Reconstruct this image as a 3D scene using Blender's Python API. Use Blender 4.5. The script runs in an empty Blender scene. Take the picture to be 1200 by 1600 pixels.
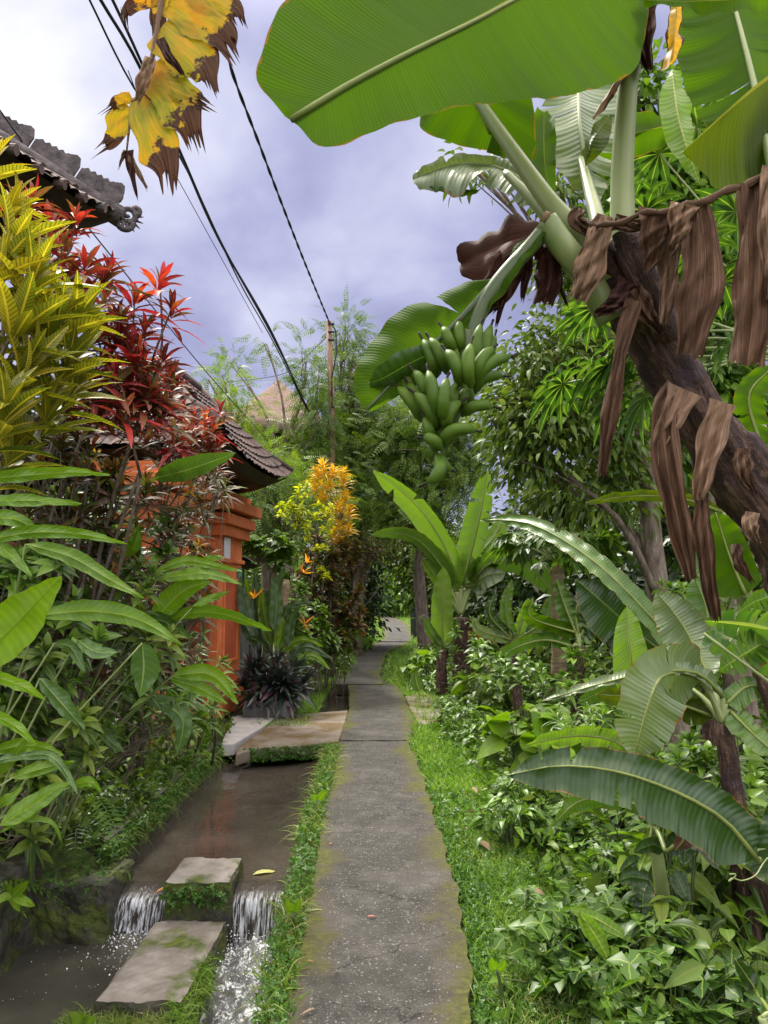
import bpy, math, random
import numpy as np
from mathutils import Vector
D = bpy.data; SC = bpy.context.scene; COL = SC.collection
rad = math.radians
# ------------------------------------------------------------------ camera
CAM_H = 1.7; FPX = 1200.0; PITCH = math.atan(130/1200)
cam = D.cameras.new('Camera'); cam.sensor_fit = 'VERTICAL'; cam.sensor_height = 36; cam.lens = 27
cam.clip_start = .05; cam.clip_end = 2000
co = D.objects.new('Camera', cam); COL.objects.link(co); co.location = (0, 0, CAM_H)
co.rotation_euler = (rad(90) + PITCH, 0, 0); SC.camera = co
# ------------------------------------------------------------------ sky, sun, exposure
SUN_EL, SUN_AZ = rad(58), rad(-28)          # azimuth from +Y towards +X
w = D.worlds.new('World'); SC.world = w; w.use_nodes = True
nt = w.node_tree; nt.nodes.clear()
def N(t, typ, **k):
    n = t.nodes.new(typ)
    for a, v in k.items():
        if a in n.inputs.keys() if isinstance(a, str) else False: n.inputs[a].default_value = v
        else: setattr(n, a, v)
    return n
def LK(t, a, b): t.links.new(a, b)
def mth(t, op, a, b=None, c=None, clamp=False):
    n = t.nodes.new('ShaderNodeMath'); n.operation = op; n.use_clamp = clamp
    for i, v in enumerate((a, b, c)):
        if v is None: continue
        if isinstance(v, (int, float)): n.inputs[i].default_value = v
        else: t.links.new(v, n.inputs[i])
    return n.outputs[0]
def ramp(t, fac, stops, interp='LINEAR'):
    n = t.nodes.new('ShaderNodeValToRGB'); n.color_ramp.interpolation = interp
    el = n.color_ramp.elements
    while len(el) < len(stops): el.new(.5)
    for e, (p, c) in zip(el, stops):
        e.position = p; e.color = (*c, 1) if not isinstance(c, (int, float)) else (c, c, c, 1)
    if fac is not None: t.links.new(fac, n.inputs[0])
    return n.outputs[0]
def mixc(t, fac, a, b, mode='MIX'):
    n = t.nodes.new('ShaderNodeMix'); n.data_type = 'RGBA'; n.blend_type = mode
    for i, v in ((0, fac), (6, a), (7, b)):
        if isinstance(v, (int, float)): n.inputs[i].default_value = v
        elif isinstance(v, tuple): n.inputs[i].default_value = (*v, 1)
        else: t.links.new(v, n.inputs[i])
    return n.outputs[2]
def noise(t, vec, scale, detail=4, rough=.55, dist=0, out=0):
    n = t.nodes.new('ShaderNodeTexNoise'); n.inputs['Scale'].default_value = scale
    n.inputs['Detail'].default_value = detail; n.inputs['Roughness'].default_value = rough
    n.inputs['Distortion'].default_value = dist
    if vec is not None: t.links.new(vec, n.inputs['Vector'])
    return n.outputs[out]
sky = nt.nodes.new('ShaderNodeTexSky'); sky.sky_type = 'NISHITA'; sky.sun_disc = False
sky.sun_elevation = SUN_EL; sky.sun_rotation = SUN_AZ
tc = nt.nodes.new('ShaderNodeTexCoord')
sep = nt.nodes.new('ShaderNodeSeparateXYZ'); LK(nt, tc.outputs['Generated'], sep.inputs[0])
zz = mth(nt, 'MAXIMUM', sep.outputs[2], 0.0)
zp = mth(nt, 'ADD', zz, .38)
cmb = nt.nodes.new('ShaderNodeCombineXYZ')
LK(nt, mth(nt, 'DIVIDE', sep.outputs[0], zp), cmb.inputs[0]); LK(nt, mth(nt, 'DIVIDE', sep.outputs[1], zp), cmb.inputs[1])
n1 = noise(nt, cmb.outputs[0], 1.35, 7, .52, .25)
n2 = noise(nt, cmb.outputs[0], 3.2, 5, .5, .2)
cl = mth(nt, 'ADD', mth(nt, 'MULTIPLY', n1, .72), mth(nt, 'MULTIPLY', n2, .28))
dt = nt.nodes.new('ShaderNodeVectorMath'); dt.operation = 'DOT_PRODUCT'
LK(nt, tc.outputs['Generated'], dt.inputs[0])
bd = Vector((-.40, .74, .56)).normalized(); dt.inputs[1].default_value = bd
glow = mth(nt, 'MULTIPLY', mth(nt, 'SMOOTHSTEP', dt.outputs['Value'], .90, 1.0) if False else mth(nt, 'POWER', mth(nt, 'MAXIMUM', dt.outputs['Value'], 0.0), 22), .17)
cl = mth(nt, 'ADD', cl, glow)
ccol = ramp(nt, cl, [(.42, (.29, .295, .50)), (.485, (.39, .40, .66)), (.545, (.53, .545, .82)), (.61, (.76, .78, 1.0)), (.70, (1.15, 1.15, 1.22))])
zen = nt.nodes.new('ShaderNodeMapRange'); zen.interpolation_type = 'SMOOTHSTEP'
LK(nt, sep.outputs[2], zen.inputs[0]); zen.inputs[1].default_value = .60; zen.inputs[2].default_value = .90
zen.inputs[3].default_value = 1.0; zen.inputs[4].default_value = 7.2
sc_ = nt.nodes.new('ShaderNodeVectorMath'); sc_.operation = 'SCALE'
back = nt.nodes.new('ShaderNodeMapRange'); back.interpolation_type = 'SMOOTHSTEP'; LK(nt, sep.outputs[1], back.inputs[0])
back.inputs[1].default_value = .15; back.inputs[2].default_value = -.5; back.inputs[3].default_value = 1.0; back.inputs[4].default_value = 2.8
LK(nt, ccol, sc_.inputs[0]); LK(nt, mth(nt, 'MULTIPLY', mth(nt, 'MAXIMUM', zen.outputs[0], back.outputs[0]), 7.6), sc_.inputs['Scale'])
# warm fill added to unseen sky overhead and behind camera; lavender clouds low down
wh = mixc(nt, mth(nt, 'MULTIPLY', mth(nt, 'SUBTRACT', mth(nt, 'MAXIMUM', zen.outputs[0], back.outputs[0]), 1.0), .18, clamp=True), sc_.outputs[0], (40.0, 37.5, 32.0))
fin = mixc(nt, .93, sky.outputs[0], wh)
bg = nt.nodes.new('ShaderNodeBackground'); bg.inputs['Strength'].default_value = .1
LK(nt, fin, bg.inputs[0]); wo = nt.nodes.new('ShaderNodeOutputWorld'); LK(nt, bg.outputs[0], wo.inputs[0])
sl = D.lights.new('Sun', 'SUN'); sl.energy = 4.6; sl.angle = rad(9); sl.color = (1, .95, .87)
so = D.objects.new('Sun', sl); COL.objects.link(so)
sd = Vector((math.sin(SUN_AZ)*math.cos(SUN_EL), math.cos(SUN_AZ)*math.cos(SUN_EL), math.sin(SUN_EL)))
so.rotation_euler = sd.to_track_quat('Z', 'Y').to_euler(); so.location = (0, 0, 30)
SC.view_settings.view_transform = 'Standard'; SC.view_settings.look = 'None'
SC.view_settings.exposure = 0.3; SC.view_settings.gamma = 1
SC.cycles.max_bounces = 6; SC.cycles.diffuse_bounces = 3; SC.cycles.transmission_bounces = 4; SC.cycles.transparent_max_bounces = 6
# ------------------------------------------------------------------ pixels of the photograph to points in the place
_cp, _sp = math.cos(PITCH), math.sin(PITCH)
def ray(px, py):
    u = (px-600)/FPX; v = (800-py)/FPX
    return np.array([u, _cp - _sp*v, _sp + _cp*v])
def P(px, py, d):
    r = ray(px, py); return r*(d/r[1]) + np.array([0, 0, CAM_H])
def G(px, py, z=0.0):
    r = ray(px, py); return r*((z-CAM_H)/r[2]) + np.array([0, 0, CAM_H])
def S(px, d): return px*d/FPX
def sm(a, b, x):
    t = np.clip((np.asarray(x, float)-a)/(b-a), 0, 1); return t*t*(3-2*t)
# ------------------------------------------------------------------ objects
ORG = {}
def setp(o, label=None, cat=None, group=None, kind=None):
    if label: o['label'] = label
    if cat: o['category'] = cat
    if group: o['group'] = group
    if kind: o['kind'] = kind
def thing(name, label, cat, loc, group=None, rz=0):
    o = D.objects.new(name, None); COL.objects.link(o); o.location = Vector(loc); o.rotation_euler = (0, 0, rz)
    o.empty_display_size = .2; setp(o, label, cat, group); ORG[o.name] = np.array(loc, float); return o
def link(name, me, parent=None, label=None):
    o = D.objects.new(name, me); COL.objects.link(o)
    if parent is not None: o.parent = parent; ORG[o.name] = ORG[parent.name]
    else: ORG[o.name] = np.zeros(3)
    if label: o['label'] = label
    return o
def mk(name, V, F, mats, parent=None, uv=None, tint=None, smooth=True, mi=None, label=None):
    """F: (n,4) or (n,3) int array, or a list of lists"""
    V = np.asarray(V, float)
    if parent is not None: V = V - ORG[parent.name]
    me = D.meshes.new(name)
    if isinstance(F, np.ndarray):
        n, k = F.shape
        me.vertices.add(len(V)); me.vertices.foreach_set('co', V.ravel())
        me.loops.add(n*k); me.loops.foreach_set('vertex_index', F.ravel().astype(np.int32))
        me.polygons.add(n); me.polygons.foreach_set('loop_start', np.arange(0, n*k, k, dtype=np.int32))
        try: me.polygons.foreach_set('loop_total', np.full(n, k, dtype=np.int32))
        except Exception: pass
        me.update(calc_edges=True)
    else:
        me.from_pydata([tuple(v) for v in V], [], F); me.update()
    if not isinstance(mats, (list, tuple)): mats = [mats]
    for m in mats: me.materials.append(m)
    if mi is not None: me.polygons.foreach_set('material_index', np.asarray(mi, dtype=np.int32))
    me.polygons.foreach_set('use_smooth', np.full(len(me.polygons), smooth, dtype=bool))
    if uv is not None:
        uv = np.asarray(uv, float); lv = np.empty(len(me.loops), dtype=np.int32); me.loops.foreach_get('vertex_index', lv)
        ul = me.uv_layers.new(name='UVMap'); ul.data.foreach_set('uv', uv[lv].ravel())
    if tint is not None:
        a = me.attributes.new('tint', 'FLOAT', 'POINT'); a.data.foreach_set('value', np.asarray(tint, float))
    return link(name, me, parent, label)
class MB:
    def __init__(s): s.v = []; s.f = []; s.m = []; s.u = []; s.cur = 0
    def add(s, V, F, uv=None):
        o = len(s.v); s.v += [tuple(map(float, p)) for p in V]; s.u += [tuple(q) for q in uv] if uv is not None else [(0, .5)]*len(V)
        for f in F: s.f.append([i+o for i in f]); s.m.append(s.cur)
    def tube(s, pts, r, n=8, cap=True, jit=0, rng=None):
        pts = [np.asarray(p, float) for p in pts]; k = len(pts)
        rr = r if isinstance(r, (list, tuple, np.ndarray)) else [r]*k
        V = []; prev = None; L = 0; uv = []
        for i, p in enumerate(pts):
            t = pts[min(i+1, k-1)] - pts[max(i-1, 0)]; t = t/(np.linalg.norm(t)+1e-9)
            if prev is None:
                a = np.array([0, 0, 1.]) if abs(t[2]) < .9 else np.array([1., 0, 0]); prev = np.cross(t, a)
            x = prev - t*np.dot(prev, t); x /= np.linalg.norm(x)+1e-9; prev = x; y = np.cross(t, x)
            if i: L += np.linalg.norm(p-pts[i-1])
            for j in range(n):
                a = 2*math.pi*j/n; q = rr[i]*(1+(rng.uniform(-jit, jit) if jit else 0))
                V.append(p + q*(math.cos(a)*x + math.sin(a)*y)); uv.append((L, j/n))
        F = [[i*n+j, i*n+(j+1) % n, (i+1)*n+(j+1) % n, (i+1)*n+j] for i in range(k-1) for j in range(n)]
        if cap: F += [list(range(n))[::-1], [(k-1)*n+j for j in range(n)]]
        s.add(V, F, uv)
    def box(s, c, size, rz=0, taper=1.0):
        cx, cy, cz = c; a, b, h = [q/2 for q in size]; ca, sa = math.cos(rz), math.sin(rz); V = []
        for z, t in ((-h, 1), (h, taper)):
            for x, y in ((-a, -b), (a, -b), (a, b), (-a, b)):
                x *= t; y *= t; V.append((cx+x*ca-y*sa, cy+x*sa+y*ca, cz+z))
        s.add(V, [[0, 3, 2, 1], [4, 5, 6, 7], [0, 1, 5, 4], [1, 2, 6, 5], [2, 3, 7, 6], [3, 0, 4, 7]])
    def build(s, name, mat, parent=None, smooth=True, label=None, bevel=0):
        o = mk(name, s.v, s.f, mat, parent, uv=s.u, smooth=smooth, mi=s.m if len(s.m) else None, label=label)
        if bevel:
            b = o.modifiers.new('Bevel', 'BEVEL'); b.width = bevel; b.segments = 2; b.limit_method = 'ANGLE'
        return o
def crom(pts, n):
    pts = np.asarray(pts, float)
    if len(pts) == 2: pts = np.array([pts[0], (pts[0]+pts[1])/2, pts[1]])
    p = np.vstack([2*pts[0]-pts[1], pts, 2*pts[-1]-pts[-2]]); out = []
    m = len(pts)-1
    for i in range(m):
        for k in range(12):
            t = k/12; a, b, c, d = p[i], p[i+1], p[i+2], p[i+3]
            out.append(.5*((2*b)+(-a+c)*t+(2*a-5*b+4*c-d)*t*t+(-a+3*b-3*c+d)*t**3))
    out.append(pts[-1]); out = np.array(out)
    L = np.concatenate([[0], np.cumsum(np.linalg.norm(np.diff(out, axis=0), axis=1))])
    q = np.linspace(0, L[-1], n); return np.stack([np.interp(q, L, out[:, k]) for k in range(out.shape[1])], 1), L[-1]
def nrm(a): return a/(np.linalg.norm(a, axis=-1, keepdims=True)+1e-9)
def loft(A, M, B, rng, nu=28, nv=5, curve=.12, ripple=.01, tears=0, gap=.5, sag=.0, jag=0, tearat=None):
    """a leaf blade between edge A, midrib M and edge B"""
    res = 96
    M_, Lm = crom(M, res); tt = np.linspace(0, 1, res)
    def at(C, t): return np.stack([np.interp(t, tt, C[:, k]) for k in range(3)], -1)
    V = []; F = []; U = []
    for side, E in ((-1, A), (1, B)):
        if E is None: continue
        E_, _ = crom(E, res)
        nt_ = tears if isinstance(tears, int) else tears[0 if side < 0 else 1]
        br = [0]+sorted(rng.uniform(.06, .95) for _ in range(nt_))+[1]
        if tearat and tearat[0] == side: br = [0]+list(tearat[1])+[1]; nt_ = 1
        for b0, b1 in zip(br[:-1], br[1:]):
            if b1-b0 < .004: continue
            n = max(3, int(nu*(b1-b0))+2); t = np.linspace(b0, b1, n); tc_ = (b0+b1)/2
            s0 = rng.uniform(.02, .5); dr = rng.uniform(0, sag) if nt_ else 0; tw = rng.uniform(-1, 1)*sag*.5 if nt_ else 0
            o = len(V); ph = rng.uniform(0, 6)
            for j in range(nv+1):
                s = j/nv
                g = gap*max(0, (s-s0)/(1-s0))*(.35 if nt_ else 0)
                tq = tc_+(t-tc_)*(1-g*rng.uniform(.7, 1.2) if nt_ else 1)
                m = at(M_, tq); e = at(E_, tq); wv = e-m; W = np.linalg.norm(wv, axis=1, keepdims=True)
                tg = nrm(at(M_, np.clip(tq+.02, 0, 1))-at(M_, np.clip(tq-.02, 0, 1)))
                nn = nrm(np.cross(tg, wv))*side
                p = m+wv*s+nn*W*curve*math.sin(math.pi*s*.9)
                p += nn*ripple*s*np.sin(tq*Lm*38+ph+side)[:, None]
                p += nn*ripple*.6*s*np.sin(tq*Lm*90+ph*2)[:, None]
                p[:, 2] -= dr*s*s*W[:, 0]; p += nn*tw*s*s*W
                if jag and j == nv: p -= wv*np.array([rng.uniform(0, jag) for _ in range(n)])[:, None]
                for q in range(n): V.append(p[q]); U.append((tq[q]*Lm, .5+.5*side*s))
            for j in range(nv):
                for q in range(n-1):
                    a = o+j*n+q; f = [a, a+1, a+n+1, a+n]
                    F.append(f if side > 0 else f[::-1])
    return np.array(V), np.array(F), np.array(U), M_, Lm
def PX(l): return [P(*q) for q in l]
def edges(mid, wl, wr, tilt=0, shape='banana', tw=0):
    """edges either side of a midrib given in pixels; tilt moves one side nearer, the other farther"""
    n = 13; c, _ = crom(mid, n); A = []; B = []; M = []
    for i in range(n):
        t = i/(n-1); d = c[i, 2]; tg = c[min(i+1, n-1), :2]-c[max(i-1, 0), :2]; tg = tg/(np.linalg.norm(tg)+1e-9)
        pr = np.array([tg[1], -tg[0]])
        if shape == 'banana': s = min(1, (t/.10))**.6*max(0, 1-t**5)**.75
        elif shape == 'lance': s = math.sin(math.pi*min(1, t*1.0)**.75)**.85 if 0 < t < 1 else 0
        else: s = math.sin(math.pi*t**.6)**.7 if 0 < t < 1 else 0
        for w_, L, q in ((wl, A, 1), (wr, B, -1)):
            ww = w_*s+.8; p = c[i, :2]+pr*q*ww; L.append(P(p[0], p[1], max(.3, d+q*tilt*S(ww, d))))
        M.append(P(c[i, 0], c[i, 1], d))
    return A, M, B
def blade(name, parent, mat, mid, w, rng, tilt=.3, shape='banana', rib=0, ribmat=None, label=None, **k):
    wl, wr = (w, w) if isinstance(w, (int, float)) else w
    A, M, B = edges(mid, wl, wr, tilt, shape)
    V, F, U, M_, L = loft(A, M, B, rng, **k)
    o = mk(name, V, F, mat, parent, uv=U, label=label)
    if rib:
        mb = MB(); n = 14; ii = np.linspace(0, len(M_)-1, n).astype(int)
        mb.tube([M_[i] for i in ii], [rib*(1-.8*j/(n-1)) for j in range(n)], 6); mb.build('midrib', ribmat, o)
    return o
def blade3(name, parent, mat, A, M, B, rng, rib=0, ribmat=None, label=None, **k):
    V, F, U, M_, L = loft(PX(A) if A else None, PX(M), PX(B) if B else None, rng, **k)
    o = mk(name, V, F, mat, parent, uv=U, label=label)
    if rib:
        mb = MB(); n = 18; ii = np.linspace(0, len(M_)-1, n).astype(int)
        mb.tube([M_[i] for i in ii], [rib*(1-.75*j/(n-1)) for j in range(n)], 8); mb.build('midrib', ribmat, o)
    return o
# ------------------------------------------------------------------ leaf templates for scattering
def T_leaf(n=4, wd=.14, fold=.35, arch=.15, peak=.42, stalk=.0):
    V = []; F = []; U = []
    for i in range(n+1):
        t = i/n; x = t
        s = math.sin(math.pi*(t**(math.log(.5)/math.log(peak))))**.8 if 0 < t < 1 else .04
        ww = wd*s; y = stalk+t*(1-stalk); z = -arch*t*t
        for q in (-1, 0, 1): V.append((q*ww, y, z+abs(q)*fold*ww)); U.append((t, .5+.5*q))
        if i: a = (i-1)*3; F += [[a, a+1, a+4, a+3], [a+1, a+2, a+5, a+4]]
    return np.array(V), np.array(F), np.array(U)
def T_join(parts):
    V = []; F = []; U = []; o = 0
    for v, f, u in parts: V.append(v); F.append(f+o); U.append(u); o += len(v)
    return np.vstack(V), np.vstack(F), np.vstack(U)
def T_xf(t, pos, dir_, up, sc, wsc=1.0):
    v, f, u = t; y = nrm(np.array(dir_, float)); z = np.array(up, float); z = nrm(z-y*np.dot(z, y)); x = np.cross(y, z)
    return np.array(pos)+sc*(v[:, :1]*x*wsc+v[:, 1:2]*y+v[:, 2:3]*z), f, u
def T_pinn(n=8, ll=.28, lw=.34, arch=.25, taper=.6, seg=1, fwd=.35, start=.12):
    parts = []; base = T_leaf(seg+1, lw/2, .15, .1, .45)
    rv = []; ru = []
    for i in range(5):
        t = i/4; z = -arch*t*t; rv += [(-.007*(1.2-t), t, z), (.007*(1.2-t), t, z)]; ru += [(t, .5), (t, .5)]
    parts.append((np.array(rv), np.array([[2*i, 2*i+1, 2*i+3, 2*i+2] for i in range(4)]), np.array(ru)))
    for i in range(n):
        t = start+(1-start)*i/(n-1)*.97; z = -arch*t*t
        s = ll*(1-taper*abs(t-.35)/.65 if t > .35 else 1-.25*(.35-t)/.35)
        for q in (-1, 1): parts.append(T_xf(base, (0, t, z), (q, fwd, -.12), (0, .2, 1), s))
    parts.append(T_xf(base, (0, .97, -arch*.95), (0, 1, -.4), (0, 0, 1), ll*.5))
    return T_join(parts)
def T_palm(nl=7, wd=.16, spread=2.3, droop=.25, cut=.0):
    parts = []; base = T_leaf(4, wd, .2, droop, .5)
    for i in range(nl):
        a = -spread/2*math.pi/2*1.0+spread*math.pi/2*i/(nl-1); a *= 1.0
        L = 1-.35*abs(a)/2.5
        parts.append(T_xf(base, (0, 0, 0), (math.sin(a), math.cos(a), 0), (0, 0, 1), L))
        if cut:
            for q in (-.5, .5):
                parts.append(T_xf(base, (math.sin(a)*.42*L, math.cos(a)*.42*L, -.03), (math.sin(a+q), math.cos(a+q), -.05), (0, 0, 1), L*.42))
    return T_join(parts)
def T_blade(n=3, wd=.02, arch=.5):
    V = []; U = []
    for i in range(n+1):
        t = i/n; ww = wd*(1-t**1.6)+.0008
        y = t*(1-.25*arch*t); z = -arch*t*t*.55
        V += [(-ww, y, z), (ww, y, z)]; U += [(t, .1), (t, .9)]
    return np.array(V), np.array([[2*i, 2*i+1, 2*i+3, 2*i+2] for i in range(n)]), np.array(U)
def T_tri(wd=.5):
    return T_join([T_xf(T_leaf(2, .42, .2, .1, .55), (0, 0, 0), (math.sin(a), math.cos(a), .15), (0, 0, 1), 1) for a in (-1.9, 0, 1.9)])
def scat(name, tmpl, pos, dr, up, sc, mat, parent=None, wsc=1.0, droop=0, tint=None, label=None):
    v, f, u = tmpl; pos = np.asarray(pos, float); n = len(pos)
    y = nrm(np.asarray(dr, float)); z = np.asarray(up, float); z = nrm(z-y*np.sum(z*y, 1, keepdims=True)); x = np.cross(y, z)
    sc = np.broadcast_to(np.asarray(sc, float), (n,)); wsc = np.broadcast_to(np.asarray(wsc, float), (n,))
    V = pos[:, None, :]+sc[:, None, None]*(v[None, :, :1]*wsc[:, None, None]*x[:, None]+v[None, :, 1:2]*y[:, None]+v[None, :, 2:3]*z[:, None])
    if np.any(droop): V[:, :, 2] -= np.broadcast_to(droop, (n,))[:, None]*sc[:, None]*v[None, :, 1]**2
    F = (f[None]+(np.arange(n)*len(v))[:, None, None]).reshape(-1, f.shape[1])
    U = np.tile(u, (n, 1)); tn = None if tint is None else np.repeat(np.asarray(tint, float), len(v))
    return mk(name, V.reshape(-1, 3), F, mat, parent, uv=U, tint=tn if tn is not None else np.repeat(np.linspace(0, 1, n) if n else [0], len(v)), label=label)
R = np.random.default_rng(7); rng = random.Random(11)
def rdir(n, zb=0.0, zs=1.0):
    a = R.normal(size=(n, 3)); a[:, 2] = a[:, 2]*zs+zb; return nrm(a)
# ------------------------------------------------------------------ materials
def mat_new(name):
    m = D.materials.new(name); m.use_nodes = True; t = m.node_tree; t.nodes.clear()
    o = t.nodes.new('ShaderNodeOutputMaterial'); return m, t, o
def h(s):
    s = s.lstrip('#'); c = [int(s[i:i+2], 16)/255 for i in (0, 2, 4)]
    return tuple(x/12.92 if x <= .04045 else ((x+.055)/1.055)**2.4 for x in c)
def leafmat(name, cols, rib=None, ribw=.05, vein=0, va=.18, skew=0, rough=.42, tr=.32, trc=(1.25, 1.3, .5), nsc=4, na=.35, isl=.75,
            tint=0, edge=None, edgew=.0, edgen=7, edgea=1.5, tone=(1.15, 1.02, .62), spot=None, bump=.0, spec=.4, vcol=None):
    m, t, o = mat_new(name)
    tc = t.nodes.new('ShaderNodeTexCoord'); ge = t.nodes.new('ShaderNodeNewGeometry')
    sp = t.nodes.new('ShaderNodeSeparateXYZ'); LK(t, tc.outputs['UV'], sp.inputs[0])
    nz = noise(t, tc.outputs['Object'], nsc, 3)
    f = mth(t, 'ADD', mth(t, 'MULTIPLY', ge.outputs['Random Per Island'], isl), mth(t, 'MULTIPLY', mth(t, 'SUBTRACT', nz, .5), na*2))
    if tint:
        at = t.nodes.new('ShaderNodeAttribute'); at.attribute_name = 'tint'; f = mth(t, 'ADD', mth(t, 'MULTIPLY', f, 1-tint), mth(t, 'MULTIPLY', at.outputs['Fac'], tint))
    elif isl < .7: f = mth(t, 'ADD', f, .5-isl/2)
    n = len(cols); c = ramp(t, f, [(i/(n-1)*.86+.07, q) for i, q in enumerate(cols)])
    av = mth(t, 'ABSOLUTE', mth(t, 'SUBTRACT', sp.outputs[1], .5))       # 0 at midrib .. .5 at edge
    hgt = None
    if vein:
        ph = mth(t, 'ADD', mth(t, 'MULTIPLY', sp.outputs[0], vein), mth(t, 'MULTIPLY', av, -skew))
        sn = mth(t, 'SINE', ph); hgt = sn
        vf = mth(t, 'MULTIPLY', mth(t, 'ADD', mth(t, 'MULTIPLY', sn, .5), .5), va)
        if vcol: c = mixc(t, mth(t, 'MULTIPLY', mth(t, 'GREATER_THAN', sn, .35), va), c, vcol)
        else: c = mixc(t, vf, c, mixc(t, 1.0, c, (.45, .5, .4), 'MULTIPLY'))
        # broad streaks along the lateral veins
        cb = t.nodes.new('ShaderNodeCombineXYZ'); LK(t, mth(t, 'MULTIPLY', ph, .16), cb.inputs[0]); LK(t, av, cb.inputs[1])
        st = noise(t, cb.outputs[0], 1.7, 3)
        c = mixc(t, mth(t, 'MULTIPLY', ramp(t, st, [(.42, 0), (.66, 1)]), .30), c, mixc(t, 1.0, c, (.62, .68, .5), 'MULTIPLY'))
    if rib: c = mixc(t, mth(t, 'LESS_THAN', av, ribw), c, rib)
    if spot:
        vn = noise(t, tc.outputs['Object'], spot[1], 4, .6); c = mixc(t, ramp(t, vn, [(spot[2], 0), (spot[2]+.05, 1)]), c, spot[0])
    if edge:
        en = noise(t, tc.outputs['Object'], edgen, 5, .6)
        ef = mth(t, 'ADD', mth(t, 'MULTIPLY', av, 2), mth(t, 'MULTIPLY', mth(t, 'SUBTRACT', en, .5), edgea))
        c = mixc(t, ramp(t, ef, [(1-edgew, 0), (1-edgew+.06, 1)]), c, edge)
    c = mixc(t, 1.0, c, tone, 'MULTIPLY')
    b = t.nodes.new('ShaderNodeBsdfPrincipled'); LK(t, c, b.inputs['Base Color']); b.inputs['Roughness'].default_value = rough
    b.inputs['Specular IOR Level'].default_value = spec
    bp = t.nodes.new('ShaderNodeBump'); bp.inputs['Strength'].default_value = .35; bp.inputs['Distance'].default_value = .004
    if bump and hgt is not None:
        LK(t, hgt, bp.inputs['Height']); bp.inputs['Strength'].default_value = bump; bp.inputs['Distance'].default_value = .0012; LK(t, bp.outputs[0], b.inputs['Normal'])
    if tr:
        tl = t.nodes.new('ShaderNodeBsdfTranslucent'); LK(t, mixc(t, 1.0, c, trc, 'MULTIPLY'), tl.inputs[0])
        mx = t.nodes.new('ShaderNodeMixShader'); mx.inputs[0].default_value = tr
        LK(t, b.outputs[0], mx.inputs[1]); LK(t, tl.outputs[0], mx.inputs[2]); LK(t, mx.outputs[0], o.inputs[0])
    else: LK(t, b.outputs[0], o.inputs[0])
    return m
def surf(name, cols, scale=3, rough=.8, bump=.4, bdist=.01, bscale=None, moss=None, mossamt=.5, mossscale=2.5, detail=6, spec=.3, extra=None, stretch=None, up=False):
    m, t, o = mat_new(name); tc = t.nodes.new('ShaderNodeTexCoord'); vec = tc.outputs['Object']
    if stretch:
        mp = t.nodes.new('ShaderNodeMapping'); mp.inputs['Scale'].default_value = stretch; LK(t, vec, mp.inputs[0]); vec = mp.outputs[0]
    nz = noise(t, vec, scale, detail, .62); n = len(cols)
    c = ramp(t, nz, [(.28+.44*i/(n-1), q) for i, q in enumerate(cols)])
    if moss:
        mn = noise(t, tc.outputs['Object'], mossscale, 6, .65)
        mf = ramp(t, mn, [(1-mossamt-.04, 0), (1-mossamt+.10, 1)])
        if up:
            ge = t.nodes.new('ShaderNodeNewGeometry'); s = t.nodes.new('ShaderNodeSeparateXYZ'); LK(t, ge.outputs['Normal'], s.inputs[0])
            mf = mth(t, 'MULTIPLY', mf, ramp(t, s.outputs[2], [(.0, .35), (.6, 1)]))
        mc = ramp(t, noise(t, tc.outputs['Object'], 22, 3), [(.3, moss[0]), (.7, moss[1])])
        c = mixc(t, mf, c, mc)
    if extra: c = extra(t, tc, c)
    b = t.nodes.new('ShaderNodeBsdfPrincipled'); LK(t, c, b.inputs['Base Color']); b.inputs['Roughness'].default_value = rough; b.inputs['Specular IOR Level'].default_value = spec
    bp = t.nodes.new('ShaderNodeBump'); bp.inputs['Strength'].default_value = bump; bp.inputs['Distance'].default_value = bdist
    LK(t, noise(t, vec, bscale or scale*4, 8, .65), bp.inputs['Height']); LK(t, bp.outputs[0], b.inputs['Normal']); LK(t, b.outputs[0], o.inputs[0])
    return m
MOSS = ((.035, .06, .012), (.12, .14, .025))
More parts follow.
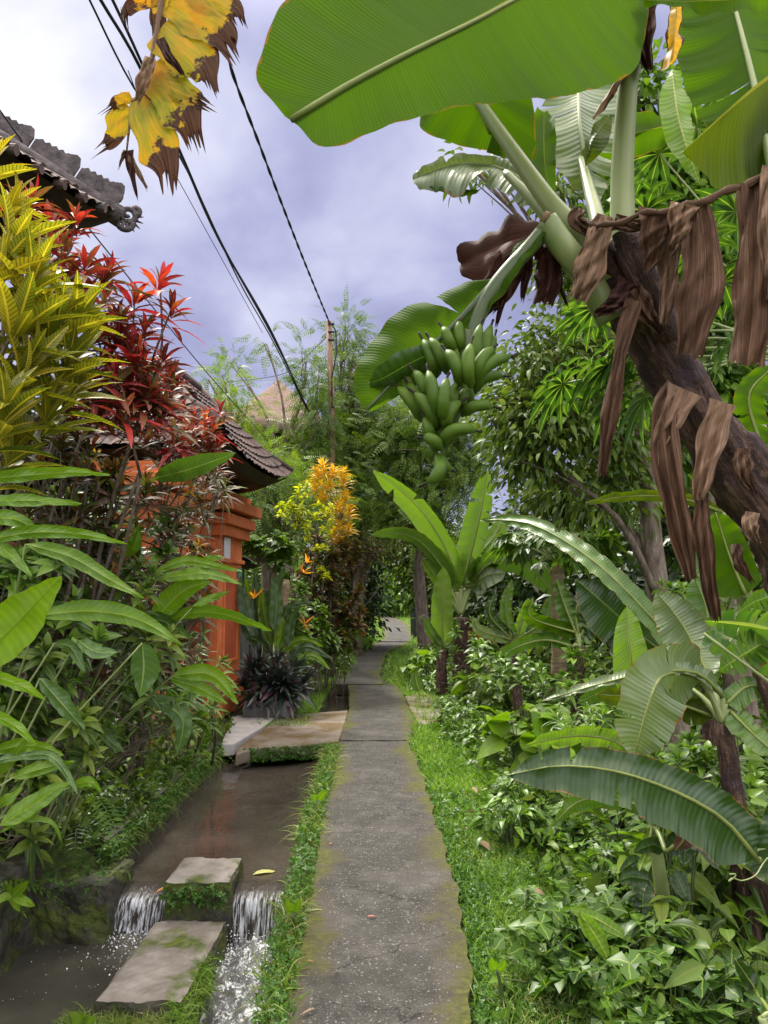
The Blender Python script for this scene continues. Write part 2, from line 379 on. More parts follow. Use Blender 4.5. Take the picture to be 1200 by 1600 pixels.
def path_extra(t, tc, c):
    # pebbles of the exposed aggregate, moss along both edges, rusty dirt, pale worn patches
    vo = t.nodes.new('ShaderNodeTexVoronoi'); vo.inputs['Scale'].default_value = 62; LK(t, tc.outputs['Object'], vo.inputs['Vector'])
    pk = mth(t, 'MULTIPLY', mth(t, 'LESS_THAN', vo.outputs['Distance'], .36), ramp(t, noise(t, tc.outputs['Object'], 26, 2), [(.46, 0), (.52, 1)]))
    vs = t.nodes.new('ShaderNodeSeparateColor'); LK(t, vo.outputs['Color'], vs.inputs[0])
    c = mixc(t, mth(t, 'MULTIPLY', pk, .8), c, ramp(t, vs.outputs[0], [(0, (.05, .05, .045)), (.6, (.12, .115, .105)), (.95, (.24, .235, .225))]))
    v2 = t.nodes.new('ShaderNodeTexVoronoi'); v2.inputs['Scale'].default_value = 130; LK(t, tc.outputs['Object'], v2.inputs['Vector'])
    c = mixc(t, mth(t, 'MULTIPLY', mth(t, 'LESS_THAN', v2.outputs['Distance'], .3), .35), c, (.21, .205, .195))
    pl = ramp(t, noise(t, tc.outputs['Object'], 1.6, 5), [(.52, 0), (.74, .45)]); c = mixc(t, pl, c, (.15, .135, .125))
    sp = t.nodes.new('ShaderNodeSeparateXYZ'); LK(t, tc.outputs['UV'], sp.inputs[0])
    av = mth(t, 'MULTIPLY', mth(t, 'ABSOLUTE', mth(t, 'SUBTRACT', sp.outputs[1], .5)), 2)
    mf = mth(t, 'ADD', av, mth(t, 'ADD', mth(t, 'MULTIPLY', mth(t, 'SUBTRACT', noise(t, tc.outputs['Object'], 5, 6, .7), .5), 1.1), mth(t, 'MULTIPLY', mth(t, 'SUBTRACT', noise(t, tc.outputs['Object'], .9, 2), .52), 1.5)))
    cr = t.nodes.new('ShaderNodeTexVoronoi'); cr.feature = 'DISTANCE_TO_EDGE'; cr.inputs['Scale'].default_value = .8; wv = noise(t, tc.outputs['Object'], 3, 5, .6, out=1); vm = t.nodes.new('ShaderNodeVectorMath'); vm.operation = 'MULTIPLY_ADD'; LK(t, wv, vm.inputs[0]); vm.inputs[1].default_value = (.5, .5, 0); LK(t, tc.outputs['Object'], vm.inputs[2]); LK(t, vm.outputs[0], cr.inputs['Vector'])
    c = mixc(t, mth(t, 'MULTIPLY', mth(t, 'LESS_THAN', cr.outputs['Distance'], .0035), .75), c, (.012, .011, .009))
    c = mixc(t, ramp(t, noise(t, tc.outputs['Object'], 2.6, 6, .6), [(.50, 0), (.60, .45)]), c, (.035, .033, .028))
    c = mixc(t, mth(t, 'MULTIPLY', ramp(t, mf, [(.52, 0), (.82, 1)]), .55), c, (.075, .06, .028))
    mc = ramp(t, noise(t, tc.outputs['Object'], 30, 3), [(.3, (.03, .042, .008)), (.7, (.105, .105, .018))])
    return mixc(t, mth(t, 'MULTIPLY', ramp(t, mf, [(.70, 0), (.98, 1)]), .9), c, mc)
M = {}
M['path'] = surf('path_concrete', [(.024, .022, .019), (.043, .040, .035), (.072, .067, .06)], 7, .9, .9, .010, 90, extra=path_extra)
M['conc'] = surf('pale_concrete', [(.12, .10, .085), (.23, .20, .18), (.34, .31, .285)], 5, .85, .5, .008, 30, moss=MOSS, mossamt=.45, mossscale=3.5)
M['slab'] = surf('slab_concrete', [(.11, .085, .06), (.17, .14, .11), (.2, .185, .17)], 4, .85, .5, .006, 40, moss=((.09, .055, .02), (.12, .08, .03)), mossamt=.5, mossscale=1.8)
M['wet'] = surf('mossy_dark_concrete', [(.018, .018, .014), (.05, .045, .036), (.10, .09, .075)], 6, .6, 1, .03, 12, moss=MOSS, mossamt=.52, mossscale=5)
M['thresh'] = surf('worn_threshold', [(.27, .25, .25), (.36, .34, .34), (.45, .43, .43)], 6, .8, .3, .005, 30)
M['soil'] = surf('damp_soil', [(.018, .016, .010), (.04, .034, .02), (.065, .055, .03)], 4, .9, 1, .04, 12, moss=((.03, .055, .010), (.075, .11, .02)), mossamt=.55, mossscale=3)
M['orange'] = surf('orange_render', [(.43, .10, .03), (.56, .15, .048), (.62, .20, .075)], 2.2, .75, .35, .004, 30, moss=((.30, .075, .025), (.36, .10, .035)), mossamt=.42, mossscale=1.7)
M['redpanel'] = surf('dark_red_render', [(.27, .05, .022), (.36, .075, .03), (.42, .10, .04)], 3, .7, .3, .004, 30)
M['greywall'] = surf('weathered_grey_wall', [(.05, .05, .047), (.13, .13, .125), (.24, .24, .24)], 2.5, .9, .6, .01, 18, stretch=(2, 2, .5))
M['tile'] = surf('clay_roof_tile', [(.045, .03, .03), (.10, .062, .058), (.17, .11, .10)], 9, .75, .5, .01, 30, moss=((.05, .05, .045), (.10, .10, .09)), mossamt=.45, mossscale=6)
M['tilered'] = surf('red_clay_tile', [(.30, .10, .08), (.42, .16, .13)], 9, .75, .4, .01)
M['carved'] = surf('carved_ridge_stone', [(.035, .028, .03), (.09, .075, .078), (.16, .13, .13)], 12, .85, 1, .02, 20, moss=((.04, .045, .035), (.08, .085, .06)), mossamt=.4, mossscale=9)
M['darkwood'] = surf('dark_wood', [(.012, .008, .006), (.03, .018, .012), (.05, .032, .022)], 6, .7, .3, .004, 30, stretch=(1, 1, .2))
M['thatch'] = surf('grass_thatch', [(.13, .085, .065), (.24, .165, .13), (.34, .25, .20)], 8, .95, 1, .05, 20, stretch=(3, 3, .6))
M['pole'] = surf('rusty_pole', [(.10, .05, .03), (.19, .11, .07), (.30, .22, .17)], 5, .7, .3, .004, 20, stretch=(3, 3, .5))
M['rail'] = surf('white_painted_wood', [(.5, .5, .52), (.66, .66, .68)], 5, .6, .2)
M['black'] = surf('black_painted_metal', [(.012, .013, .018), (.025, .026, .032)], 5, .45, .2)
M['wire'] = surf('black_cable', [(.010, .010, .014), (.02, .02, .026)], 5, .5, .1)
M['plaqueg'] = surf('green_plaque', [(.06, .20, .14), (.11, .27, .2)], 30, .5, .1)
M['plaquew'] = surf('white_plaque', [(.5, .48, .5), (.7, .68, .7)], 10, .5, .1)
M['bark'] = surf('brown_bark', [(.06, .045, .035), (.15, .115, .09), (.26, .21, .17)], 8, .9, 1, .02, 22, stretch=(2, 2, .6), moss=MOSS, mossamt=.36)
M['palebark'] = surf('pale_mottled_bark', [(.13, .10, .075), (.27, .22, .17), (.40, .35, .29)], 10, .9, .8, .02, 25, moss=((.05, .06, .025), (.12, .12, .06)), mossamt=.42, mossscale=7)
M['tan'] = surf('tan_ringed_bark', [(.10, .07, .04), (.21, .155, .09), (.32, .25, .16)], 12, .85, .7, .01, 25, stretch=(.6, .6, 3))
M['twig'] = surf('grey_twig', [(.05, .038, .028), (.12, .095, .07), (.2, .165, .13)], 14, .85, .5, .005, 30)
def stem_extra(t, tc, c):
    sp = t.nodes.new('ShaderNodeSeparateXYZ'); LK(t, tc.outputs['UV'], sp.inputs[0])
    cb = t.nodes.new('ShaderNodeCombineXYZ'); LK(t, mth(t, 'MULTIPLY', sp.outputs[0], 4), cb.inputs[0]); LK(t, mth(t, 'MULTIPLY', sp.outputs[1], 46), cb.inputs[1])
    st = noise(t, cb.outputs[0], 1.0, 5, .7)
    c = mixc(t, ramp(t, st, [(.42, 0), (.56, .9)]), c, (.018, .009, .010))
    cb3 = t.nodes.new('ShaderNodeCombineXYZ'); LK(t, mth(t, 'MULTIPLY', sp.outputs[0], 7), cb3.inputs[0]); LK(t, mth(t, 'MULTIPLY', sp.outputs[1], 13), cb3.inputs[1])
    big = noise(t, tc.outputs['Object'], 5.5, 5, .6)
    c = mixc(t, ramp(t, big, [(.55, 0), (.6, .92)]), c, ramp(t, st, [(.35, (.035, .018, .024)), (.6, (.06, .035, .045))]))
    return mixc(t, ramp(t, noise(t, cb3.outputs[0], 1, 6, .7), [(.54, 0), (.62, .8)]), c, ramp(t, st, [(.3, (.12, .065, .045)), (.7, (.27, .17, .115))]))
M['pseudo'] = surf('banana_stem_sheaths', [(.035, .018, .015), (.085, .042, .03), (.16, .09, .06)], 9, .55, 1, .02, 20, extra=stem_extra)
def drymat(name, cols, tr=.12):
    m, t, o = mat_new(name); tc = t.nodes.new('ShaderNodeTexCoord')
    sp = t.nodes.new('ShaderNodeSeparateXYZ'); LK(t, tc.outputs['UV'], sp.inputs[0])
    cb = t.nodes.new('ShaderNodeCombineXYZ'); LK(t, mth(t, 'MULTIPLY', sp.outputs[0], 1.6), cb.inputs[0]); LK(t, mth(t, 'MULTIPLY', sp.outputs[1], 17), cb.inputs[1])
    st = noise(t, cb.outputs[0], 1.6, 5, .65); n = len(cols)
    f = mth(t, 'ADD', mth(t, 'MULTIPLY', st, .7), mth(t, 'MULTIPLY', noise(t, tc.outputs['Object'], 7, 4), .3))
    c = ramp(t, f, [(.3+.4*i/(n-1), q) for i, q in enumerate(cols)])
    c = mixc(t, ramp(t, noise(t, tc.outputs['Object'], 34, 3, .7), [(.62, 0), (.7, .6)]), c, (.03, .016, .012))
    b = t.nodes.new('ShaderNodeBsdfPrincipled'); LK(t, c, b.inputs['Base Color']); b.inputs['Roughness'].default_value = .7; b.inputs['Specular IOR Level'].default_value = .25
    bp = t.nodes.new('ShaderNodeBump'); bp.inputs['Strength'].default_value = .8; bp.inputs['Distance'].default_value = .004; LK(t, st, bp.inputs['Height']); LK(t, bp.outputs[0], b.inputs['Normal'])
    tl = t.nodes.new('ShaderNodeBsdfTranslucent'); LK(t, c, tl.inputs[0]); mx = t.nodes.new('ShaderNodeMixShader'); mx.inputs[0].default_value = tr
    LK(t, b.outputs[0], mx.inputs[1]); LK(t, tl.outputs[0], mx.inputs[2]); LK(t, mx.outputs[0], o.inputs[0]); return m
M['dry'] = drymat('dry_brown_leaf', [(.025, .011, .006), (.10, .050, .028), (.26, .155, .095)])
M['drydark'] = drymat('dark_dry_leaf', [(.02, .008, .006), (.055, .02, .014), (.11, .045, .03)])
M['drytan'] = drymat('tan_dry_leaf', [(.08, .04, .022), (.24, .145, .088), (.42, .30, .2)])
# greens
M['ban_under'] = leafmat('banana_leaf_underside', [(.040, .115, .005), (.078, .18, .008)], rib=(.20, .25, .05), ribw=.012, vein=760, va=.22, rough=.6, spec=.15, edge=(.20, .13, .02), edgew=.012, edgea=.22, edgen=16,  tr=.6, trc=(1.3, 1.25, .4), isl=.3, na=.5, nsc=2.2, bump=.3)
M['ban_olive'] = leafmat('banana_leaf_olive', [(.030, .068, .006), (.060, .105, .008)], rib=(.12, .16, .04), ribw=.02, vein=420, va=.25, rough=.5, tr=.5, trc=(1.5, 1.3, .4), isl=.3, na=.5, nsc=3, bump=.3)
M['ban_top'] = leafmat('banana_leaf_top', [(.05, .13, .025), (.085, .18, .035)], rib=(.17, .25, .09), ribw=.02, vein=300, va=.35, rough=.38, edge=(.16, .09, .03), edgew=.03, edgea=.35, edgen=9, tr=.25, isl=.4, na=.5, nsc=2, bump=.45, spec=.5)
M['ban_dark'] = leafmat('banana_leaf_dark', [(.018, .055, .014), (.036, .09, .024)], rib=(.11, .18, .06), ribw=.018, vein=260, va=.4, rough=.36, edge=(.14, .08, .03), edgew=.02, edgea=.35, edgen=9, tr=.15, isl=.4, na=.5, nsc=2, bump=.5, spec=.5)
M['ban_grey'] = leafmat('banana_leaf_greyish', [(.10, .17, .12), (.16, .24, .17)], rib=(.30, .36, .26), ribw=.02, vein=300, va=.35, rough=.36, edge=(.2, .12, .05), edgew=.04, edgea=.4, edgen=9, tr=.2, isl=.4, na=.5, nsc=2, bump=.5, spec=.6)
M['ban_young'] = leafmat('banana_leaf_young', [(.11, .24, .035), (.18, .33, .06)], rib=(.35, .42, .2), ribw=.03, vein=300, va=.3, rough=.42, tr=.4, isl=.4, na=.5, nsc=2, bump=.4)
M['ban_yel'] = leafmat('banana_leaf_yellowing', [(.22, .28, .02), (.52, .34, .02), (.60, .36, .02)], rib=(.5, .38, .08), ribw=.02, vein=260, va=.25, rough=.5, tr=.5, trc=(1.3, 1.1, .5), isl=.5, na=.8, nsc=6, edge=(.045, .018, .01), edgew=.22, edgen=9, spot=((.07, .03, .012), 30, .68), tone=(1, 1, 1))
M['lite'] = leafmat('bright_young_blade', [(.13, .27, .015), (.19, .36, .02)], rib=(.10, .2, .01), ribw=.012, vein=230, va=.25, rough=.45, tr=.5, isl=.4, na=.4, spec=.25)
M['petiole'] = surf('green_petiole', [(.12, .17, .05), (.20, .25, .085), (.28, .31, .14)], 6, .4, .2, .003, 30, stretch=(1, 1, .3), spec=.5, moss=((.20, .13, .08), (.16, .2, .06)), mossamt=.34, mossscale=5)
M['petdark'] = surf('dark_green_stalk', [(.03, .05, .018), (.07, .10, .035), (.12, .15, .06)], 6, .45, .2, .003, 30, stretch=(1, 1, .4), spec=.5)
M['ribpale'] = surf('pale_midrib', [(.12, .15, .03), (.19, .23, .06)], 6, .45, .1)
M['fruit'] = surf('green_banana_skin', [(.038, .080, .005), (.064, .122, .009), (.10, .165, .016)], 9, .5, .3, .002, 40, spec=.25, moss=((.02, .02, .01), (.03, .025, .012)), mossamt=.2, mossscale=26)
M['fruitend'] = surf('black_banana_tip', [(.010, .008, .006), (.03, .02, .014)], 20, .8, .3)
M['heli'] = leafmat('heliconia_leaf', [(.07, .17, .012), (.12, .26, .018), (.20, .36, .03)], rib=(.2, .32, .06), ribw=.03, vein=210, va=.22, skew=20, rough=.36, tr=.35, isl=.5, na=.5, nsc=3, bump=.3, spec=.5)
M['heliblue'] = leafmat('blue_green_leaf', [(.06, .145, .055), (.10, .20, .08)], rib=(.22, .33, .16), ribw=.03, vein=210, va=.22, skew=20, rough=.36, tr=.25, isl=.5, na=.5, nsc=3, bump=.3, spec=.5)
CY = [(.08, .12, .012), (.23, .24, .02), (.44, .36, .03), (.6, .36, .03)]
M['cro_yel'] = leafmat('croton_yellow_leaf', CY, rib=(.62, .48, .05), ribw=.07, vein=105, va=.6, vcol=(.035, .065, .01), skew=20, rough=.38, tr=.35, tint=.5, spec=.5, tone=(1, 1, 1))
M['cro_red'] = leafmat('croton_red_leaf', [(.045, .075, .015), (.09, .02, .015), (.16, .012, .022), (.11, .14, .03), (.34, .02, .035), (.50, .055, .03), (.62, .20, .03), (.32, .26, .04)], rib=(.42, .06, .05), ribw=.06, rough=.45, tr=.3, spec=.3, tint=.25, trc=(1.3, .95, .7), tone=(1, 1, 1))
M['cro_dark'] = leafmat('croton_dark_leaf', [(.035, .075, .014), (.07, .022, .016), (.05, .085, .018), (.13, .03, .02), (.10, .16, .025), (.20, .22, .03)], rib=(.16, .10, .03), ribw=.05, rough=.5, tr=.28, tint=.3, spec=.25, tone=(1, 1, 1))
M['cro_gold'] = leafmat('golden_croton_leaf', [(.16, .24, .02), (.60, .36, .02), (.72, .48, .025), (.75, .55, .06)], rib=(.8, .6, .08), ribw=.05, rough=.42, tr=.4, tint=.4, trc=(1.2, 1.1, .6), tone=(1, 1, 1))
M['lime'] = leafmat('lime_yellow_leaf', [(.10, .20, .02), (.45, .48, .03), (.75, .68, .05)], rough=.42, tr=.4, tint=.4, tone=(1, 1, 1))
M['rheo'] = leafmat('purple_green_leaf', [(.010, .024, .016), (.022, .05, .03), (.06, .018, .04)], rib=(.05, .03, .045), ribw=.08, rough=.34, tr=.08, isl=.9, spec=.5, tone=(1, 1, 1))
M['feather'] = leafmat('feathery_leaflets', [(.03, .075, .022), (.065, .13, .035), (.11, .2, .05), (.18, .28, .08)], rough=.5, tr=.4, na=.45, nsc=.7, isl=.5)
M['featherlime'] = leafmat('bright_feathery_leaflets', [(.07, .14, .02), (.13, .23, .035), (.22, .32, .06)], rough=.5, tr=.4, na=.45, nsc=.7, isl=.5)
M['broad'] = leafmat('glossy_tree_leaf', [(.028, .065, .018), (.06, .125, .028), (.11, .19, .04), (.22, .30, .06)], rib=(.12, .18, .05), ribw=.06, rough=.45, tr=.32, na=.4, nsc=1.4, isl=.75, spec=.3)
M['broad2'] = leafmat('mid_green_leaf', [(.03, .085, .018), (.07, .17, .028), (.12, .25, .04), (.2, .36, .06)], rib=(.16, .25, .08), ribw=.06, rough=.4, tr=.32, na=.45, nsc=2, isl=.75, spec=.45)
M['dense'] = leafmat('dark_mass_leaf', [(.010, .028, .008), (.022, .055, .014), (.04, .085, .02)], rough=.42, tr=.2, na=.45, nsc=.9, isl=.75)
M['fern'] = leafmat('fern_leaflets', [(.05, .13, .02), (.09, .20, .03), (.16, .29, .05)], rough=.5, tr=.4, na=.4, nsc=2)
M['fernlime'] = leafmat('lime_fern_leaflets', [(.14, .26, .04), (.22, .36, .06), (.3, .42, .09)], rough=.5, tr=.4, na=.4, nsc=2)
M['papaya'] = leafmat('papaya_leaf', [(.032, .095, .022), (.06, .145, .03), (.11, .21, .04)], rib=(.22, .32, .1), ribw=.05, rough=.42, tr=.4, na=.3, nsc=2)
M['grass'] = leafmat('verge_grass_blade', [(.05, .11, .02), (.12, .19, .028), (.19, .26, .05), (.30, .29, .12), (.38, .31, .19)], rough=.55, tr=.35, na=.55, nsc=1.6, isl=.55, spec=.3, tone=(.95, 1.08, .85))
M['grassg'] = leafmat('fresh_grass_blade', [(.07, .14, .02), (.13, .23, .03), (.22, .34, .06), (.34, .36, .13)], rough=.5, tr=.4, na=.5, nsc=1.6, isl=.55, spec=.3, tone=(.95, 1.08, .85))
M['clover'] = leafmat('tiny_cover_leaf', [(.035, .085, .015), (.075, .155, .025), (.14, .25, .045)], rough=.45, tr=.3, na=.4, nsc=3, isl=.7, tone=(.95, 1.08, .85))
M['flower'] = leafmat('orange_flower', [(.8, .28, .02), (.85, .42, .05)], rough=.5, tr=.3, tone=(1, 1, 1))
M['litter'] = leafmat('dry_litter_leaf', [(.08, .045, .025), (.22, .14, .08), (.4, .31, .2)], rough=.7, tr=.15, tone=(1, 1, 1))
M['redleaf'] = leafmat('fallen_red_leaf', [(.30, .08, .05), (.45, .16, .11)], rough=.7, tr=.1, tone=(1, 1, 1))
M['yelleaf'] = leafmat('fallen_yellow_leaf', [(.4, .42, .1), (.6, .55, .2)], rib=(.7, .65, .4), rough=.6, tr=.2, tone=(1, 1, 1))
M['orleaf'] = leafmat('fallen_orange_leaf', [(.6, .2, .03), (.75, .3, .04)], rough=.6, tr=.2, tone=(1, 1, 1))
m, t, o = mat_new('charred_yellow_leaf'); tc = t.nodes.new('ShaderNodeTexCoord'); sp = t.nodes.new('ShaderNodeSeparateXYZ'); LK(t, tc.outputs['UV'], sp.inputs[0])
av = mth(t, 'MULTIPLY', mth(t, 'ABSOLUTE', mth(t, 'SUBTRACT', sp.outputs[1], .5)), 1.7); along = mth(t, 'MULTIPLY', sp.outputs[0], 3.0)
cb = t.nodes.new('ShaderNodeCombineXYZ'); LK(t, along, cb.inputs[0]); LK(t, mth(t, 'MULTIPLY', sp.outputs[1], 9), cb.inputs[1])
st = noise(t, cb.outputs[0], 1.4, 5, .6); en = noise(t, tc.outputs['Object'], 13, 6, .65)
c = ramp(t, mth(t, 'ADD', mth(t, 'MULTIPLY', st, .5), mth(t, 'MULTIPLY', noise(t, tc.outputs['Object'], 7, 3), .5)), [(.36, (.17, .20, .01)), (.46, (.38, .30, .012)), (.54, (.58, .30, .010)), (.66, (.60, .20, .010))])
cb2 = t.nodes.new('ShaderNodeCombineXYZ'); LK(t, mth(t, 'MULTIPLY', along, 6), cb2.inputs[0]); LK(t, mth(t, 'MULTIPLY', sp.outputs[1], 90), cb2.inputs[1])
c = mixc(t, ramp(t, noise(t, cb2.outputs[0], 1, 3), [(.6, 0), (.68, .6)]), c, (.16, .06, .012))
ef = mth(t, 'ADD', mth(t, 'MAXIMUM', mth(t, 'MULTIPLY', av, .78), along), mth(t, 'MULTIPLY', mth(t, 'SUBTRACT', en, .5), 1.3))
c = mixc(t, ramp(t, ef, [(.66, 0), (.71, 1)]), c, ramp(t, st, [(.4, (.03, .012, .008)), (.6, (.10, .045, .022))]))
b = t.nodes.new('ShaderNodeBsdfPrincipled'); LK(t, c, b.inputs['Base Color']); b.inputs['Roughness'].default_value = .55; b.inputs['Specular IOR Level'].default_value = .2
tl = t.nodes.new('ShaderNodeBsdfTranslucent'); LK(t, c, tl.inputs[0]); mx = t.nodes.new('ShaderNodeMixShader'); mx.inputs[0].default_value = .5
LK(t, b.outputs[0], mx.inputs[1]); LK(t, tl.outputs[0], mx.inputs[2]); LK(t, mx.outputs[0], o.inputs[0]); M['char'] = m
# water
def water(name, col, ripple, scale, foam=0):
    m, t, o = mat_new(name); tc = t.nodes.new('ShaderNodeTexCoord')
    c = ramp(t, noise(t, tc.outputs['Object'], 2.2, 5), [(.35, tuple(x*.75 for x in col)), (.65, tuple(x*1.25 for x in col))])
    if foam:
        f = ramp(t, noise(t, tc.outputs['Object'], foam, 6, .7, .6), [(.52, 0), (.6, 1)]); c = mixc(t, f, c, (.8, .82, .86))
    b = t.nodes.new('ShaderNodeBsdfPrincipled'); LK(t, c, b.inputs['Base Color']); b.inputs['Roughness'].default_value = .06; b.inputs['IOR'].default_value = 1.33
    bp = t.nodes.new('ShaderNodeBump'); bp.inputs['Strength'].default_value = ripple; bp.inputs['Distance'].default_value = .02
    mp = t.nodes.new('ShaderNodeMapping'); mp.inputs['Scale'].default_value = (1, .6, 1); LK(t, tc.outputs['Object'], mp.inputs[0])
    LK(t, noise(t, mp.outputs[0], scale, 3, .5, .4), bp.inputs['Height']); LK(t, bp.outputs[0], b.inputs['Normal']); LK(t, b.outputs[0], o.inputs[0]); return m
M['water'] = water('muddy_water', (.058, .048, .040), .45, 7)
M['water2'] = water('muddy_pool_water', (.06, .056, .046), .35, 9)
M['churn'] = water('churning_water', (.12, .12, .12), 1, 16, foam=15)
def fallmat():
    m, t, o = mat_new('falling_water'); tc = t.nodes.new('ShaderNodeTexCoord'); sp = t.nodes.new('ShaderNodeSeparateXYZ'); LK(t, tc.outputs['UV'], sp.inputs[0])
    cb = t.nodes.new('ShaderNodeCombineXYZ'); LK(t, mth(t, 'MULTIPLY', sp.outputs[0], 75), cb.inputs[0]); LK(t, mth(t, 'MULTIPLY', sp.outputs[1], 3.2), cb.inputs[1])
    st = noise(t, cb.outputs[0], 1, 4, .7, .4)
    f = mth(t, 'MULTIPLY', ramp(t, st, [(.46, 0), (.62, 1)]), ramp(t, sp.outputs[1], [(.26, .0), (.42, 1)]))
    c = mixc(t, f, (.055, .046, .038), (.74, .77, .84))
    b = t.nodes.new('ShaderNodeBsdfPrincipled'); LK(t, c, b.inputs['Base Color']); b.inputs['Roughness'].default_value = .12; b.inputs['IOR'].default_value = 1.33
    bp = t.nodes.new('ShaderNodeBump'); bp.inputs['Strength'].default_value = .9; bp.inputs['Distance'].default_value = .02; LK(t, st, bp.inputs['Height']); LK(t, bp.outputs[0], b.inputs['Normal'])
    LK(t, b.outputs[0], o.inputs[0]); return m
M['fall'] = fallmat()
M['foam'] = surf('white_water_drops', [(.75, .78, .83), (.85, .87, .9)], 9, .2, .3, .005, spec=.6)
# ------------------------------------------------------------------ the lie of the land
SL = .03
def elev(y): return SL*np.maximum(0, np.asarray(y, float)-29)
def GG(px, py):
    p = G(px, py, 0)
    if 930 < py < 1000 or py <= 930:
        k = (930-py)/1200; d = (CAM_H+SL*29)/(SL-k) if SL-k > 1e-4 else 200
        p = P(px, py, d)
    return p
PLp = [(420, 1700), (447, 1600), (458, 1500), (478, 1400), (495, 1300), (515, 1220), (530, 1158), (545, 1109), (546, 1090), (544, 1072), (540, 1060), (552, 1038), (568, 1018), (590, 1003), (600, 998), (599, 985), (597, 975), (594, 965)]
PRp = [(742, 1700), (737, 1600), (732, 1500), (720, 1420), (700, 1340), (680, 1280), (660, 1210), (638, 1158), (640, 1109), (632, 1090), (620, 1072), (596, 1060), (600, 1038), (607, 1018), (640, 1003), (643, 998), (641, 985), (636, 975), (618, 965)]
def prof(lst):
    a = np.array([GG(*q) for q in lst]); a = a[np.argsort(a[:, 1])]
    a = np.vstack([[a[0, 0], -6, 0], a]); return a
aL, aR = prof(PLp), prof(PRp)
XL = lambda y: np.interp(y, aL[:, 1], aL[:, 0]); XR = lambda y: np.interp(y, aR[:, 1], aR[:, 0])
CANL = -1.86; POOLL = -2.16
def vnoise(x, y, s=1.0):
    return (np.sin(x*1.7*s+1.3)*np.cos(y*1.3*s+.4)+np.sin(x*3.1*s+y*2.3*s)*.5+np.sin(y*5.3*s-x*4.1*s)*.25)/1.75
def canal_edges(y):
    y = np.asarray(y, float)
    l = np.where(y < 5.25, POOLL, CANL+.012*(y-5)); l = np.where(y > 10.2, -1.0, l)
    r = XL(y)-np.where(y < 9, .10, .05)
    return l, r
def ground(x, y):
    x = np.asarray(x, float); y = np.asarray(y, float); x, y = np.broadcast_arrays(x, y)
    l, r = canal_edges(y); xr = XR(y)
    z = np.full(x.shape, -.02)
    rise = sm(0, .35, l-x)*.16+sm(.5, 2.5, l-x)*.30
    z = np.where(x < l, z+rise*(1-sm(7.6, 9.2, y))-.02, z)
    z = z+np.where(x > xr, -.02-.015*np.abs(vnoise(x, y, 5)), 0)
    drop = sm(.62, 2.4, x-xr)*(.62-.25*sm(9, 14, y))*(1-sm(15, 22, y)*.7)
    z = z-np.where(x > xr, drop, 0)+elev(y)
    on = (x > XL(y)-.02) & (x < xr+.02); z = np.where(on, -.08+elev(y), z)
    z = z+np.where((x > xr+.1) | (x < l-.2), .03*vnoise(x, y, 2), 0)
    inc = (x > l-.03) & (x < r+.03) & (y < 15.5); z = np.where(inc, -1.4, z)
    far = sm(60, 160, np.hypot(x, y)); return z*(1-far)+far*1.2
xs = np.concatenate([-np.geomspace(400, 3.6, 40), np.arange(-3.5, 4.6, .05), np.geomspace(4.7, 400, 40)])
ys = np.concatenate([-np.geomspace(300, 1.2, 16), np.arange(-1, 16, .06), np.arange(16, 50, .4), np.geomspace(50.5, 500, 24)])
X, Y = np.meshgrid(xs, ys); Z = ground(X, Y); nx, ny = len(xs), len(ys)
ii = np.arange((ny-1)*(nx-1)); a = (ii//(nx-1))*nx+ii % (nx-1)
g = mk('ground', np.stack([X.ravel(), Y.ravel(), Z.ravel()], 1), np.stack([a, a+1, a+nx+1, a+nx], 1), M['soil']); setp(g, kind='structure')
# path: slabs with real thickness, UV across for moss
def strip(name, L, Rr, mat, thick=.22, z=0.0, n=60, crack=0):
    Lc, ln = crom([np.array(q) for q in L], n); Rc, _ = crom([np.array(q) for q in Rr], n); V = []; U = []; F = []; k = 9
    q = np.random.default_rng(5)
    for i in range(n):
        l = Lc[i].copy(); r = Rc[i].copy(); e = .012
        l[0] += e*.5*math.sin(i*.37+1)+e*.5*math.sin(i*.91)+q.normal()*e*.25; r[0] += e*.9*math.sin(i*.29+2)+e*.7*math.sin(i*.77)+q.normal()*e*.3
        for j in range(k):
            p = l+(r-l)*j/(k-1); p[2] = p[2]+z+.003*math.sin(i*.9+j*1.7); V.append(p); U.append((ln*i/n, j/(k-1)))
        for p_, v in ((l, 0), (r, 1)): V.append(p_+np.array([0, 0, z-thick])); U.append((ln*i/n, v))
    w_ = k+2
    for i in range(n-1):
        for j in range(k-1): F.append([i*w_+j, i*w_+j+1, (i+1)*w_+j+1, (i+1)*w_+j])
        F.append([i*w_+k, i*w_, (i+1)*w_, (i+1)*w_+k]); F.append([i*w_+k-1, i*w_+k+1, (i+1)*w_+k+1, (i+1)*w_+k-1])
    F.append(list(range(k))+[k+1, k]); b = (n-1)*w_; F.append([b+k, b+k+1]+[b+j for j in range(k-1, -1, -1)])
    o = mk(name, V, F, mat, uv=U, smooth=False); setp(o, kind='structure'); return o
def pl(lst, lo, hi): return [GG(*q) for q in lst if lo <= q[1] <= hi]
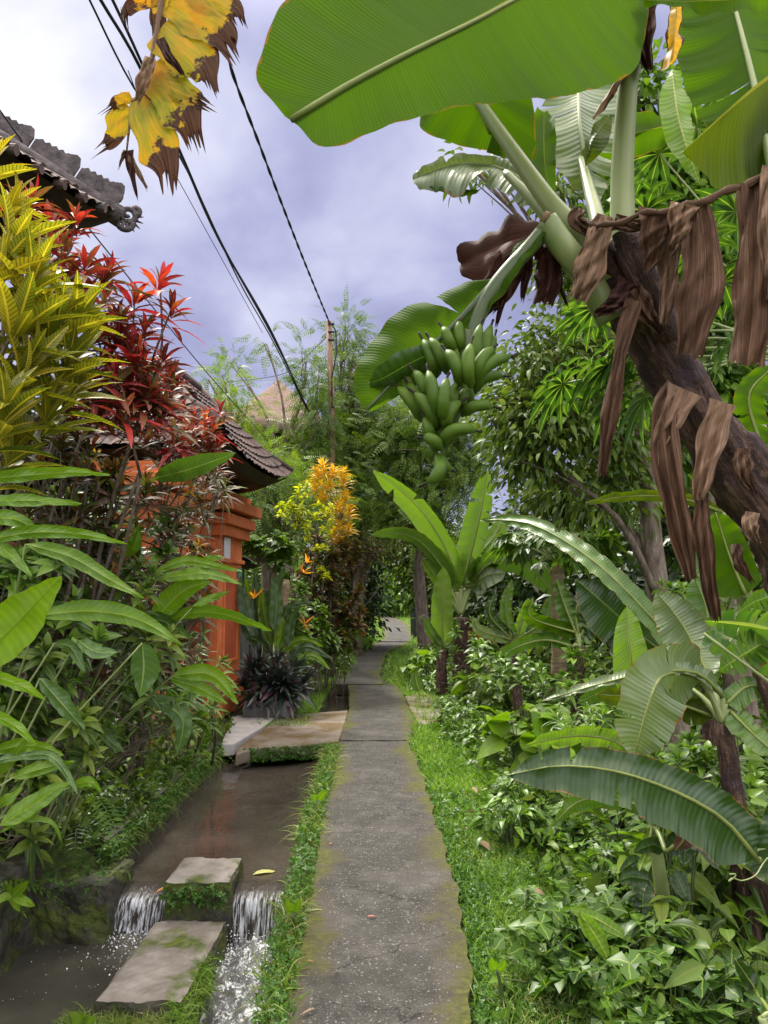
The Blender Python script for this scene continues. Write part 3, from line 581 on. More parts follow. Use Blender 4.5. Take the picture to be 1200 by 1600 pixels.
def rough_box(name, x0, x1, y0, y1, z0, z1, mats, label, cat, seed=0, res=.035, amp=.012, skew=0):
    import bmesh
    bm = bmesh.new(); bmesh.ops.create_cube(bm, size=1)
    bm.faces.ensure_lookup_table()
    for ax, L in ((0, x1-x0), (1, y1-y0), (2, z1-z0)):
        es = [e for e in bm.edges if abs((e.verts[0].co-e.verts[1].co).normalized()[ax]) > .9]
        bmesh.ops.subdivide_edges(bm, edges=es, cuts=max(1, int(L/res)), use_grid_fill=True)
    q = np.random.default_rng(seed)
    V = []
    for v in bm.verts:
        x = x0+(v.co.x+.5)*(x1-x0); y = y0+(v.co.y+.5)*(y1-y0); z = z0+(v.co.z+.5)*(z1-z0)
        e = max(abs(v.co.x), abs(v.co.y)) > .49 and v.co.z > .49
        k = amp*vnoise(x+z, y-z, 9)+amp*.5*vnoise(x*3+z, y*3, 13)
        x += k*(1 if abs(v.co.x) > .49 else .2)-(math.copysign(.012, v.co.x) if e else 0); y += k*(1 if abs(v.co.y) > .49 else .2); z += (k*.6-(.01 if e else 0)); x += skew*(y-y0)
        V.append((x, y, z))
    bm.verts.index_update(); F = [[v.index for v in f.verts] for f in bm.faces]
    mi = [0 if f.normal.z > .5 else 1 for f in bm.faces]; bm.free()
    o = mk(name, V, F, mats, smooth=False, mi=mi); setp(o, label, cat); return o
strip('path', pl(PLp, 1158, 1700), pl(PRp, 1158, 1700), M['path'], 1.0, n=150)
rough_box('under_slab_box', -1.9, -1.40, 9.35, 10.6, -1.4, -.15, [M['wet'], M['wet']], 'dark mossy abutment carrying the bridge slab', 'wall', 8, res=.1, amp=.03)
rough_box('under_slab_box', -1.38, -.56, 10.1, 10.5, -1.4, -.16, [M['wet'], M['wet']], 'dark box added deep under the bridge slab to black out the opening', 'wall', 9, res=.1, amp=.03)  # added blocker: stops light from the far opening so the void stays black
strip('path', [GG(530, 1156.5), GG(538, 1132), GG(545, 1109)], [GG(638, 1156.5), GG(652, 1132), GG(640, 1109)], M['path'], .2)
strip('path', [GG(545, 1108.8), GG(546, 1090), GG(544, 1070.5)], [GG(640, 1108.8), GG(632, 1090), GG(620, 1070.5)], M['path'], .3, n=30)
strip('path', [GG(512, 1069), GG(532, 1045), GG(565, 1018), GG(588, 1003.5)], [GG(597, 1069), GG(596, 1045), GG(608, 1018), GG(641, 1003.5)], M['path'], .2, n=50)
strip('path', [GG(590, 1002.5), GG(600, 996), GG(599, 985), GG(597, 975), GG(594, 966), GG(585, 962)], [GG(642, 1002.5), GG(643, 996), GG(641, 985), GG(636, 975), GG(618, 966), GG(600, 961)], M['path'], .1, z=.01, n=40)
# bridge slab to the gate
def poly_slab(name, pts, z, th, mat, bevel=.015, kind='structure', sub=True):
    n = len(pts); q = np.random.default_rng(3)
    top = [np.array([p[0], p[1], z]) for p in pts]; bot = [np.array([p[0], p[1], z-th]) for p in pts]
    F = [list(range(n)), [2*n-1-i for i in range(n)]]+[[i, n+i, n+(i+1) % n, (i+1) % n] for i in range(n)]
    o = mk(name, top+bot, F, mat, smooth=False)
    b = o.modifiers.new('Bevel', 'BEVEL'); b.width = bevel; b.segments = 2
    if kind: o['kind'] = kind
    return o
poly_slab('bridge_slab', [GG(x, y) for x, y in [(529, 1157), (538, 1132), (544, 1109), (495, 1113), (437, 1119), (410, 1140), (375, 1164), (368, 1178), (400, 1168), (450, 1166), (490, 1161)]][::-1], -.004, .13, M['slab'])
poly_slab('bridge_slab', [GG(x, y) for x, y in [(653, 1132), (641, 1109), (633, 1090), (660, 1084), (698, 1092), (712, 1118), (668, 1135)]], .025, .12, M['slab'])
poly_slab('threshold_slab', [GG(x, y) for x, y in [(436, 1117), (405, 1116), (362, 1120), (345, 1165), (366, 1163), (384, 1152), (408, 1138)]], .012, .14, M['thresh'])
# water
def sheet(name, pts, z, mat, kind='structure'):
    o = mk(name, [(p[0], p[1], z) for p in pts], [list(range(len(pts)))], mat, smooth=False); o['kind'] = kind; return o
WU, WL = -.22, -.43
sheet('water', [(-2.0, 5.418), (-.4, 5.418), (-.4, 16), (-2.0, 16)], WU, M['water'])
sheet('water', [(-2.3, -3), (-1.25, -3), (-1.25, 5.17), (-2.3, 5.17)], WL, M['water2'])
# right chute: a turbulent falling ramp
def churn():
    V = []; F = []; q = np.random.default_rng(9); n, k = 120, 34; U = []
    for i in range(n):
        y = 5.16-i/(n-1)*3.9; z0 = -.52-.13*sm(4.8, 3.4, y)-.10*sm(3.6, 2, y) if True else 0
        z0 = -.50-.22*float(sm(0, 1.5, 5.16-y))
        for j in range(k):
            x = -1.04+j/(k-1)*.62
            zz_ = z0+.035*vnoise(x, y, 7)*(1-.3*i/n)+.02*vnoise(x, y, 19)+.008*q.normal()
            V.append((x, y, zz_)); U.append((x, y))
    for i in range(n-1):
        for j in range(k-1): a_ = i*k+j; F.append([a_, a_+1, a_+k+1, a_+k])
    o = mk('water', V, np.array(F), M['churn'], uv=U); o['kind'] = 'structure'
churn()
# the falls: glassy lip then streaked sheet
def fall(x0, x1, ylip, z0, z1, back, label, n=60):
    V = []; U = []; F = []; k = 26; q = np.random.default_rng(int(abs(x0)*100))
    ph = [q.uniform(0, 6) for _ in range(4)]
    for j in range(k):
        t = j/(k-1)
        for i in range(n):
            s = i/(n-1); x = x0+(x1-x0)*s
            if t < .35: y = ylip+back*(1-t/.35); z = z0-.035*(t/.35)**2+.006*math.sin(s*17+t*9)*(t/.35)
            else:
                u = (t-.35)/.65; y = ylip-.10*math.sqrt(u)*1.0-.02*u; z = z0-.035-(z0-.035-z1)*u**1.35
                y += .018*math.sin(s*38+ph[0])*u+.012*math.sin(s*83+ph[1])*u
            V.append((x, y, z)); U.append((s*abs(x1-x0), t))
    for j in range(k-1):
        for i in range(n-1): a_ = j*n+i; F.append([a_, a_+1, a_+n+1, a_+n])
    o = mk('waterfall', V, np.array(F), M['fall'], uv=U); setp(o, label, 'waterfall'); return o
fall(-1.0, -.5, 5.27, WU+.001, -.56, .17, 'small streaky white waterfall pouring between the square block and the path')
fall(-1.74, -1.38, 5.26, WU+.001, WL-.01, .16, 'narrow waterfall dropping into the brown pool between two concrete blocks')
# foam drops
def drops(name, n, fx, label, r=(.002, .007)):
    t = T_leaf(2, .45, .3, .2, .5); p = np.array([fx() for _ in range(n)])
    o = scat(name, t, p, rdir(n), rdir(n), R.uniform(*r, n)*2, M['foam']); setp(o, kind='stuff', label=label); return o
drops('foam', 420, lambda: (-1.44-abs(R.normal())*.17, 5.18-abs(R.normal())*.26, WL+.006), 'specks of white foam at the foot of the falls', (.002, .008))
drops('foam', 90, lambda: (R.uniform(-2.1, -1.5), R.uniform(3.4, 5.1), WL+.004), 'scattered foam flecks on the brown pool', (.0015, .004))
drops('spray', 2200, lambda: (R.uniform(-1.0, -.52), 5.14-abs(R.normal())*.24, -.56+abs(R.normal())*.07), 'white spray thrown up below the waterfall', (.0015, .006))
drops('spray', 1500, lambda: (R.uniform(-.98, -.6), R.uniform(3.4, 5.0), -.66+abs(R.normal())*.03), 'white water tumbling down the narrow chute', (.002, .007))
# rough concrete blocks
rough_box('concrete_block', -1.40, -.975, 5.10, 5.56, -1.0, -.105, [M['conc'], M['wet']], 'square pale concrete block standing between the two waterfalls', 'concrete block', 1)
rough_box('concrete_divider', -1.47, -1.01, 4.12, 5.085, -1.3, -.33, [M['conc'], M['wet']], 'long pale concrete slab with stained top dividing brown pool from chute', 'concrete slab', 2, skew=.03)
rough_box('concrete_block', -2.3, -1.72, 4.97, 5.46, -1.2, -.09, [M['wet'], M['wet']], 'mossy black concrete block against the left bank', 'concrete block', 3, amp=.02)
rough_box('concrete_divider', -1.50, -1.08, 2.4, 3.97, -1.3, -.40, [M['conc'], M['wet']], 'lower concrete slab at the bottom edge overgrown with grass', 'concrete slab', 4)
rough_box('canal_wall', -3.0, CANL-.01, 5.47, 9.0, -1.4, .05, [M['wet'], M['wet']], 'mossy dark earth and concrete bank wall left of the upper water', 'wall', 5, res=.07, amp=.035)
rough_box('canal_wall', -3.2, POOLL, 1.0, 4.965, -1.4, .10, [M['wet'], M['wet']], 'stained mossy retaining wall left of the lower brown pool', 'wall', 6, res=.07, amp=.03)
rough_box('canal_wall', -1.9, -1.0, 10.6, 16, -1.4, -.03, [M['wet'], M['wet']], 'low mossy wall of the drain beyond the bridge slab', 'wall', 7, res=.12, amp=.03)
# ------------------------------------------------------------------ tiled roofs
def tiled(mb, a, b, c, d, pitch=.16, rows=9, amp=.03):
    """roof slope a-b eave, d-c top (a under d, b under c): barrel tiles in stepped courses"""
    a, b, c, d = [np.array(q, float) for q in (a, b, c, d)]; L = np.linalg.norm(b-a); nxx = max(8, int(L/pitch)*6)
    nn = nrm(np.cross(b-a, d-a)); nn = nn if nn[2] > 0 else -nn
    V = []; F = []; lines = []
    for r_ in range(rows):
        for e in (0, 1): lines.append(((r_+e*.999)/rows, (.028 if e == 0 else 0)))
    for t, off in lines:
        l = a+(d-a)*t; r = b+(c-b)*t
        for i in range(nxx+1):
            s = i/nxx; p = l+(r-l)*s; x = np.dot(p-a, nrm(b-a)); w_ = abs(math.sin(math.pi*x/pitch))
            V.append(p+nn*(amp*w_**.7+off))
    n = nxx+1
    for k in range(len(lines)-1):
        for i in range(nxx): F.append([k*n+i, k*n+i+1, (k+1)*n+i+1, (k+1)*n+i])
    mb.add(V, F)
def hip_roof(root, cen, hx, hy, zE, zA, ridge, rz, lift=.18, thick=.12, rows=9, ornament=False, red=False):
    ca, sa = math.cos(rz), math.sin(rz)
    def W(x, y, z): return np.array([cen[0]+x*ca-y*sa, cen[1]+x*sa+y*ca, z])
    m = 10
    def eave(p, q):   # upturned corners
        out = []
        for i in range(m+1):
            t = i/m; v = np.array(p)+(np.array(q)-np.array(p))*t; out.append((v[0], v[1], zE+lift*abs(2*t-1)**3))
        return out
    cs = [(-hx, -hy), (hx, -hy), (hx, hy), (-hx, hy)]; tops = [(0, -ridge), (0, -ridge), (0, ridge), (0, ridge)]
    mb = MB(); so_ = MB(); rg = MB()
    for k in range(4):
        p, q = cs[k], cs[(k+1) % 4]; tp, tq = tops[k], tops[(k+1) % 4]; E = eave(p, q)
        for i in range(m):
            t0, t1 = i/m, (i+1)/m; A = W(*E[i]); B = W(*E[i+1])
            T0 = W(tp[0]+(tq[0]-tp[0])*t0, tp[1]+(tq[1]-tp[1])*t0, zA); T1 = W(tp[0]+(tq[0]-tp[0])*t1, tp[1]+(tq[1]-tp[1])*t1, zA)
            tiled(mb, A, B, T1, T0, .13, rows)
            dn = np.array([0, 0, -thick]); inn = .12
            A2 = A+(W(0, 0, E[i][2])-A)*inn+dn; B2 = B+(W(0, 0, E[i+1][2])-B)*inn+dn
            so_.add([A-[0, 0, .02], B-[0, 0, .02], B2, A2], [[0, 1, 2, 3]])
            C0 = W(0, 0, zE+.10); so_.add([A2, B2, C0], [[0, 1, 2]])
        rg.tube([W(E[0][0]*1.01, E[0][1]*1.01, E[0][2]+.05), W((p[0]+tp[0])/2, (p[1]+tp[1])/2, (zE+zA)/2+.02), W(tp[0], tp[1], zA+.06)], [.06, .06, .06], 8)
    if ridge: rg.tube([W(0, -ridge, zA+.06), W(0, ridge, zA+.06)], .07, 8)
    mb.build('roof_tiles', M['tile'], root, smooth=False); so_.build('eave_soffit', M['darkwood'], root, smooth=False); rg.build('ridge_cap', M['tile'], root)
    return W, cs
# gate
GZ = rad(-6)
gate = thing('temple_gate', 'orange painted gate with dark tiled roof beside the left bank', 'gate', (-2.55, 10.2, 0))
gc, gs = math.cos(GZ), math.sin(GZ); GX, GY = -2.72, 10.45
def gp(x, y): return (GX+x*gc-y*gs, GY+x*gs+y*gc)
def gbox(mb, x, y, z, sx, sy, sz): q = gp(x, y); mb.box((q[0], q[1], z), (sx, sy, sz), GZ)
# the front face lies at local x = +.3; far pillar y .35..1.5, near pillar y -1.5..-.6
for (y0, y1) in ((.45, 1.55), (-1.85, -.75)):
    mb = MB(); yc, sy = (y0+y1)/2, y1-y0
    gbox(mb, .10, yc, 1.45, .50, sy, 2.9); gbox(mb, .10, yc, .16, .60, sy+.10, .32); gbox(mb, .12, yc, .40, .54, sy+.05, .10)
    for k, (g_, z) in enumerate(((.05, 2.20), (.12, 2.62), (.20, 2.78), (.30, 2.98))): gbox(mb, .10+g_/3, yc, z, .50+g_, sy+g_*1.4, .16 if k else .06)
    # raised frame on the front face round a sunk panel
    for z in (.75, 1.92): gbox(mb, .362, yc, z, .03, sy*.62, .05)
    for yy in (-.28, .28): gbox(mb, .362, yc+yy*sy*1.05, 1.33, .03, .05, 1.12)
    mb.build('pillar', M['orange'], gate, smooth=False, bevel=.012)
    pm = MB(); gbox(pm, .353, yc, 1.33, .012, sy*.53, 1.1); pm.build('sunk_panel', M['redpanel'], gate, smooth=False)
    if y0 > 0:
        rv = MB(); gbox(rv, .02, y0-.012, 1.3, .44, .02, 1.75); gbox(rv, -.12, y0-.05, 1.2, .08, .08, 1.9); rv.build('door_reveal', M['redpanel'], gate, smooth=False, bevel=.004)
mb = MB(); gbox(mb, -.02, -.15, 2.62, .34, 1.2, .52); gbox(mb, .10, -.15, 2.40, .40, 1.2, .08); gbox(mb, .05, -.15, 3.12, .8, 3.6, .16)
for k in range(3): gbox(mb, .02+k*.05, .45-.06-.09*k*.0-k*.10, 2.30-k*.17, .34, .14+.1*(2-k), .10); gbox(mb, .02+k*.05, -.75+.06+k*.10, 2.30-k*.17, .34, .14+.1*(2-k), .10)
mb.build('lintel', M['orange'], gate, smooth=False, bevel=.01)
mb = MB(); gbox(mb, -.08, -.15, 1.2, .06, 1.2, 2.4)
for yy in (-.42, .12): gbox(mb, -.035, yy, 1.2, .03, .42, 2.0)
mb.build('door', M['redpanel'], gate, smooth=False, bevel=.006)
mb = MB(); gbox(mb, .372, 1.38, 1.96, .02, .16, .30); mb.build('plaque', M['plaqueg'], gate, smooth=False, label='small green plaque near the outer pillar corner')
mb = MB(); gbox(mb, .372, 0.72, 2.36, .02, .26, .34); mb.build('plaque', M['plaquew'], gate, smooth=False, label='white plaque on the upper pillar')
hip_roof(gate, gp(-.05, -.2), 1.15, 1.75, 3.36, 4.65, .7, GZ, lift=.22)
gw = thing('garden_wall', 'weathered grey wall running behind the gate pillar', 'wall', (-2.9, 13, 0))
mb = MB()
for i in range(6): mb.box((-2.72-.03*i, 12.6+i*1.2, .85), (.25, 1.19, 1.7+.04*(i % 2)), rad(2))
mb.build('wall_panel', M['greywall'], gw, smooth=False, bevel=.01)
mb = MB(); mb.box((-2.8, 15.6, 1.76), (.42, 7.2, .12), rad(2)); mb.build('coping', M['tile'], gw, smooth=False, bevel=.02)
gw2 = thing('low_roof', 'small brown tiled wall roof glimpsed behind the gate', 'roof', (-3.2, 15, 0))
hip_roof(gw2, (-3.6, 15.2), 1.0, 1.4, 2.35, 2.95, .6, 0, lift=.05, rows=5)
# pavilion roof, upper left
pav = thing('pavilion', 'dark tiled pavilion with carved upturned roof corner at upper left', 'pavilion', (-5.6, 4.7, 0))
W, cs = hip_roof(pav, (-5.86, 5.1), 2.85, 2.55, 5.05, 7.0, .3, rad(-12), lift=.25, thick=.2, rows=12)
mb = MB()
for x, y in ((-1.9, -1.9), (1.9, -1.9), (1.9, 1.9), (-1.9, 1.9)):
    q = W(x, y, 2.5); mb.box(tuple(q), (.2, .2, 5.1), rad(-12))
mb.box(tuple(W(0, 0, 2.4)), (3.4, 3.4, 4.6), rad(-12)); mb.build('wall', M['darkwood'], pav, smooth=False)
# carved hip crest with pierced curls
cr = MB(); c0 = W(2.85, 2.55, 5.05+.25); c1 = W(0, .3, 7.0); hd = nrm(c1-c0); up = np.array([0, 0, 1.])
sd_ = nrm(np.cross(hd, up)); upn = np.cross(sd_, hd); upn = upn if upn[2] > 0 else -upn
def crest_piece(p0, L, H, th=.05):
    prof_ = [(0, 0), (0, H*.7), (.06*L, H*.95), (.16*L, H), (.3*L, H*.85)]+[(L*(.3+.65*i/9), H*(.78 if i % 2 else .88)-.015*i*H) for i in range(10)]+[(L, H*.6), (L, 0)]
    n = len(prof_); V = [p0+hd*x+upn*y+sd_*s for s in (-th/2, th/2) for x, y in prof_]
    cr.add(V, [list(range(n)), [2*n-1-i for i in range(n)]]+[[i, (i+1) % n, n+(i+1) % n, n+i] for i in range(n)])
for k in range(7): crest_piece(c0+hd*(.06+k*.44)+upn*.06, .42, .25-.012*k)
cr.build('roof_crest', M['carved'], pav, smooth=False)
cb_ = MB(); cb_.tube([c0-hd*.02, c0+hd*.5, c0+hd*2.6], [.10, .095, .09], 8); cb_.build('hip_beam', M['carved'], pav)
cu = MB()
def curl(p0, r, turns, r0, start=0, th=.022, flip=1):
    pts = []; rr = []
    for i in range(18):
        t = i/17; a_ = start+flip*turns*2*math.pi*t; q = r*(1-t*.8); pts.append(p0+(-hd)*math.cos(a_)*q+upn*math.sin(a_)*q); rr.append(r0*(1-.5*t))
    cu.tube(pts, rr, 6)
tip = c0-hd*.06
curl(tip+upn*.08, .085, 1.1, .034, -1.2); curl(tip+hd*.2+upn*.16, .10, 1.2, .03, 2.6, flip=-1); curl(tip+upn*-.02, .09, 1.0, .032, .6, flip=-1); curl(tip-hd*.04+upn*.15, .045, 1.3, .036, -1.6)
for k in range(9):
    a_ = -1.9+k*.42; b_ = tip+upn*.05; dvec = (-hd)*math.cos(a_)+upn*math.sin(a_); cu.tube([b_+dvec*.07, b_+dvec*.16], [.022, .003], 5)
cu.build('corner_finial', M['carved'], pav)
te = MB()
for k in range(17):
    q = W(2.87, 2.55-k*.3, 5.05+.25*abs(1-2*k*.3/5.1)**3+.0); te = MB(); te.tube([q+np.array([-.05, 0, .02]), q+np.array([.03, 0, .01])], .045, 10); te.build('eave_tile_end', M['tile'], pav, smooth=False)
# thatched lookout far back
hut = thing('thatched_hut', 'grey thatched lookout on tall posts rising behind feathery trees', 'hut', (-3.9, 24, 0))
mb = MB(); hx, hy = -3.55, 25.2; V = []; F = []; n = 28
for j in range(9):
    t = j/8; s = (1-t)**1.08*1.95+.06; z = 6.9+1.95*t**.92
    for i in range(n):
        a_ = 2*math.pi*i/n; sq = 1/max(abs(math.cos(a_)), abs(math.sin(a_)))**.75; e = .05*math.sin(i*7.3+j*3.1)
        V.append((hx+(s*sq+e)*math.cos(a_), hy+(s*sq+e)*math.sin(a_), z-(.1 if j == 0 else 0)+.04*math.sin(i*5.1)))
for j in range(8):
    for i in range(n): F.append([j*n+i, j*n+(i+1) % n, (j+1)*n+(i+1) % n, (j+1)*n+i])
F.append(list(range(n))[::-1]); F.append([8*n+i for i in range(n)]); mb.add(V, F); mb.build('thatch_roof', M['thatch'], hut)
mb = MB()
for x in (-1.35, 0, 1.35):
    for y in (-1.35, 1.35): mb.tube([(hx+x, hy+y, 0), (hx+x, hy+y, 6.95)], .09, 8)
mb.box((hx, hy, 4.95), (3.2, 3.2, .16)); mb.box((hx, hy, 6.72), (3.0, 3.0, .12)); mb.build('post_frame', M['darkwood'], hut, smooth=False)
mb = MB()
for y in (-1.45, 1.45):
    mb.box((hx, hy+y, 5.95), (3.1, .06, .09)); mb.box((hx, hy+y, 5.15), (3.1, .05, .07))
    for k in range(9): mb.box((hx-1.4+k*.35, hy+y, 5.55), (.07, .04, .74))
mb.build('railing', M['rail'], hut, smooth=False)
# utility pole and wires
po = thing('utility_pole', 'slender rusty utility pole carrying cables above the path', 'pole', (-1.42, 20, 0))
mb = MB(); mb.tube([P(519, 1030, 20)*[1, 1, 0], P(518, 620, 20), P(513.5, 502, 20)], [.10, .085, .075], 12); mb.build('shaft', M['pole'], po)
mb = MB(); t_ = P(513.5, 502, 20)
for k in range(3): mb.tube([t_+[.0, -.09, -.1-k*.22], t_+[.16, -.12, -.12-k*.22]], .028, 6)
mb.tube([t_+[.05, -.1, -.05], t_+[.2, -.1, -.3], t_+[.23, -.1, -.9], t_+[.1, -.1, -1.6], t_+[.12, -.1, -2.4]], .022, 6); mb.build('bracket', M['wire'], po)
def WZ(px, py, z):
    r = ray(px, py); k = (z-CAM_H)/r[2]; return r*k+np.array([0, 0, CAM_H])
def wire(pts, r, label, twist=0):
    c, L = crom(pts, 60); mb = MB()
    if twist:
        tg = nrm(np.gradient(c, axis=0)); a_ = nrm(np.cross(tg, [0, 0, 1.])); b_ = np.cross(tg, a_); c2, _ = crom(c, 260); A2 = np.stack([np.interp(np.linspace(0, 59, 260), range(60), a_[:, k]) for k in range(3)], 1); B2 = np.stack([np.interp(np.linspace(0, 59, 260), range(60), b_[:, k]) for k in range(3)], 1)
        for ph in (0, math.pi): mb.tube([c2[i]+(A2[i]*math.cos(i*.30+ph)+B2[i]*math.sin(i*.30+ph))*r*.6 for i in range(260)], r*.75, 5)
    else: mb.tube(list(c), r, 6)
    o = mb.build('overhead_wire', M['wire']); setp(o, label, 'wire', 'overhead wires'); return o
wire([WZ(515, 505, 8.85), WZ(470, 395, 8.7), WZ(405, 225, 8.6), WZ(355, 85, 8.6), WZ(338, -60, 8.7)], .019, 'twisted cable running from the pole top up to the sky', 1)
wire([WZ(487, 655, 6.5), WZ(430, 540, 6.9), WZ(374, 440, 7.2), WZ(290, 262, 7.5), WZ(205, 130, 7.8), WZ(140, 0, 8.0), WZ(110, -60, 8)], .013, 'thin black cable, leftmost strand of the bundle of three')
wire([WZ(480, 640, 6.6), WZ(425, 520, 6.9), WZ(344, 378, 7.2), WZ(280, 235, 7.5), WZ(212, 92, 7.8), WZ(157, 0, 8.0), WZ(125, -60, 8)], .021, 'thick black cable in the middle of the bundle of three')
wire([WZ(484, 645, 6.55), WZ(428, 530, 6.85), WZ(346, 380, 7.1), WZ(283, 240, 7.4), WZ(222, 100, 7.7), WZ(176, 0, 7.9), WZ(145, -60, 8)], .018, 'black cable with a splice, rightmost strand of the bundle of three')
wire([WZ(-20, 145, 6), WZ(75, 275, 5.7), WZ(190, 420, 5.5), WZ(330, 590, 5.3), WZ(420, 690, 5.2)], .008, 'thin dark wire crossing the left roof corner and red leaves')
wire([WZ(410, 520, 7), WZ(300, 320, 7.2), WZ(240, 210, 7.4), WZ(200, 110, 7.6)], .006, 'hair thin cable just below the bundle')
wire([P(-20, 480, 3.2), P(75, 488, 3.4), P(200, 505, 3.7)], .003, 'thin horizontal wire strung through the yellow croton')
wire([P(95, 636, 4.6), P(220, 646, 4.9), P(330, 640, 5.2)], .004, 'thin wire stretched in front of the tiled gate roof')
wire([P(515, 522, 20), P(480, 555, 21), P(440, 585, 22), P(330, 600, 26)], .010, 'sagging service wire from the pole to the thatched hut')
# gate posts at the far right of the path
for i, (px, y0, y1, dx) in enumerate(((644, 990, 941, 4.2), (648.5, 996, 944, 5))):
    p = GG(px, y0); mb = MB(); hgt = P(px, y1, p[1])[2]-p[2]; mb.box((p[0], p[1], p[2]+hgt/2-.05), (S(dx, p[1])*1.1, .12, hgt), 0); mb.box((p[0], p[1], p[2]+hgt-.03), (S(dx, p[1])*1.35, .17, .05), 0)
    mb.tube([(p[0], p[1]-.08, p[2]+.25), (p[0], p[1]-.08, p[2]+.4)], .03, 6)
    o = mb.build('gate_post', M['black'], smooth=False, bevel=.01); setp(o, ['farther black metal gate post right of the distant path', 'nearer and taller black metal gate post right of the distant path'][i], 'post')
# ------------------------------------------------------------------ hero banana plant
hero = thing('banana_plant', 'large leaning banana plant with peeling brown trunk and a hanging bunch of green fruit', 'banana plant', (1.95, 2.7, -.35))
tr_pts = [np.array([1.98, 2.75, -.5]), np.array([1.85, 2.65, .5]), np.array([1.55, 2.45, 1.25]), P(1235, 860, 2.32), P(1150, 735, 2.25), P(1065, 600, 2.2), P(990, 480, 2.15), P(925, 400, 2.1)]
tc_, tl_ = crom(tr_pts, 120); V = []; U = []; F = []; n = 48
tr_r = np.interp(np.linspace(0, 1, 120), [0, .3, .5, .62, .75, .88, 1], [.19, .165, .125, .102, .080, .063, .05]); q = np.random.default_rng(4)
prev = np.array([1., 0, 0]); off = np.cumsum(q.uniform(.03, .12, 60)); sa = q.uniform(0, 6.28, 60)
for i in range(120):
    t = nrm(tc_[min(i+1, 119)]-tc_[max(i-1, 0)]); x = nrm(prev-t*np.dot(prev, t)); prev = x; y = np.cross(t, x); s = tl_*i/119
    for j in range(n):
        a_ = 2*math.pi*j/n; k = 0
        for m_, (o_, b_) in enumerate(zip(off, sa)):      # overlapping leaf sheaths, each ending in a ragged lip
            dd = math.cos(a_-b_); lip = o_*1.0+.10*dd+.02*math.sin(a_*7+m_)
            if s < lip and lip-s < .22 and dd > -.3: k += .020*(1-(lip-s)/.22)
        rr = tr_r[i]*(1+.05*math.cos(a_*3+s*5)+.02*math.sin(a_*11+s*9))+min(k, .034)*.8
        V.append(tc_[i]+rr*(math.cos(a_)*x+math.sin(a_)*y)); U.append((s, j/n))
for i in range(119):
    for j in range(n): F.append([i*n+j, i*n+(j+1) % n, (i+1)*n+(j+1) % n, (i+1)*n+j])
F.append([119*n+j for j in range(n)])
mk('trunk', V, F, M['pseudo'], hero, uv=U)
def stalk(pts, r0, r1, parent, mat, name='leaf_stalk', groove=True, n=10):
    c, L = crom(PX(pts), 26); mb = MB(); mb.tube(list(c), list(np.linspace(r0, r1, 26)), n); return mb.build(name, mat, parent)
# L1: the great underside across the top
L1 = blade3('leaf', hero, M['ban_under'],
  [(450, 186, 1.62), (402, 128, 1.62), (408, 80, 1.62), (440, 5, 1.66), (500, -70, 1.7), (620, -170, 1.78), (780, -230, 1.86), (930, -220, 1.92), (1010, -120, 1.96)],
  [(455, 187, 1.60), (540, 135, 1.62), (640, 82, 1.66), (740, 34, 1.72), (820, -8, 1.78), (920, -52, 1.86), (1012, -95, 1.95)],
  [(460, 190, 1.60), (505, 231, 1.60), (580, 206, 1.62), (680, 174, 1.66), (780, 158, 1.72), (870, 150, 1.78), (945, 132, 1.84), (1003, 88, 1.90), (1018, -80, 1.95)],
  random.Random(3), nu=90, nv=14, curve=.05, ripple=.004, tearat=(-1, [.33]), gap=.12, rib=.008, ribmat=M['ribpale'], label='huge smooth green leaf seen from below across the top')
# white slit tear in its upper half is a real gap: separate small notch
stalk([(1012, -95, 1.95), (1000, 20, 2.0), (982, 130, 2.05), (973, 250, 2.1), (972, 345, 2.1), (965, 420, 2.1)], .020, .038, hero, M['petiole'])
# L2: blade behind it with the thick petiole
L2 = blade3('leaf', hero, M['ban_under'],
  [(775, 238, 2.25), (720, 226, 2.25), (660, 203, 2.25), (652, 160, 2.25), (600, 60, 2.2), (560, -40, 2.2)],
  [(770, 205, 2.22), (745, 155, 2.22), (700, 90, 2.2), (640, 0, 2.2), (600, -60, 2.2)],
  [(760, 238, 2.2), (829, 250, 2.2), (831, 150, 2.2), (790, 50, 2.2), (720, -30, 2.2), (640, -80, 2.2)],
  random.Random(8), nu=60, nv=10, curve=.08, ripple=.006, rib=.016, ribmat=M['petiole'])
stalk([(742, 150, 2.2), (800, 235, 2.16), (860, 318, 2.12), (910, 372, 2.1), (950, 440, 2.1)], .017, .036, hero, M['petiole'])
stalk([(790, 270, 2.3), (830, 310, 2.22), (880, 365, 2.15), (930, 420, 2.1)], .012, .03, hero, M['petiole'])
stalk([(852, 345, 2.02), (880, 385, 2.03), (915, 430, 2.07), (955, 500, 2.1)], .034, .040, hero, M['petiole'], n=14)
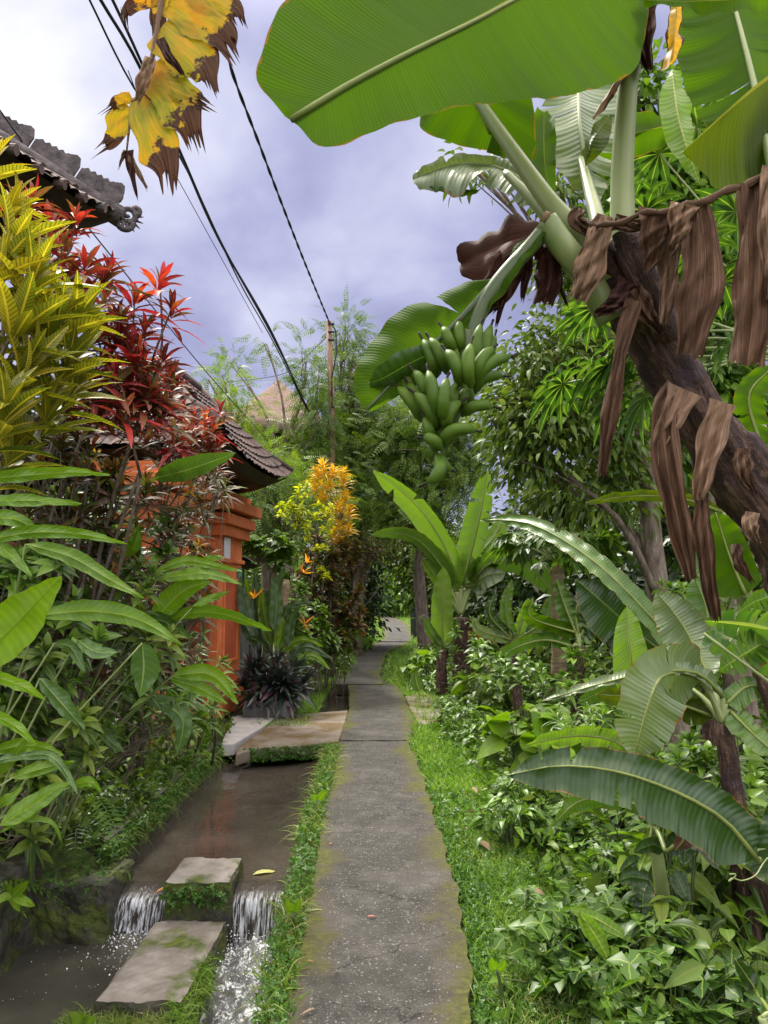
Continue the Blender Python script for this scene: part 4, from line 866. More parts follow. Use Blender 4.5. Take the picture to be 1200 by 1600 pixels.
# L3: pale ribbed top surface seen between petioles
L3 = blade3('leaf', hero, M['ban_grey'],
  [(930, 330, 2.5), (870, 262, 2.52), (830, 215, 2.55), (835, 165, 2.6), (870, 140, 2.65), (905, 120, 2.7)],
  [(925, 330, 2.5), (913, 250, 2.5), (905, 180, 2.55), (903, 110, 2.7)],
  [(930, 330, 2.5), (960, 262, 2.55), (985, 210, 2.6), (990, 150, 2.65), (960, 120, 2.7), (915, 105, 2.7)],
  random.Random(5), nu=50, nv=8, curve=.15, ripple=.01, tears=5, gap=.4, sag=.2, rib=.011, ribmat=M['petiole'], label='pale ribbed leaf behind the upright stalks')
stalk([(908, 250, 2.5), (922, 300, 2.35), (935, 350, 2.2), (950, 420, 2.12)], .014, .03, hero, M['petiole'])
blade3('leaf', hero, M['ban_olive'], [(912, 240, 2.42), (915, 215, 2.42), (935, 190, 2.42), (952, 180, 2.42)], [(915, 262, 2.42), (925, 220, 2.4), (955, 178, 2.42)], [(922, 255, 2.42), (950, 225, 2.38), (958, 180, 2.42)], random.Random(2), nu=14, nv=4)
# L4: grey leaf reaching left
L4 = blade3('leaf', hero, M['ban_grey'],
  [(865, 335, 2.3), (835, 270, 2.34), (770, 243, 2.4), (705, 240, 2.5), (665, 258, 2.6), (645, 268, 2.65)],
  [(865, 345, 2.28), (825, 290, 2.32), (780, 262, 2.4), (720, 256, 2.5), (670, 270, 2.6), (645, 280, 2.65)],
  [(862, 350, 2.26), (835, 332, 2.26), (800, 312, 2.3), (770, 292, 2.36), (738, 290, 2.42), (716, 312, 2.46), (690, 300, 2.55), (648, 298, 2.65)],
  random.Random(6), nu=50, nv=8, curve=.15, ripple=.008, tears=(1, 3), gap=.5, sag=.15, rib=.008, ribmat=M['petiole'], label='grey green leaf reaching left against the sky')
blade3('leaf', hero, M['ban_under'], [(745, 300, 2.42), (700, 300, 2.5), (668, 296, 2.6)], [(748, 298, 2.42), (705, 292, 2.5), (665, 280, 2.62)], [(752, 296, 2.4), (730, 304, 2.44), (700, 303, 2.5), (662, 290, 2.62)], random.Random(1), nu=14, nv=4)
blade3('leaf', hero, M['ban_under'], [(870, 345, 2.36), (832, 262, 2.4), (822, 205, 2.45), (838, 172, 2.5)], [(872, 345, 2.35), (852, 262, 2.4), (850, 175, 2.5)], [(876, 345, 2.36), (868, 262, 2.4), (868, 190, 2.45), (855, 172, 2.5)], random.Random(1), nu=24, nv=5)
# right hand blades
blade3('leaf', hero, M['ban_under'], [(1195, 330, 2.05), (1150, 262, 2.1), (1105, 200, 2.15), (1062, 105, 2.2), (1058, 20, 2.25), (1090, -60, 2.3)],
  [(1212, 300, 2.0), (1180, 140, 2.1), (1150, 20, 2.2), (1125, -70, 2.3)],
  [(1235, 290, 2.0), (1260, 150, 2.1), (1250, 20, 2.2), (1180, -70, 2.3)], random.Random(4), nu=60, nv=10, curve=.12, ripple=.012, tears=(3, 1), gap=.15, sag=.1, rib=.014, ribmat=M['petiole'], label='ribbed leaf at the upper right edge')
stalk([(1212, 290, 2.0), (1240, 420, 2.05), (1260, 560, 2.1), (1240, 720, 2.2)], .014, .03, hero, M['petiole'])
blade3('leaf', hero, M['ban_olive'], None, [(1066, 238, 1.95), (1110, 196, 1.95), (1165, 146, 1.95), (1210, 110, 1.98)], [(1070, 240, 1.98), (1100, 272, 2.02), (1140, 300, 2.05), (1230, 280, 2.05)], random.Random(4), nu=40, nv=8, curve=.1, ripple=.006, label='dark olive blade in shade at the right edge')
blade3('leaf', hero, M['ban_under'], [(1010, -20, 1.7), (1080, -30, 1.7), (1230, -40, 1.7)], [(1005, 0, 1.7), (1080, 2, 1.7), (1230, -5, 1.7)], [(1010, 6, 1.7), (1090, 17, 1.7), (1230, 22, 1.7)], random.Random(4), nu=30, nv=4)
blade3('leaf', hero, M['ban_under'], [(920, 248, 2.8), (925, 200, 2.8), (980, 175, 2.8), (1040, 180, 2.8)], [(918, 250, 2.8), (975, 215, 2.75), (1045, 195, 2.8)], [(930, 250, 2.8), (985, 248, 2.8), (1040, 228, 2.8)], random.Random(4), nu=24, nv=5)
blade3('leaf', hero, M['ban_young'], [(1090, 285, 2.6), (1045, 230, 2.65), (1030, 160, 2.7), (1045, 112, 2.75)], [(1092, 285, 2.6), (1062, 190, 2.65), (1050, 110, 2.75)], [(1096, 285, 2.6), (1085, 240, 2.62), (1080, 160, 2.7), (1060, 112, 2.75)], random.Random(4), nu=24, nv=5)
blade3('leaf', hero, M['ban_yel'], [(1030, 110, 2.1), (1042, 60, 2.1), (1048, -10, 2.1)], [(1045, 105, 2.08), (1055, 50, 2.08), (1056, -10, 2.1)], [(1048, 108, 2.1), (1066, 60, 2.1), (1068, -10, 2.1)], random.Random(4), nu=24, nv=4, label='yellow edged blade beside the dead leaf curl')
# low leaf curling round the fruit
blade3('leaf', hero, M['ban_under'],
  [(850, 352, 2.05), (800, 395, 2.05), (765, 438, 2.05), (725, 445, 2.08), (685, 462, 2.1), (625, 490, 2.12), (585, 530, 2.12), (562, 572, 2.1), (553, 605, 2.08), (570, 642, 2.05)],
  [(852, 352, 2.02), (805, 408, 2.02), (760, 455, 2.03), (718, 500, 2.05), (675, 540, 2.06), (635, 575, 2.05), (600, 612, 2.04), (574, 640, 2.04)],
  [(856, 354, 2.0), (812, 425, 2.0), (770, 478, 2.02), (735, 515, 2.04), (692, 560, 2.05), (650, 602, 2.05), (618, 622, 2.04), (580, 642, 2.04)],
  random.Random(9), nu=70, nv=10, curve=.16, ripple=.006, tears=(1, 0), gap=.3, rib=.016, ribmat=M['petdark'], label='drooping leaf arched over the fruit bunch')
blade3('leaf', hero, M['ban_dark'], [(702, 540, 2.0), (650, 542, 1.98), (600, 560, 1.98), (578, 596, 2.0)], [(706, 545, 2.02), (655, 560, 2.0), (600, 590, 2.02), (576, 598, 2.02)], [(700, 552, 2.05), (660, 582, 2.05), (610, 602, 2.06), (578, 602, 2.04)], random.Random(9), nu=26, nv=6, curve=.2)
# fruit stalk and bunch
bunch_c = P(715, 600, 2.0)
stalk([(900, 400, 2.1), (860, 362, 2.05), (815, 400, 2.03), (768, 455, 2.03), (742, 510, 2.04), (725, 580, 2.05), (700, 660, 2.05), (690, 700, 2.05)], .024, .018, hero, M['petdark'], 'fruit_stalk')
bunch = MB(); bunch.tube([P(735, 520, 2.05), P(722, 600, 2.05), P(698, 680, 2.05)], [.028, .024, .018], 8); bunch = bunch.build('fruit_bunch', M['petdark'], hero)
C4 = lambda x, y: (350+x*.41667, 450+y*.41667)
FR = [((790, 345), (745, 195), 1.98, -14), ((835, 320), (772, 190), 1.96, -10), ((885, 365), (833, 235), 1.91, -16), ((860, 250), (820, 148), 2.02, -6), ((892, 250), (882, 125), 2.03, 4),
 ((925, 372), (925, 212), 1.90, 10), ((955, 320), (962, 138), 1.97, 12), ((985, 320), (1002, 140), 2.02, 14), ((950, 368), (1008, 225), 1.93, 26), ((945, 388), (1072, 258), 1.94, 42), ((940, 392), (1045, 330), 2.03, 30),
 ((740, 500), (652, 372), 1.99, -12), ((768, 500), (690, 360), 2.0, -12), ((800, 535), (716, 395), 1.93, -18), ((765, 430), (713, 312), 1.95, -12), ((800, 495), (765, 312), 1.90, -6), ((828, 505), (836, 340), 1.89, 10),
 ((838, 532), (885, 428), 1.92, 24), ((895, 455), (920, 380), 2.0, 16), ((893, 478), (1008, 445), 1.97, 22), ((770, 570), (752, 488), 1.95, -8), ((805, 600), (752, 562), 1.93, -14), ((812, 590), (942, 535), 1.92, 36),
 ((845, 580), (888, 530), 1.99, 18), ((815, 575), (820, 520), 1.98, 5), ((800, 625), (762, 730), 1.93, 30), ((812, 620), (850, 682), 1.98, -12), ((722, 350), (690, 290), 2.05, -6), ((880, 330), (850, 200), 2.04, -4),
 ((800, 330), (800, 200), 2.06, 0), ((1000, 290), (1015, 180), 2.06, 10), ((700, 420), (672, 300), 2.06, -8), ((740, 430), (760, 300), 2.06, 4), ((860, 470), (870, 360), 1.97, 8), ((925, 440), (905, 330), 2.03, 0), ((790, 640), (775, 590), 1.99, 0), ((720, 475), (668, 340), 2.04, -10)]
def banana(b, t, d, bow, r=.0185):
    b = np.array(C4(*b)); t = np.array(C4(*t)); ax = t-b; L = np.linalg.norm(ax); pr = np.array([ax[1], -ax[0]])/L; bow_ = bow*.41667
    m1 = b+ax*.35-pr*bow_*-.9; m2 = b+ax*.72-pr*bow_*-.75
    pts = [P(b[0], b[1], d+.05), P(m1[0], m1[1], d-.004), P(m2[0], m2[1], d-.006), P(t[0], t[1], d+.01)]
    c, LL = crom(pts, 16); V = []; F = []; n = 10; tg = nrm(np.gradient(c, axis=0)); v0 = np.array([0, 1., 0])
    pf = np.interp(np.linspace(0, 1, 16), [0, .08, .2, .5, .8, .92, .97, 1], [.35, .5, .88, 1, .93, .62, .38, .22]); ph = rng.uniform(0, 1)
    for i in range(16):
        x = nrm(v0-tg[i]*np.dot(v0, tg[i])); y = np.cross(tg[i], x)
        for j in range(n):
            a_ = 2*math.pi*j/n; k = r*pf[i]*(1+.09*math.cos(5*a_+ph)); V.append(c[i]+k*(math.cos(a_)*x+math.sin(a_)*y))
    F = [[i*n+j, i*n+(j+1) % n, (i+1)*n+(j+1) % n, (i+1)*n+j] for i in range(15) for j in range(n)]; mi = [0]*len(F)
    F += [list(range(n))[::-1]]; mi += [0]; k0 = len(V); e = nrm(c[-1]-c[-2]); tw = np.array([rng.uniform(-.3, .3), 0, rng.uniform(-.2, .4)])
    for s_, rr in ((0, .0042), (.012, .0032), (.022, .0045), (.026, .002)):
        x = nrm(v0-e*np.dot(v0, e)); y = np.cross(e, x); p = c[-1]+(e+tw*s_*20)*s_
        for j in range(6): V.append(p+rr*(math.cos(j*1.047)*x+math.sin(j*1.047)*y))
    for s_ in range(3):
        for j in range(6): F.append([k0+s_*6+j, k0+s_*6+(j+1) % 6, k0+(s_+1)*6+(j+1) % 6, k0+(s_+1)*6+j]); mi.append(1)
    F.append([k0+18+j for j in range(6)]); mi.append(1)
    mk('banana', V, F, [M['fruit'], M['fruitend']], bunch, mi=mi)
for b, t, d, bow in FR: banana(b, t, d, bow, .0168 if d < 1.95 else .0155)
# dead leaves: crumpled hanging ribbons
def ribbon(name, parent, mat, pts, w, seed=0, nu=34, nv=9, crump=.012, fold=.25, fray=.02, label=None, lobes=2.5):
    """hanging dead blade: pts (px,py,d) down its length, w half widths in px"""
    q = random.Random(seed); c, L = crom([(*p,) for p in pts], nu); ws = np.interp(np.linspace(0, 1, nu), np.linspace(0, 1, len(w)), w); V = []; U = []
    ph = [q.uniform(0, 6) for _ in range(6)]; fr = [q.uniform(-1, 1)*fray for _ in range(2*nv+1)]
    for i in range(nu):
        t = i/(nu-1); tg = c[min(i+1, nu-1), :2]-c[max(i-1, 0), :2]; tg = tg/(np.linalg.norm(tg)+1e-9); pr = np.array([tg[1], -tg[0]])
        for j in range(-nv, nv+1):
            s = j/nv; ww = ws[i]*(1+.12*math.sin(t*13+ph[0]*s)); x = c[i, :2]+pr*s*ww
            if t > .9: x = x+tg*fr[j+nv]*300*(t-.9)*10
            dd = c[i, 2]+S(ws[i], c[i, 2])*fold*math.cos(s*math.pi*lobes+ph[1]+t*1.2)*(.5+.8*t)+crump*(math.sin(t*19+s*4+ph[2])*.5+math.sin(t*37+s*9+ph[3])*.3+math.sin(s*23+t*5+ph[4])*.35)
            V.append(P(x[0], x[1], dd)); U.append((t*S(1, 2)*200, .5+.5*s))
    k = 2*nv+1; F = np.array([[i*k+j, i*k+j+1, (i+1)*k+j+1, (i+1)*k+j] for i in range(nu-1) for j in range(k-1)])
    o = mk(name, V, F, mat, parent, uv=U, label=label); return o
dl = hero
rach = MB(); rp, _ = crom(PX([(905, 345, 2.05), (950, 352, 1.95), (1000, 336, 1.9), (1060, 326, 1.88), (1130, 302, 1.86), (1215, 268, 1.84)]), 40)
rach.tube([p+np.array([0, .002*math.cos(i*2.1), .004*math.sin(i*.9)]) for i, p in enumerate(rp)], [(.007+.004*i/39)*(1+.25*math.sin(i*1.7)) for i in range(40)], 8); rach = rach.build('dead_leaf', M['dry'], hero, label='dead brown leaf hanging in wide sheets at right')
for k, (pts, w_, mt, fo) in enumerate([
  ([(1030, 328, 1.9), (1022, 370, 1.9), (1018, 405, 1.92), (1012, 425, 1.92)], [30, 26, 18, 5], 'dry', .3),
  ([(1090, 322, 1.88), (1098, 400, 1.88), (1090, 480, 1.88), (1075, 556, 1.9)], [18, 34, 34, 20], 'dry', .22),
  ([(1175, 285, 1.85), (1182, 380, 1.85), (1178, 480, 1.86), (1168, 568, 1.87)], [22, 30, 34, 28], 'dry', .22),
  ([(1215, 262, 1.82), (1203, 330, 1.82), (1206, 400, 1.83), (1210, 470, 1.84)], [22, 20, 18, 12], 'drytan', .3),
  ([(1052, 328, 1.93), (1046, 390, 1.95), (1044, 450, 1.96), (1038, 505, 1.97)], [20, 18, 16, 7], 'drytan', .35),
  ([(1068, 318, 1.86), (1060, 360, 1.86), (1050, 400, 1.88)], [24, 16, 3], 'drytan', .5),
  ([(960, 345, 1.98), (985, 352, 1.96), (1030, 345, 1.93)], [14, 10, 8], 'dry', .5)]):
    ribbon('torn_sheet', rach, M[mt], pts, w_, 20+k, fold=fo)
ribbon('dead_sheath', hero, M['drytan'], [(945, 336, 2.0), (932, 380, 1.98), (918, 430, 1.98), (902, 470, 2.0)], [12, 22, 24, 14], 31, fold=.3, label='light tan strip folded over the crown')
ribbon('dead_sheath', hero, M['dry'], [(990, 468, 2.0), (972, 540, 1.96), (955, 640, 1.96), (940, 742, 1.98)], [14, 11, 14, 7], 32, fold=.45, label='long thin strip hanging free of the trunk')
ribbon('dead_sheath', hero, M['dry'], [(1062, 612, 2.05), (1040, 640, 2.0), (1042, 720, 1.98), (1062, 820, 1.98), (1080, 905, 2.0)], [26, 22, 22, 20, 8], 33, fold=.5, label='torn brown bundle hanging in the middle of the trunk')
ribbon('dead_sheath', hero, M['drytan'], [(1070, 608, 2.03), (1052, 650, 1.99), (1030, 700, 2.0), (1040, 780, 2.0)], [30, 16, 12, 6], 34, fold=.5)
ribbon('dead_sheath', hero, M['drytan'], [(1130, 628, 2.06), (1108, 700, 2.0), (1092, 780, 1.98)], [22, 22, 10], 35, fold=.5, label='pale split sheath strip lower on the trunk')
ribbon('dead_sheath', hero, M['dry'], [(1095, 770, 1.99), (1100, 850, 1.98), (1110, 920, 1.99), (1118, 968, 2.0)], [10, 16, 13, 9], 36, fold=.5)
ribbon('dead_sheath', hero, M['drydark'], [(985, 440, 2.03), (965, 470, 2.0), (930, 492, 2.0)], [20, 16, 4], 37, fold=.4)
ribbon('dead_sheath', hero, M['dry'], [(985, 455, 2.02), (1010, 490, 2.02), (1035, 520, 2.05)], [24, 18, 5], 38, fold=.4)
ribbon('dead_sheath', hero, M['dry'], [(905, 325, 2.05), (900, 345, 2.03), (930, 362, 2.03), (960, 348, 2.02)], [10, 12, 14, 10], 39, fold=.5)
for k, (a0, a1, w0) in enumerate([((1160, 700), (1178, 770), 16), ((1175, 800), (1185, 850), 14), ((1150, 850), (1176, 910), 10)]):
    ribbon('dead_sheath', hero, M[['dry', 'drytan', 'dry', 'drydark'][k % 4]], [(*a0, 2.06), ((a0[0]+a1[0])/2-8, (a0[1]+a1[1])/2, 2.03), (*a1, 2.06)], [w0*.8, w0, w0*.3], 50+k, nu=18, fold=.35)
stub = MB(); c_, _ = crom(PX([(1042, 530, 2.12), (1012, 450, 2.06), (988, 400, 2.03), (975, 362, 2.02)]), 14); stub.tube(list(c_), [.04, .045, .046, .046, .046, .045, .045, .044, .043, .043, .042, .041, .038, .034], 14)
stub.build('leaf_stub', M['pseudo'], hero, label='cut brown leaf stub standing on the trunk')
cutf = MB(); cutf.tube([P(855, 342, 2.0), P(848, 338, 2.0)], [.020, .017], 10); cutf.build('leaf_stub', M['drytan'], hero)
blade3('dead_leaf', hero, M['drydark'], [(868, 350, 2.1), (800, 348, 2.12), (742, 372, 2.15), (716, 405, 2.18)], [(866, 356, 2.08), (800, 375, 2.1), (745, 400, 2.14), (720, 412, 2.18)], [(862, 362, 2.06), (800, 410, 2.08), (755, 440, 2.12), (725, 432, 2.18)], random.Random(6), nu=30, nv=6, curve=.25, ripple=.02, label='dark brown dead leaf left of the crown')
for k, (pts, w_) in enumerate([([(850, 380, 2.1), (858, 430, 2.1), (850, 476, 2.1)], [18, 22, 16]), ([(825, 385, 2.1), (822, 430, 2.1), (815, 470, 2.1)], [12, 8, 3]), ([(800, 400, 2.08), (775, 450, 2.08), (745, 500, 2.08)], [22, 26, 8]), ([(870, 390, 2.1), (874, 440, 2.1), (886, 478, 2.1)], [8, 4, 2]), ([(815, 400, 2.1), (800, 450, 2.1), (770, 488, 2.1)], [14, 8, 3]), ([(790, 430, 2.05), (785, 470, 2.05), (775, 510, 2.05)], [10, 6, 2])]):
    ribbon('dead_leaf', hero, M['drydark'], pts, w_, 70+k, fold=.4, nu=20)
ribbon('dead_leaf', hero, M['drydark'], [(1005, -20, 2.0), (1000, 20, 2.0), (1000, 60, 2.0), (1015, 112, 2.0)], [30, 26, 20, 5], 80, fold=.5, crump=.02, label='shrivelled dark brown leaf at the top right')
ribbon('dead_leaf', hero, M['drytan'], [(990, -20, 1.97), (982, 30, 1.97), (985, 78, 1.98)], [16, 14, 6], 81, fold=.5, crump=.02)
curlb = MB(); 
V = []; F = []; U = []
for i in range(14):
    t = i/13; c0_ = P(980-38*t, 105+62*t, 2.02); 
    for j in range(14):
        a_ = -1+j/13*5.2; rr = .020+.016*t; V.append(c0_+np.array([math.cos(a_)*rr*.8, math.sin(a_)*rr, math.cos(a_)*rr*.8+.004*math.sin(j*2+i)])); U.append((t*.3, j/13))
for i in range(13):
    for j in range(13): F.append([i*14+j, i*14+j+1, (i+1)*14+j+1, (i+1)*14+j])
mk('dead_leaf', V, np.array(F), M['drytan'], hero, uv=U, label='brown leaf edge rolled into a tube by the upright stalk')
# ------------------------------------------------------------------ yellowing leaf hanging at top left
yl = thing('banana_leaf', 'torn yellow banana leaf with charred brown edges hanging against the sky', 'leaf', P(250, -40, 1.6))
mbm = MB(); cc, _ = crom(PX([(262, -60, 1.6), (250, 20, 1.6), (238, 90, 1.6), (222, 145, 1.6), (206, 160, 1.6), (203, 190, 1.6), (198, 235, 1.6)]), 30); mbm.tube(list(cc), list(np.linspace(.009, .002, 30)), 6); mbm.build('midrib', M['drytan'], yl)
YS = [([(215, 150, 1.6), (232, 195, 1.57), (256, 250, 1.56), (261, 284, 1.57)], [15, 24, 30, 4]), ([(232, 105, 1.6), (262, 145, 1.57), (290, 185, 1.55), (302, 220, 1.56)], [25, 28, 30, 5]), ([(236, 120, 1.6), (280, 140, 1.56), (318, 162, 1.55)], [14, 22, 8]),
      ([(250, 45, 1.6), (285, 75, 1.57), (315, 105, 1.55), (328, 137, 1.55)], [30, 36, 30, 6]), ([(262, 5, 1.6), (310, 30, 1.57), (345, 52, 1.55), (362, 80, 1.55)], [22, 26, 26, 5]), ([(275, -35, 1.6), (330, -5, 1.57), (365, 15, 1.55), (378, 38, 1.55)], [22, 26, 18, 4]),
      ([(200, 165, 1.6), (188, 180, 1.6), (178, 215, 1.6), (158, 232, 1.6)], [8, 18, 14, 4]), ([(205, 150, 1.6), (185, 160, 1.6), (170, 170, 1.6)], [8, 12, 4]), ([(255, -30, 1.6), (225, -5, 1.6), (197, 20, 1.6), (196, 32, 1.6)], [22, 20, 12, 3]), ([(262, -50, 1.6), (250, 0, 1.6), (246, 50, 1.6)], [14, 14, 10])]
for k, (pts, w_) in enumerate(YS): ribbon('leaf_strip', yl, M['char'], pts, [w_[0]]+[x*1.15 for x in w_[1:-1]]+[max(w_[-1], w_[-2]*.38)], 90+k, nu=26, nv=6, crump=.004, fold=.1, fray=.09, lobes=1)
for k, (pts, w_) in enumerate([([(236, 90, 1.57), (222, 130, 1.56), (215, 160, 1.57)], [9, 12, 4]), ([(250, 60, 1.56), (262, 85, 1.55), (288, 118, 1.55)], [8, 7, 3]), ([(200, 235, 1.6), (205, 265, 1.6), (215, 312, 1.6)], [9, 5, 1]), ([(200, 240, 1.6), (212, 262, 1.6), (230, 295, 1.6)], [5, 4, 2]), ([(196, 235, 1.6), (190, 250, 1.6), (186, 262, 1.6)], [4, 3, 1])]):
    ribbon('withered_edge', yl, M[['drytan', 'drydark', 'drydark', 'drytan', 'dry'][k]], pts, w_, 110+k, nu=20, nv=4, crump=.006, fold=.5)
# ------------------------------------------------------------------ the other banana plants
def plant(name, label, cat, x, y, group=None, z=None): return thing(name, label, cat, (x, y, float(ground(x, y)) if z is None else z), group)
def bstem(root, pts, r0, r1, mat='pseudo', n=14):
    c, _ = crom(pts, 24); mb = MB(); mb.tube(list(c), list(np.linspace(r0, r1, 24)), n, jit=.06, rng=rng); mb.build('trunk', M[mat], root)
def conn(root, a, b, r0=.02, r1=.012, mat='petiole', bow=0):
    a = np.array(a, float); b = np.array(b, float); m_ = (a+b)/2+np.array([0, 0, bow]); c, _ = crom([a, m_, b], 12); mb = MB(); mb.tube(list(c), list(np.linspace(r0, r1, 12)), 7); mb.build('leaf_stalk', M[mat], root)
D2 = 13.5
bp = G(722, 1062, -.0)
b2 = plant('banana_plant', 'young banana plant with upright leaves standing where the path bends', 'banana plant', P(722, 0, D2)[0], D2)
bstem(b2, [P(722, 1090, D2), P(721, 1030, D2), P(720, 965, D2)], .17, .13)
crown = P(720, 960, D2)
BL = [('ban_young', [(715, 925), (700, 865), (660, 800), (620, 762), (583, 735)], (22, 14), .6), ('ban_young', [(722, 915), (742, 840), (755, 780), (762, 734)], (24, 16), .5), ('ban_young', [(728, 920), (748, 870), (775, 835), (790, 800)], (16, 18), .5),
      ('ban_top', [(735, 915), (762, 882), (800, 876), (840, 900), (872, 935)], (20, 16), -.5), ('ban_olive', [(719, 920), (719, 885), (718, 856)], (26, 24), .8), ('ban_top', [(705, 920), (690, 885), (655, 845), (620, 834), (580, 836)], (9, 12), .6),
      ('ban_young', [(712, 925), (690, 880), (672, 850)], (18, 14), .6), ('ban_grey', [(732, 920), (758, 900), (790, 895)], (12, 16), .4), ('ban_top', [(736, 915), (740, 880), (730, 870)], (14, 14), .4), ('ban_top', [(700, 930), (680, 900), (660, 872)], (9, 12), .5)]
for k, (mt, mid, w_, tl) in enumerate(BL):
    blade('leaf', b2, M[mt], [(*p, D2-.02*i*(1 if k % 2 else -1)*4) for i, p in enumerate(mid)], w_, random.Random(k), tilt=tl, tears=rng.choice([0, 1, 3]), gap=.3, sag=.15, curve=.15, nu=40, nv=6, rib=.022, ribmat=M['ribpale'])
    conn(b2, crown, P(*mid[0], D2), .05, .025)
dlf = ribbon('dead_leaf', b2, M['dry'], [(732, 992, D2-.6), (765, 990, D2-.7), (800, 1003, D2-.8), (815, 1020, D2-.8)], [7, 9, 11, 4], 5, label='withered leaf turned yellow and brown', fold=.3)
ribbon('dead_leaf', b2, M['ban_yel'], [(731, 992, D2-.62), (745, 990, D2-.7), (762, 992, D2-.72)], [7, 9, 8], 6, fold=.1)
b3 = plant('banana_plant', 'small banana sucker with one tall pale leaf left of its parent', 'banana plant', P(690, 0, 13)[0], 13)
bstem(b3, [P(690, 1085, 13), P(690, 1040, 13), P(692, 1015, 13)], .11, .07)
blade('leaf', b3, M['ban_young'], [(692, 1012, 13), (691, 960, 13), (692, 920, 13), (693, 886, 13)], (17, 16), random.Random(1), tilt=.3, curve=.1, nu=40, nv=6, rib=.02, ribmat=M['ribpale'])
for m_ in ([(690, 1012, 13), (672, 985, 13), (664, 965, 13)], [(694, 1012, 13), (708, 990, 13), (716, 965, 13)]): blade('leaf', b3, M['ban_top'], m_, (7, 7), random.Random(1), tilt=.3, nu=20, nv=4)
# the big clump on the right
def bplant(label, bx, by, stem_px, d, leaves, r0=.09, group='banana plants in the thicket right of the path', stalkmat='petiole'):
    b = plant('banana_plant', label, 'banana plant', bx, by, group); c = None
    base = np.array([bx, by, float(ground(bx, by))-.1]); cr = P(stem_px[0], stem_px[1], d)
    bstem(b, [base, base*.5+cr*.5+np.array([.02, 0, 0]), cr], r0, r0*.62, 'pseudo' if r0 > .06 else 'petiole')
    for k, L in enumerate(leaves):
        mt, mid, w_, tl = L[:4]; tears = L[4] if len(L) > 4 else 2
        mid = [p if len(p) == 3 else (*p, d) for p in mid]; rb = .011 if d < 8 else .018
        blade('leaf', b, M[mt], mid, w_, random.Random(k+int(d*10)), tilt=tl, tears=tears, gap=.3, sag=.12, curve=.14, ripple=.01, nu=60, nv=8, rib=rb, ribmat=M['ribpale'])
        conn(b, cr, P(*mid[0]), r0*.3, rb, stalkmat, bow=.02)
    return b
bplant('broad leaved banana plant in front, one long dark leaf sweeping left over the ferns', 1.95, 3.5, (1190, 1360), 3.4,
  [('ban_dark', [(1185, 1345, 3.3), (1130, 1280, 3.3), (1050, 1235, 3.3), (960, 1205, 3.3), (870, 1197, 3.35), (792, 1212, 3.4)], (52, 40), -.35, 2),
   ('ban_dark', [(1195, 1360, 3.35), (1170, 1300, 3.5), (1120, 1275, 3.7), (1060, 1262, 3.9)], (26, 22), .4, 1), ('ban_dark', [(1200, 1380, 3.3), (1215, 1300, 3.3), (1225, 1230, 3.3)], (30, 30), .4, 1)], .07)
bplant('banana plant with several pale stalks, a ragged grey leaf folded across it', 1.95, 4.3, (1130, 1130), 4.4,
  [('ban_grey', [(1095, 1062, 4.4), (1060, 1052, 4.3), (1030, 1062, 4.0), (1008, 1120, 3.95), (992, 1186, 4.0)], (56, 50), .2, 5),
   ('ban_grey', [(1130, 1090, 4.4), (1090, 1052, 4.3), (1020, 1050, 4.2), (940, 1068, 4.2), (845, 1096, 4.3)], (5, 13), -.6, 2),
   ('ban_top', [(1135, 1100, 4.4), (1170, 1072, 4.4), (1210, 1080, 4.4)], (18, 22), .5, 2),
   ('ban_young', [(1080, 1075, 4.6), (1000, 1070, 4.7), (985, 1010, 4.7), (980, 946, 4.75)], (30, 28), .2, 1),
   ('ban_grey', [(1110, 1060, 4.6), (1080, 1000, 4.8), (1055, 960, 4.9), (1025, 925, 5.0)], (40, 36), .4, 3),
   ('ban_top', [(1140, 1110, 4.4), (1180, 1150, 4.2), (1215, 1180, 4.1)], (18, 20), .4, 2),
   ('ban_top', [(1120, 1110, 4.5), (1040, 1080, 4.7), (960, 1075, 4.8), (900, 1100, 4.9)], (16, 18), .4, 6),
   ('ban_olive', [(1115, 1120, 4.5), (1060, 1100, 4.6), (1000, 1090, 4.6), (930, 1085, 4.7)], (22, 20), .4, 3)], .08)
bplant('banana plant whose long narrow leaf arches toward the young plant', 2.35, 5.8, (1110, 1075), 5.6,
  [('ban_top', [(1085, 1060, 5.5), (1030, 980, 5.4), (960, 905, 5.5), (890, 850, 5.8), (820, 816, 6.2), (750, 813, 6.6)], (14, 18), -.5, 1),
   ('ban_dark', [(1080, 1050, 5.7), (1010, 1000, 5.6), (950, 948, 5.6), (900, 905, 5.7)], (48, 36), .2, 2),
   ('ban_top', [(1100, 1040, 5.7), (1105, 960, 5.8), (1085, 900, 5.9)], (34, 30), .3, 3),
   ('ban_grey', [(1110, 1040, 5.7), (1150, 990, 5.8), (1175, 950, 5.9)], (28, 26), .3, 4)], .10)
bplant('banana plant in deep shade behind the leaning trunk', 2.6, 4.2, (1165, 960), 4.4,
  [('ban_under', [(1165, 930, 4.2), (1140, 870, 4.2), (1118, 800, 4.2)], (40, 34), .2, 0), ('ban_olive', [(1130, 800, 4.3), (1060, 778, 4.4), (980, 776, 4.5), (915, 786, 4.6)], (8, 9), .6, 0),
   ('ban_top', [(1160, 930, 4.4), (1110, 880, 4.6), (1060, 820, 4.8)], (26, 26), .3, 1), ('ban_under', [(1190, 700, 4.0), (1170, 620, 4.0), (1210, 570, 4.0)], (24, 24), .3, 1), ('ban_grey', [(1190, 690, 4.1), (1180, 610, 4.1), (1215, 585, 4.1)], (14, 12), .3, 1)], .09)
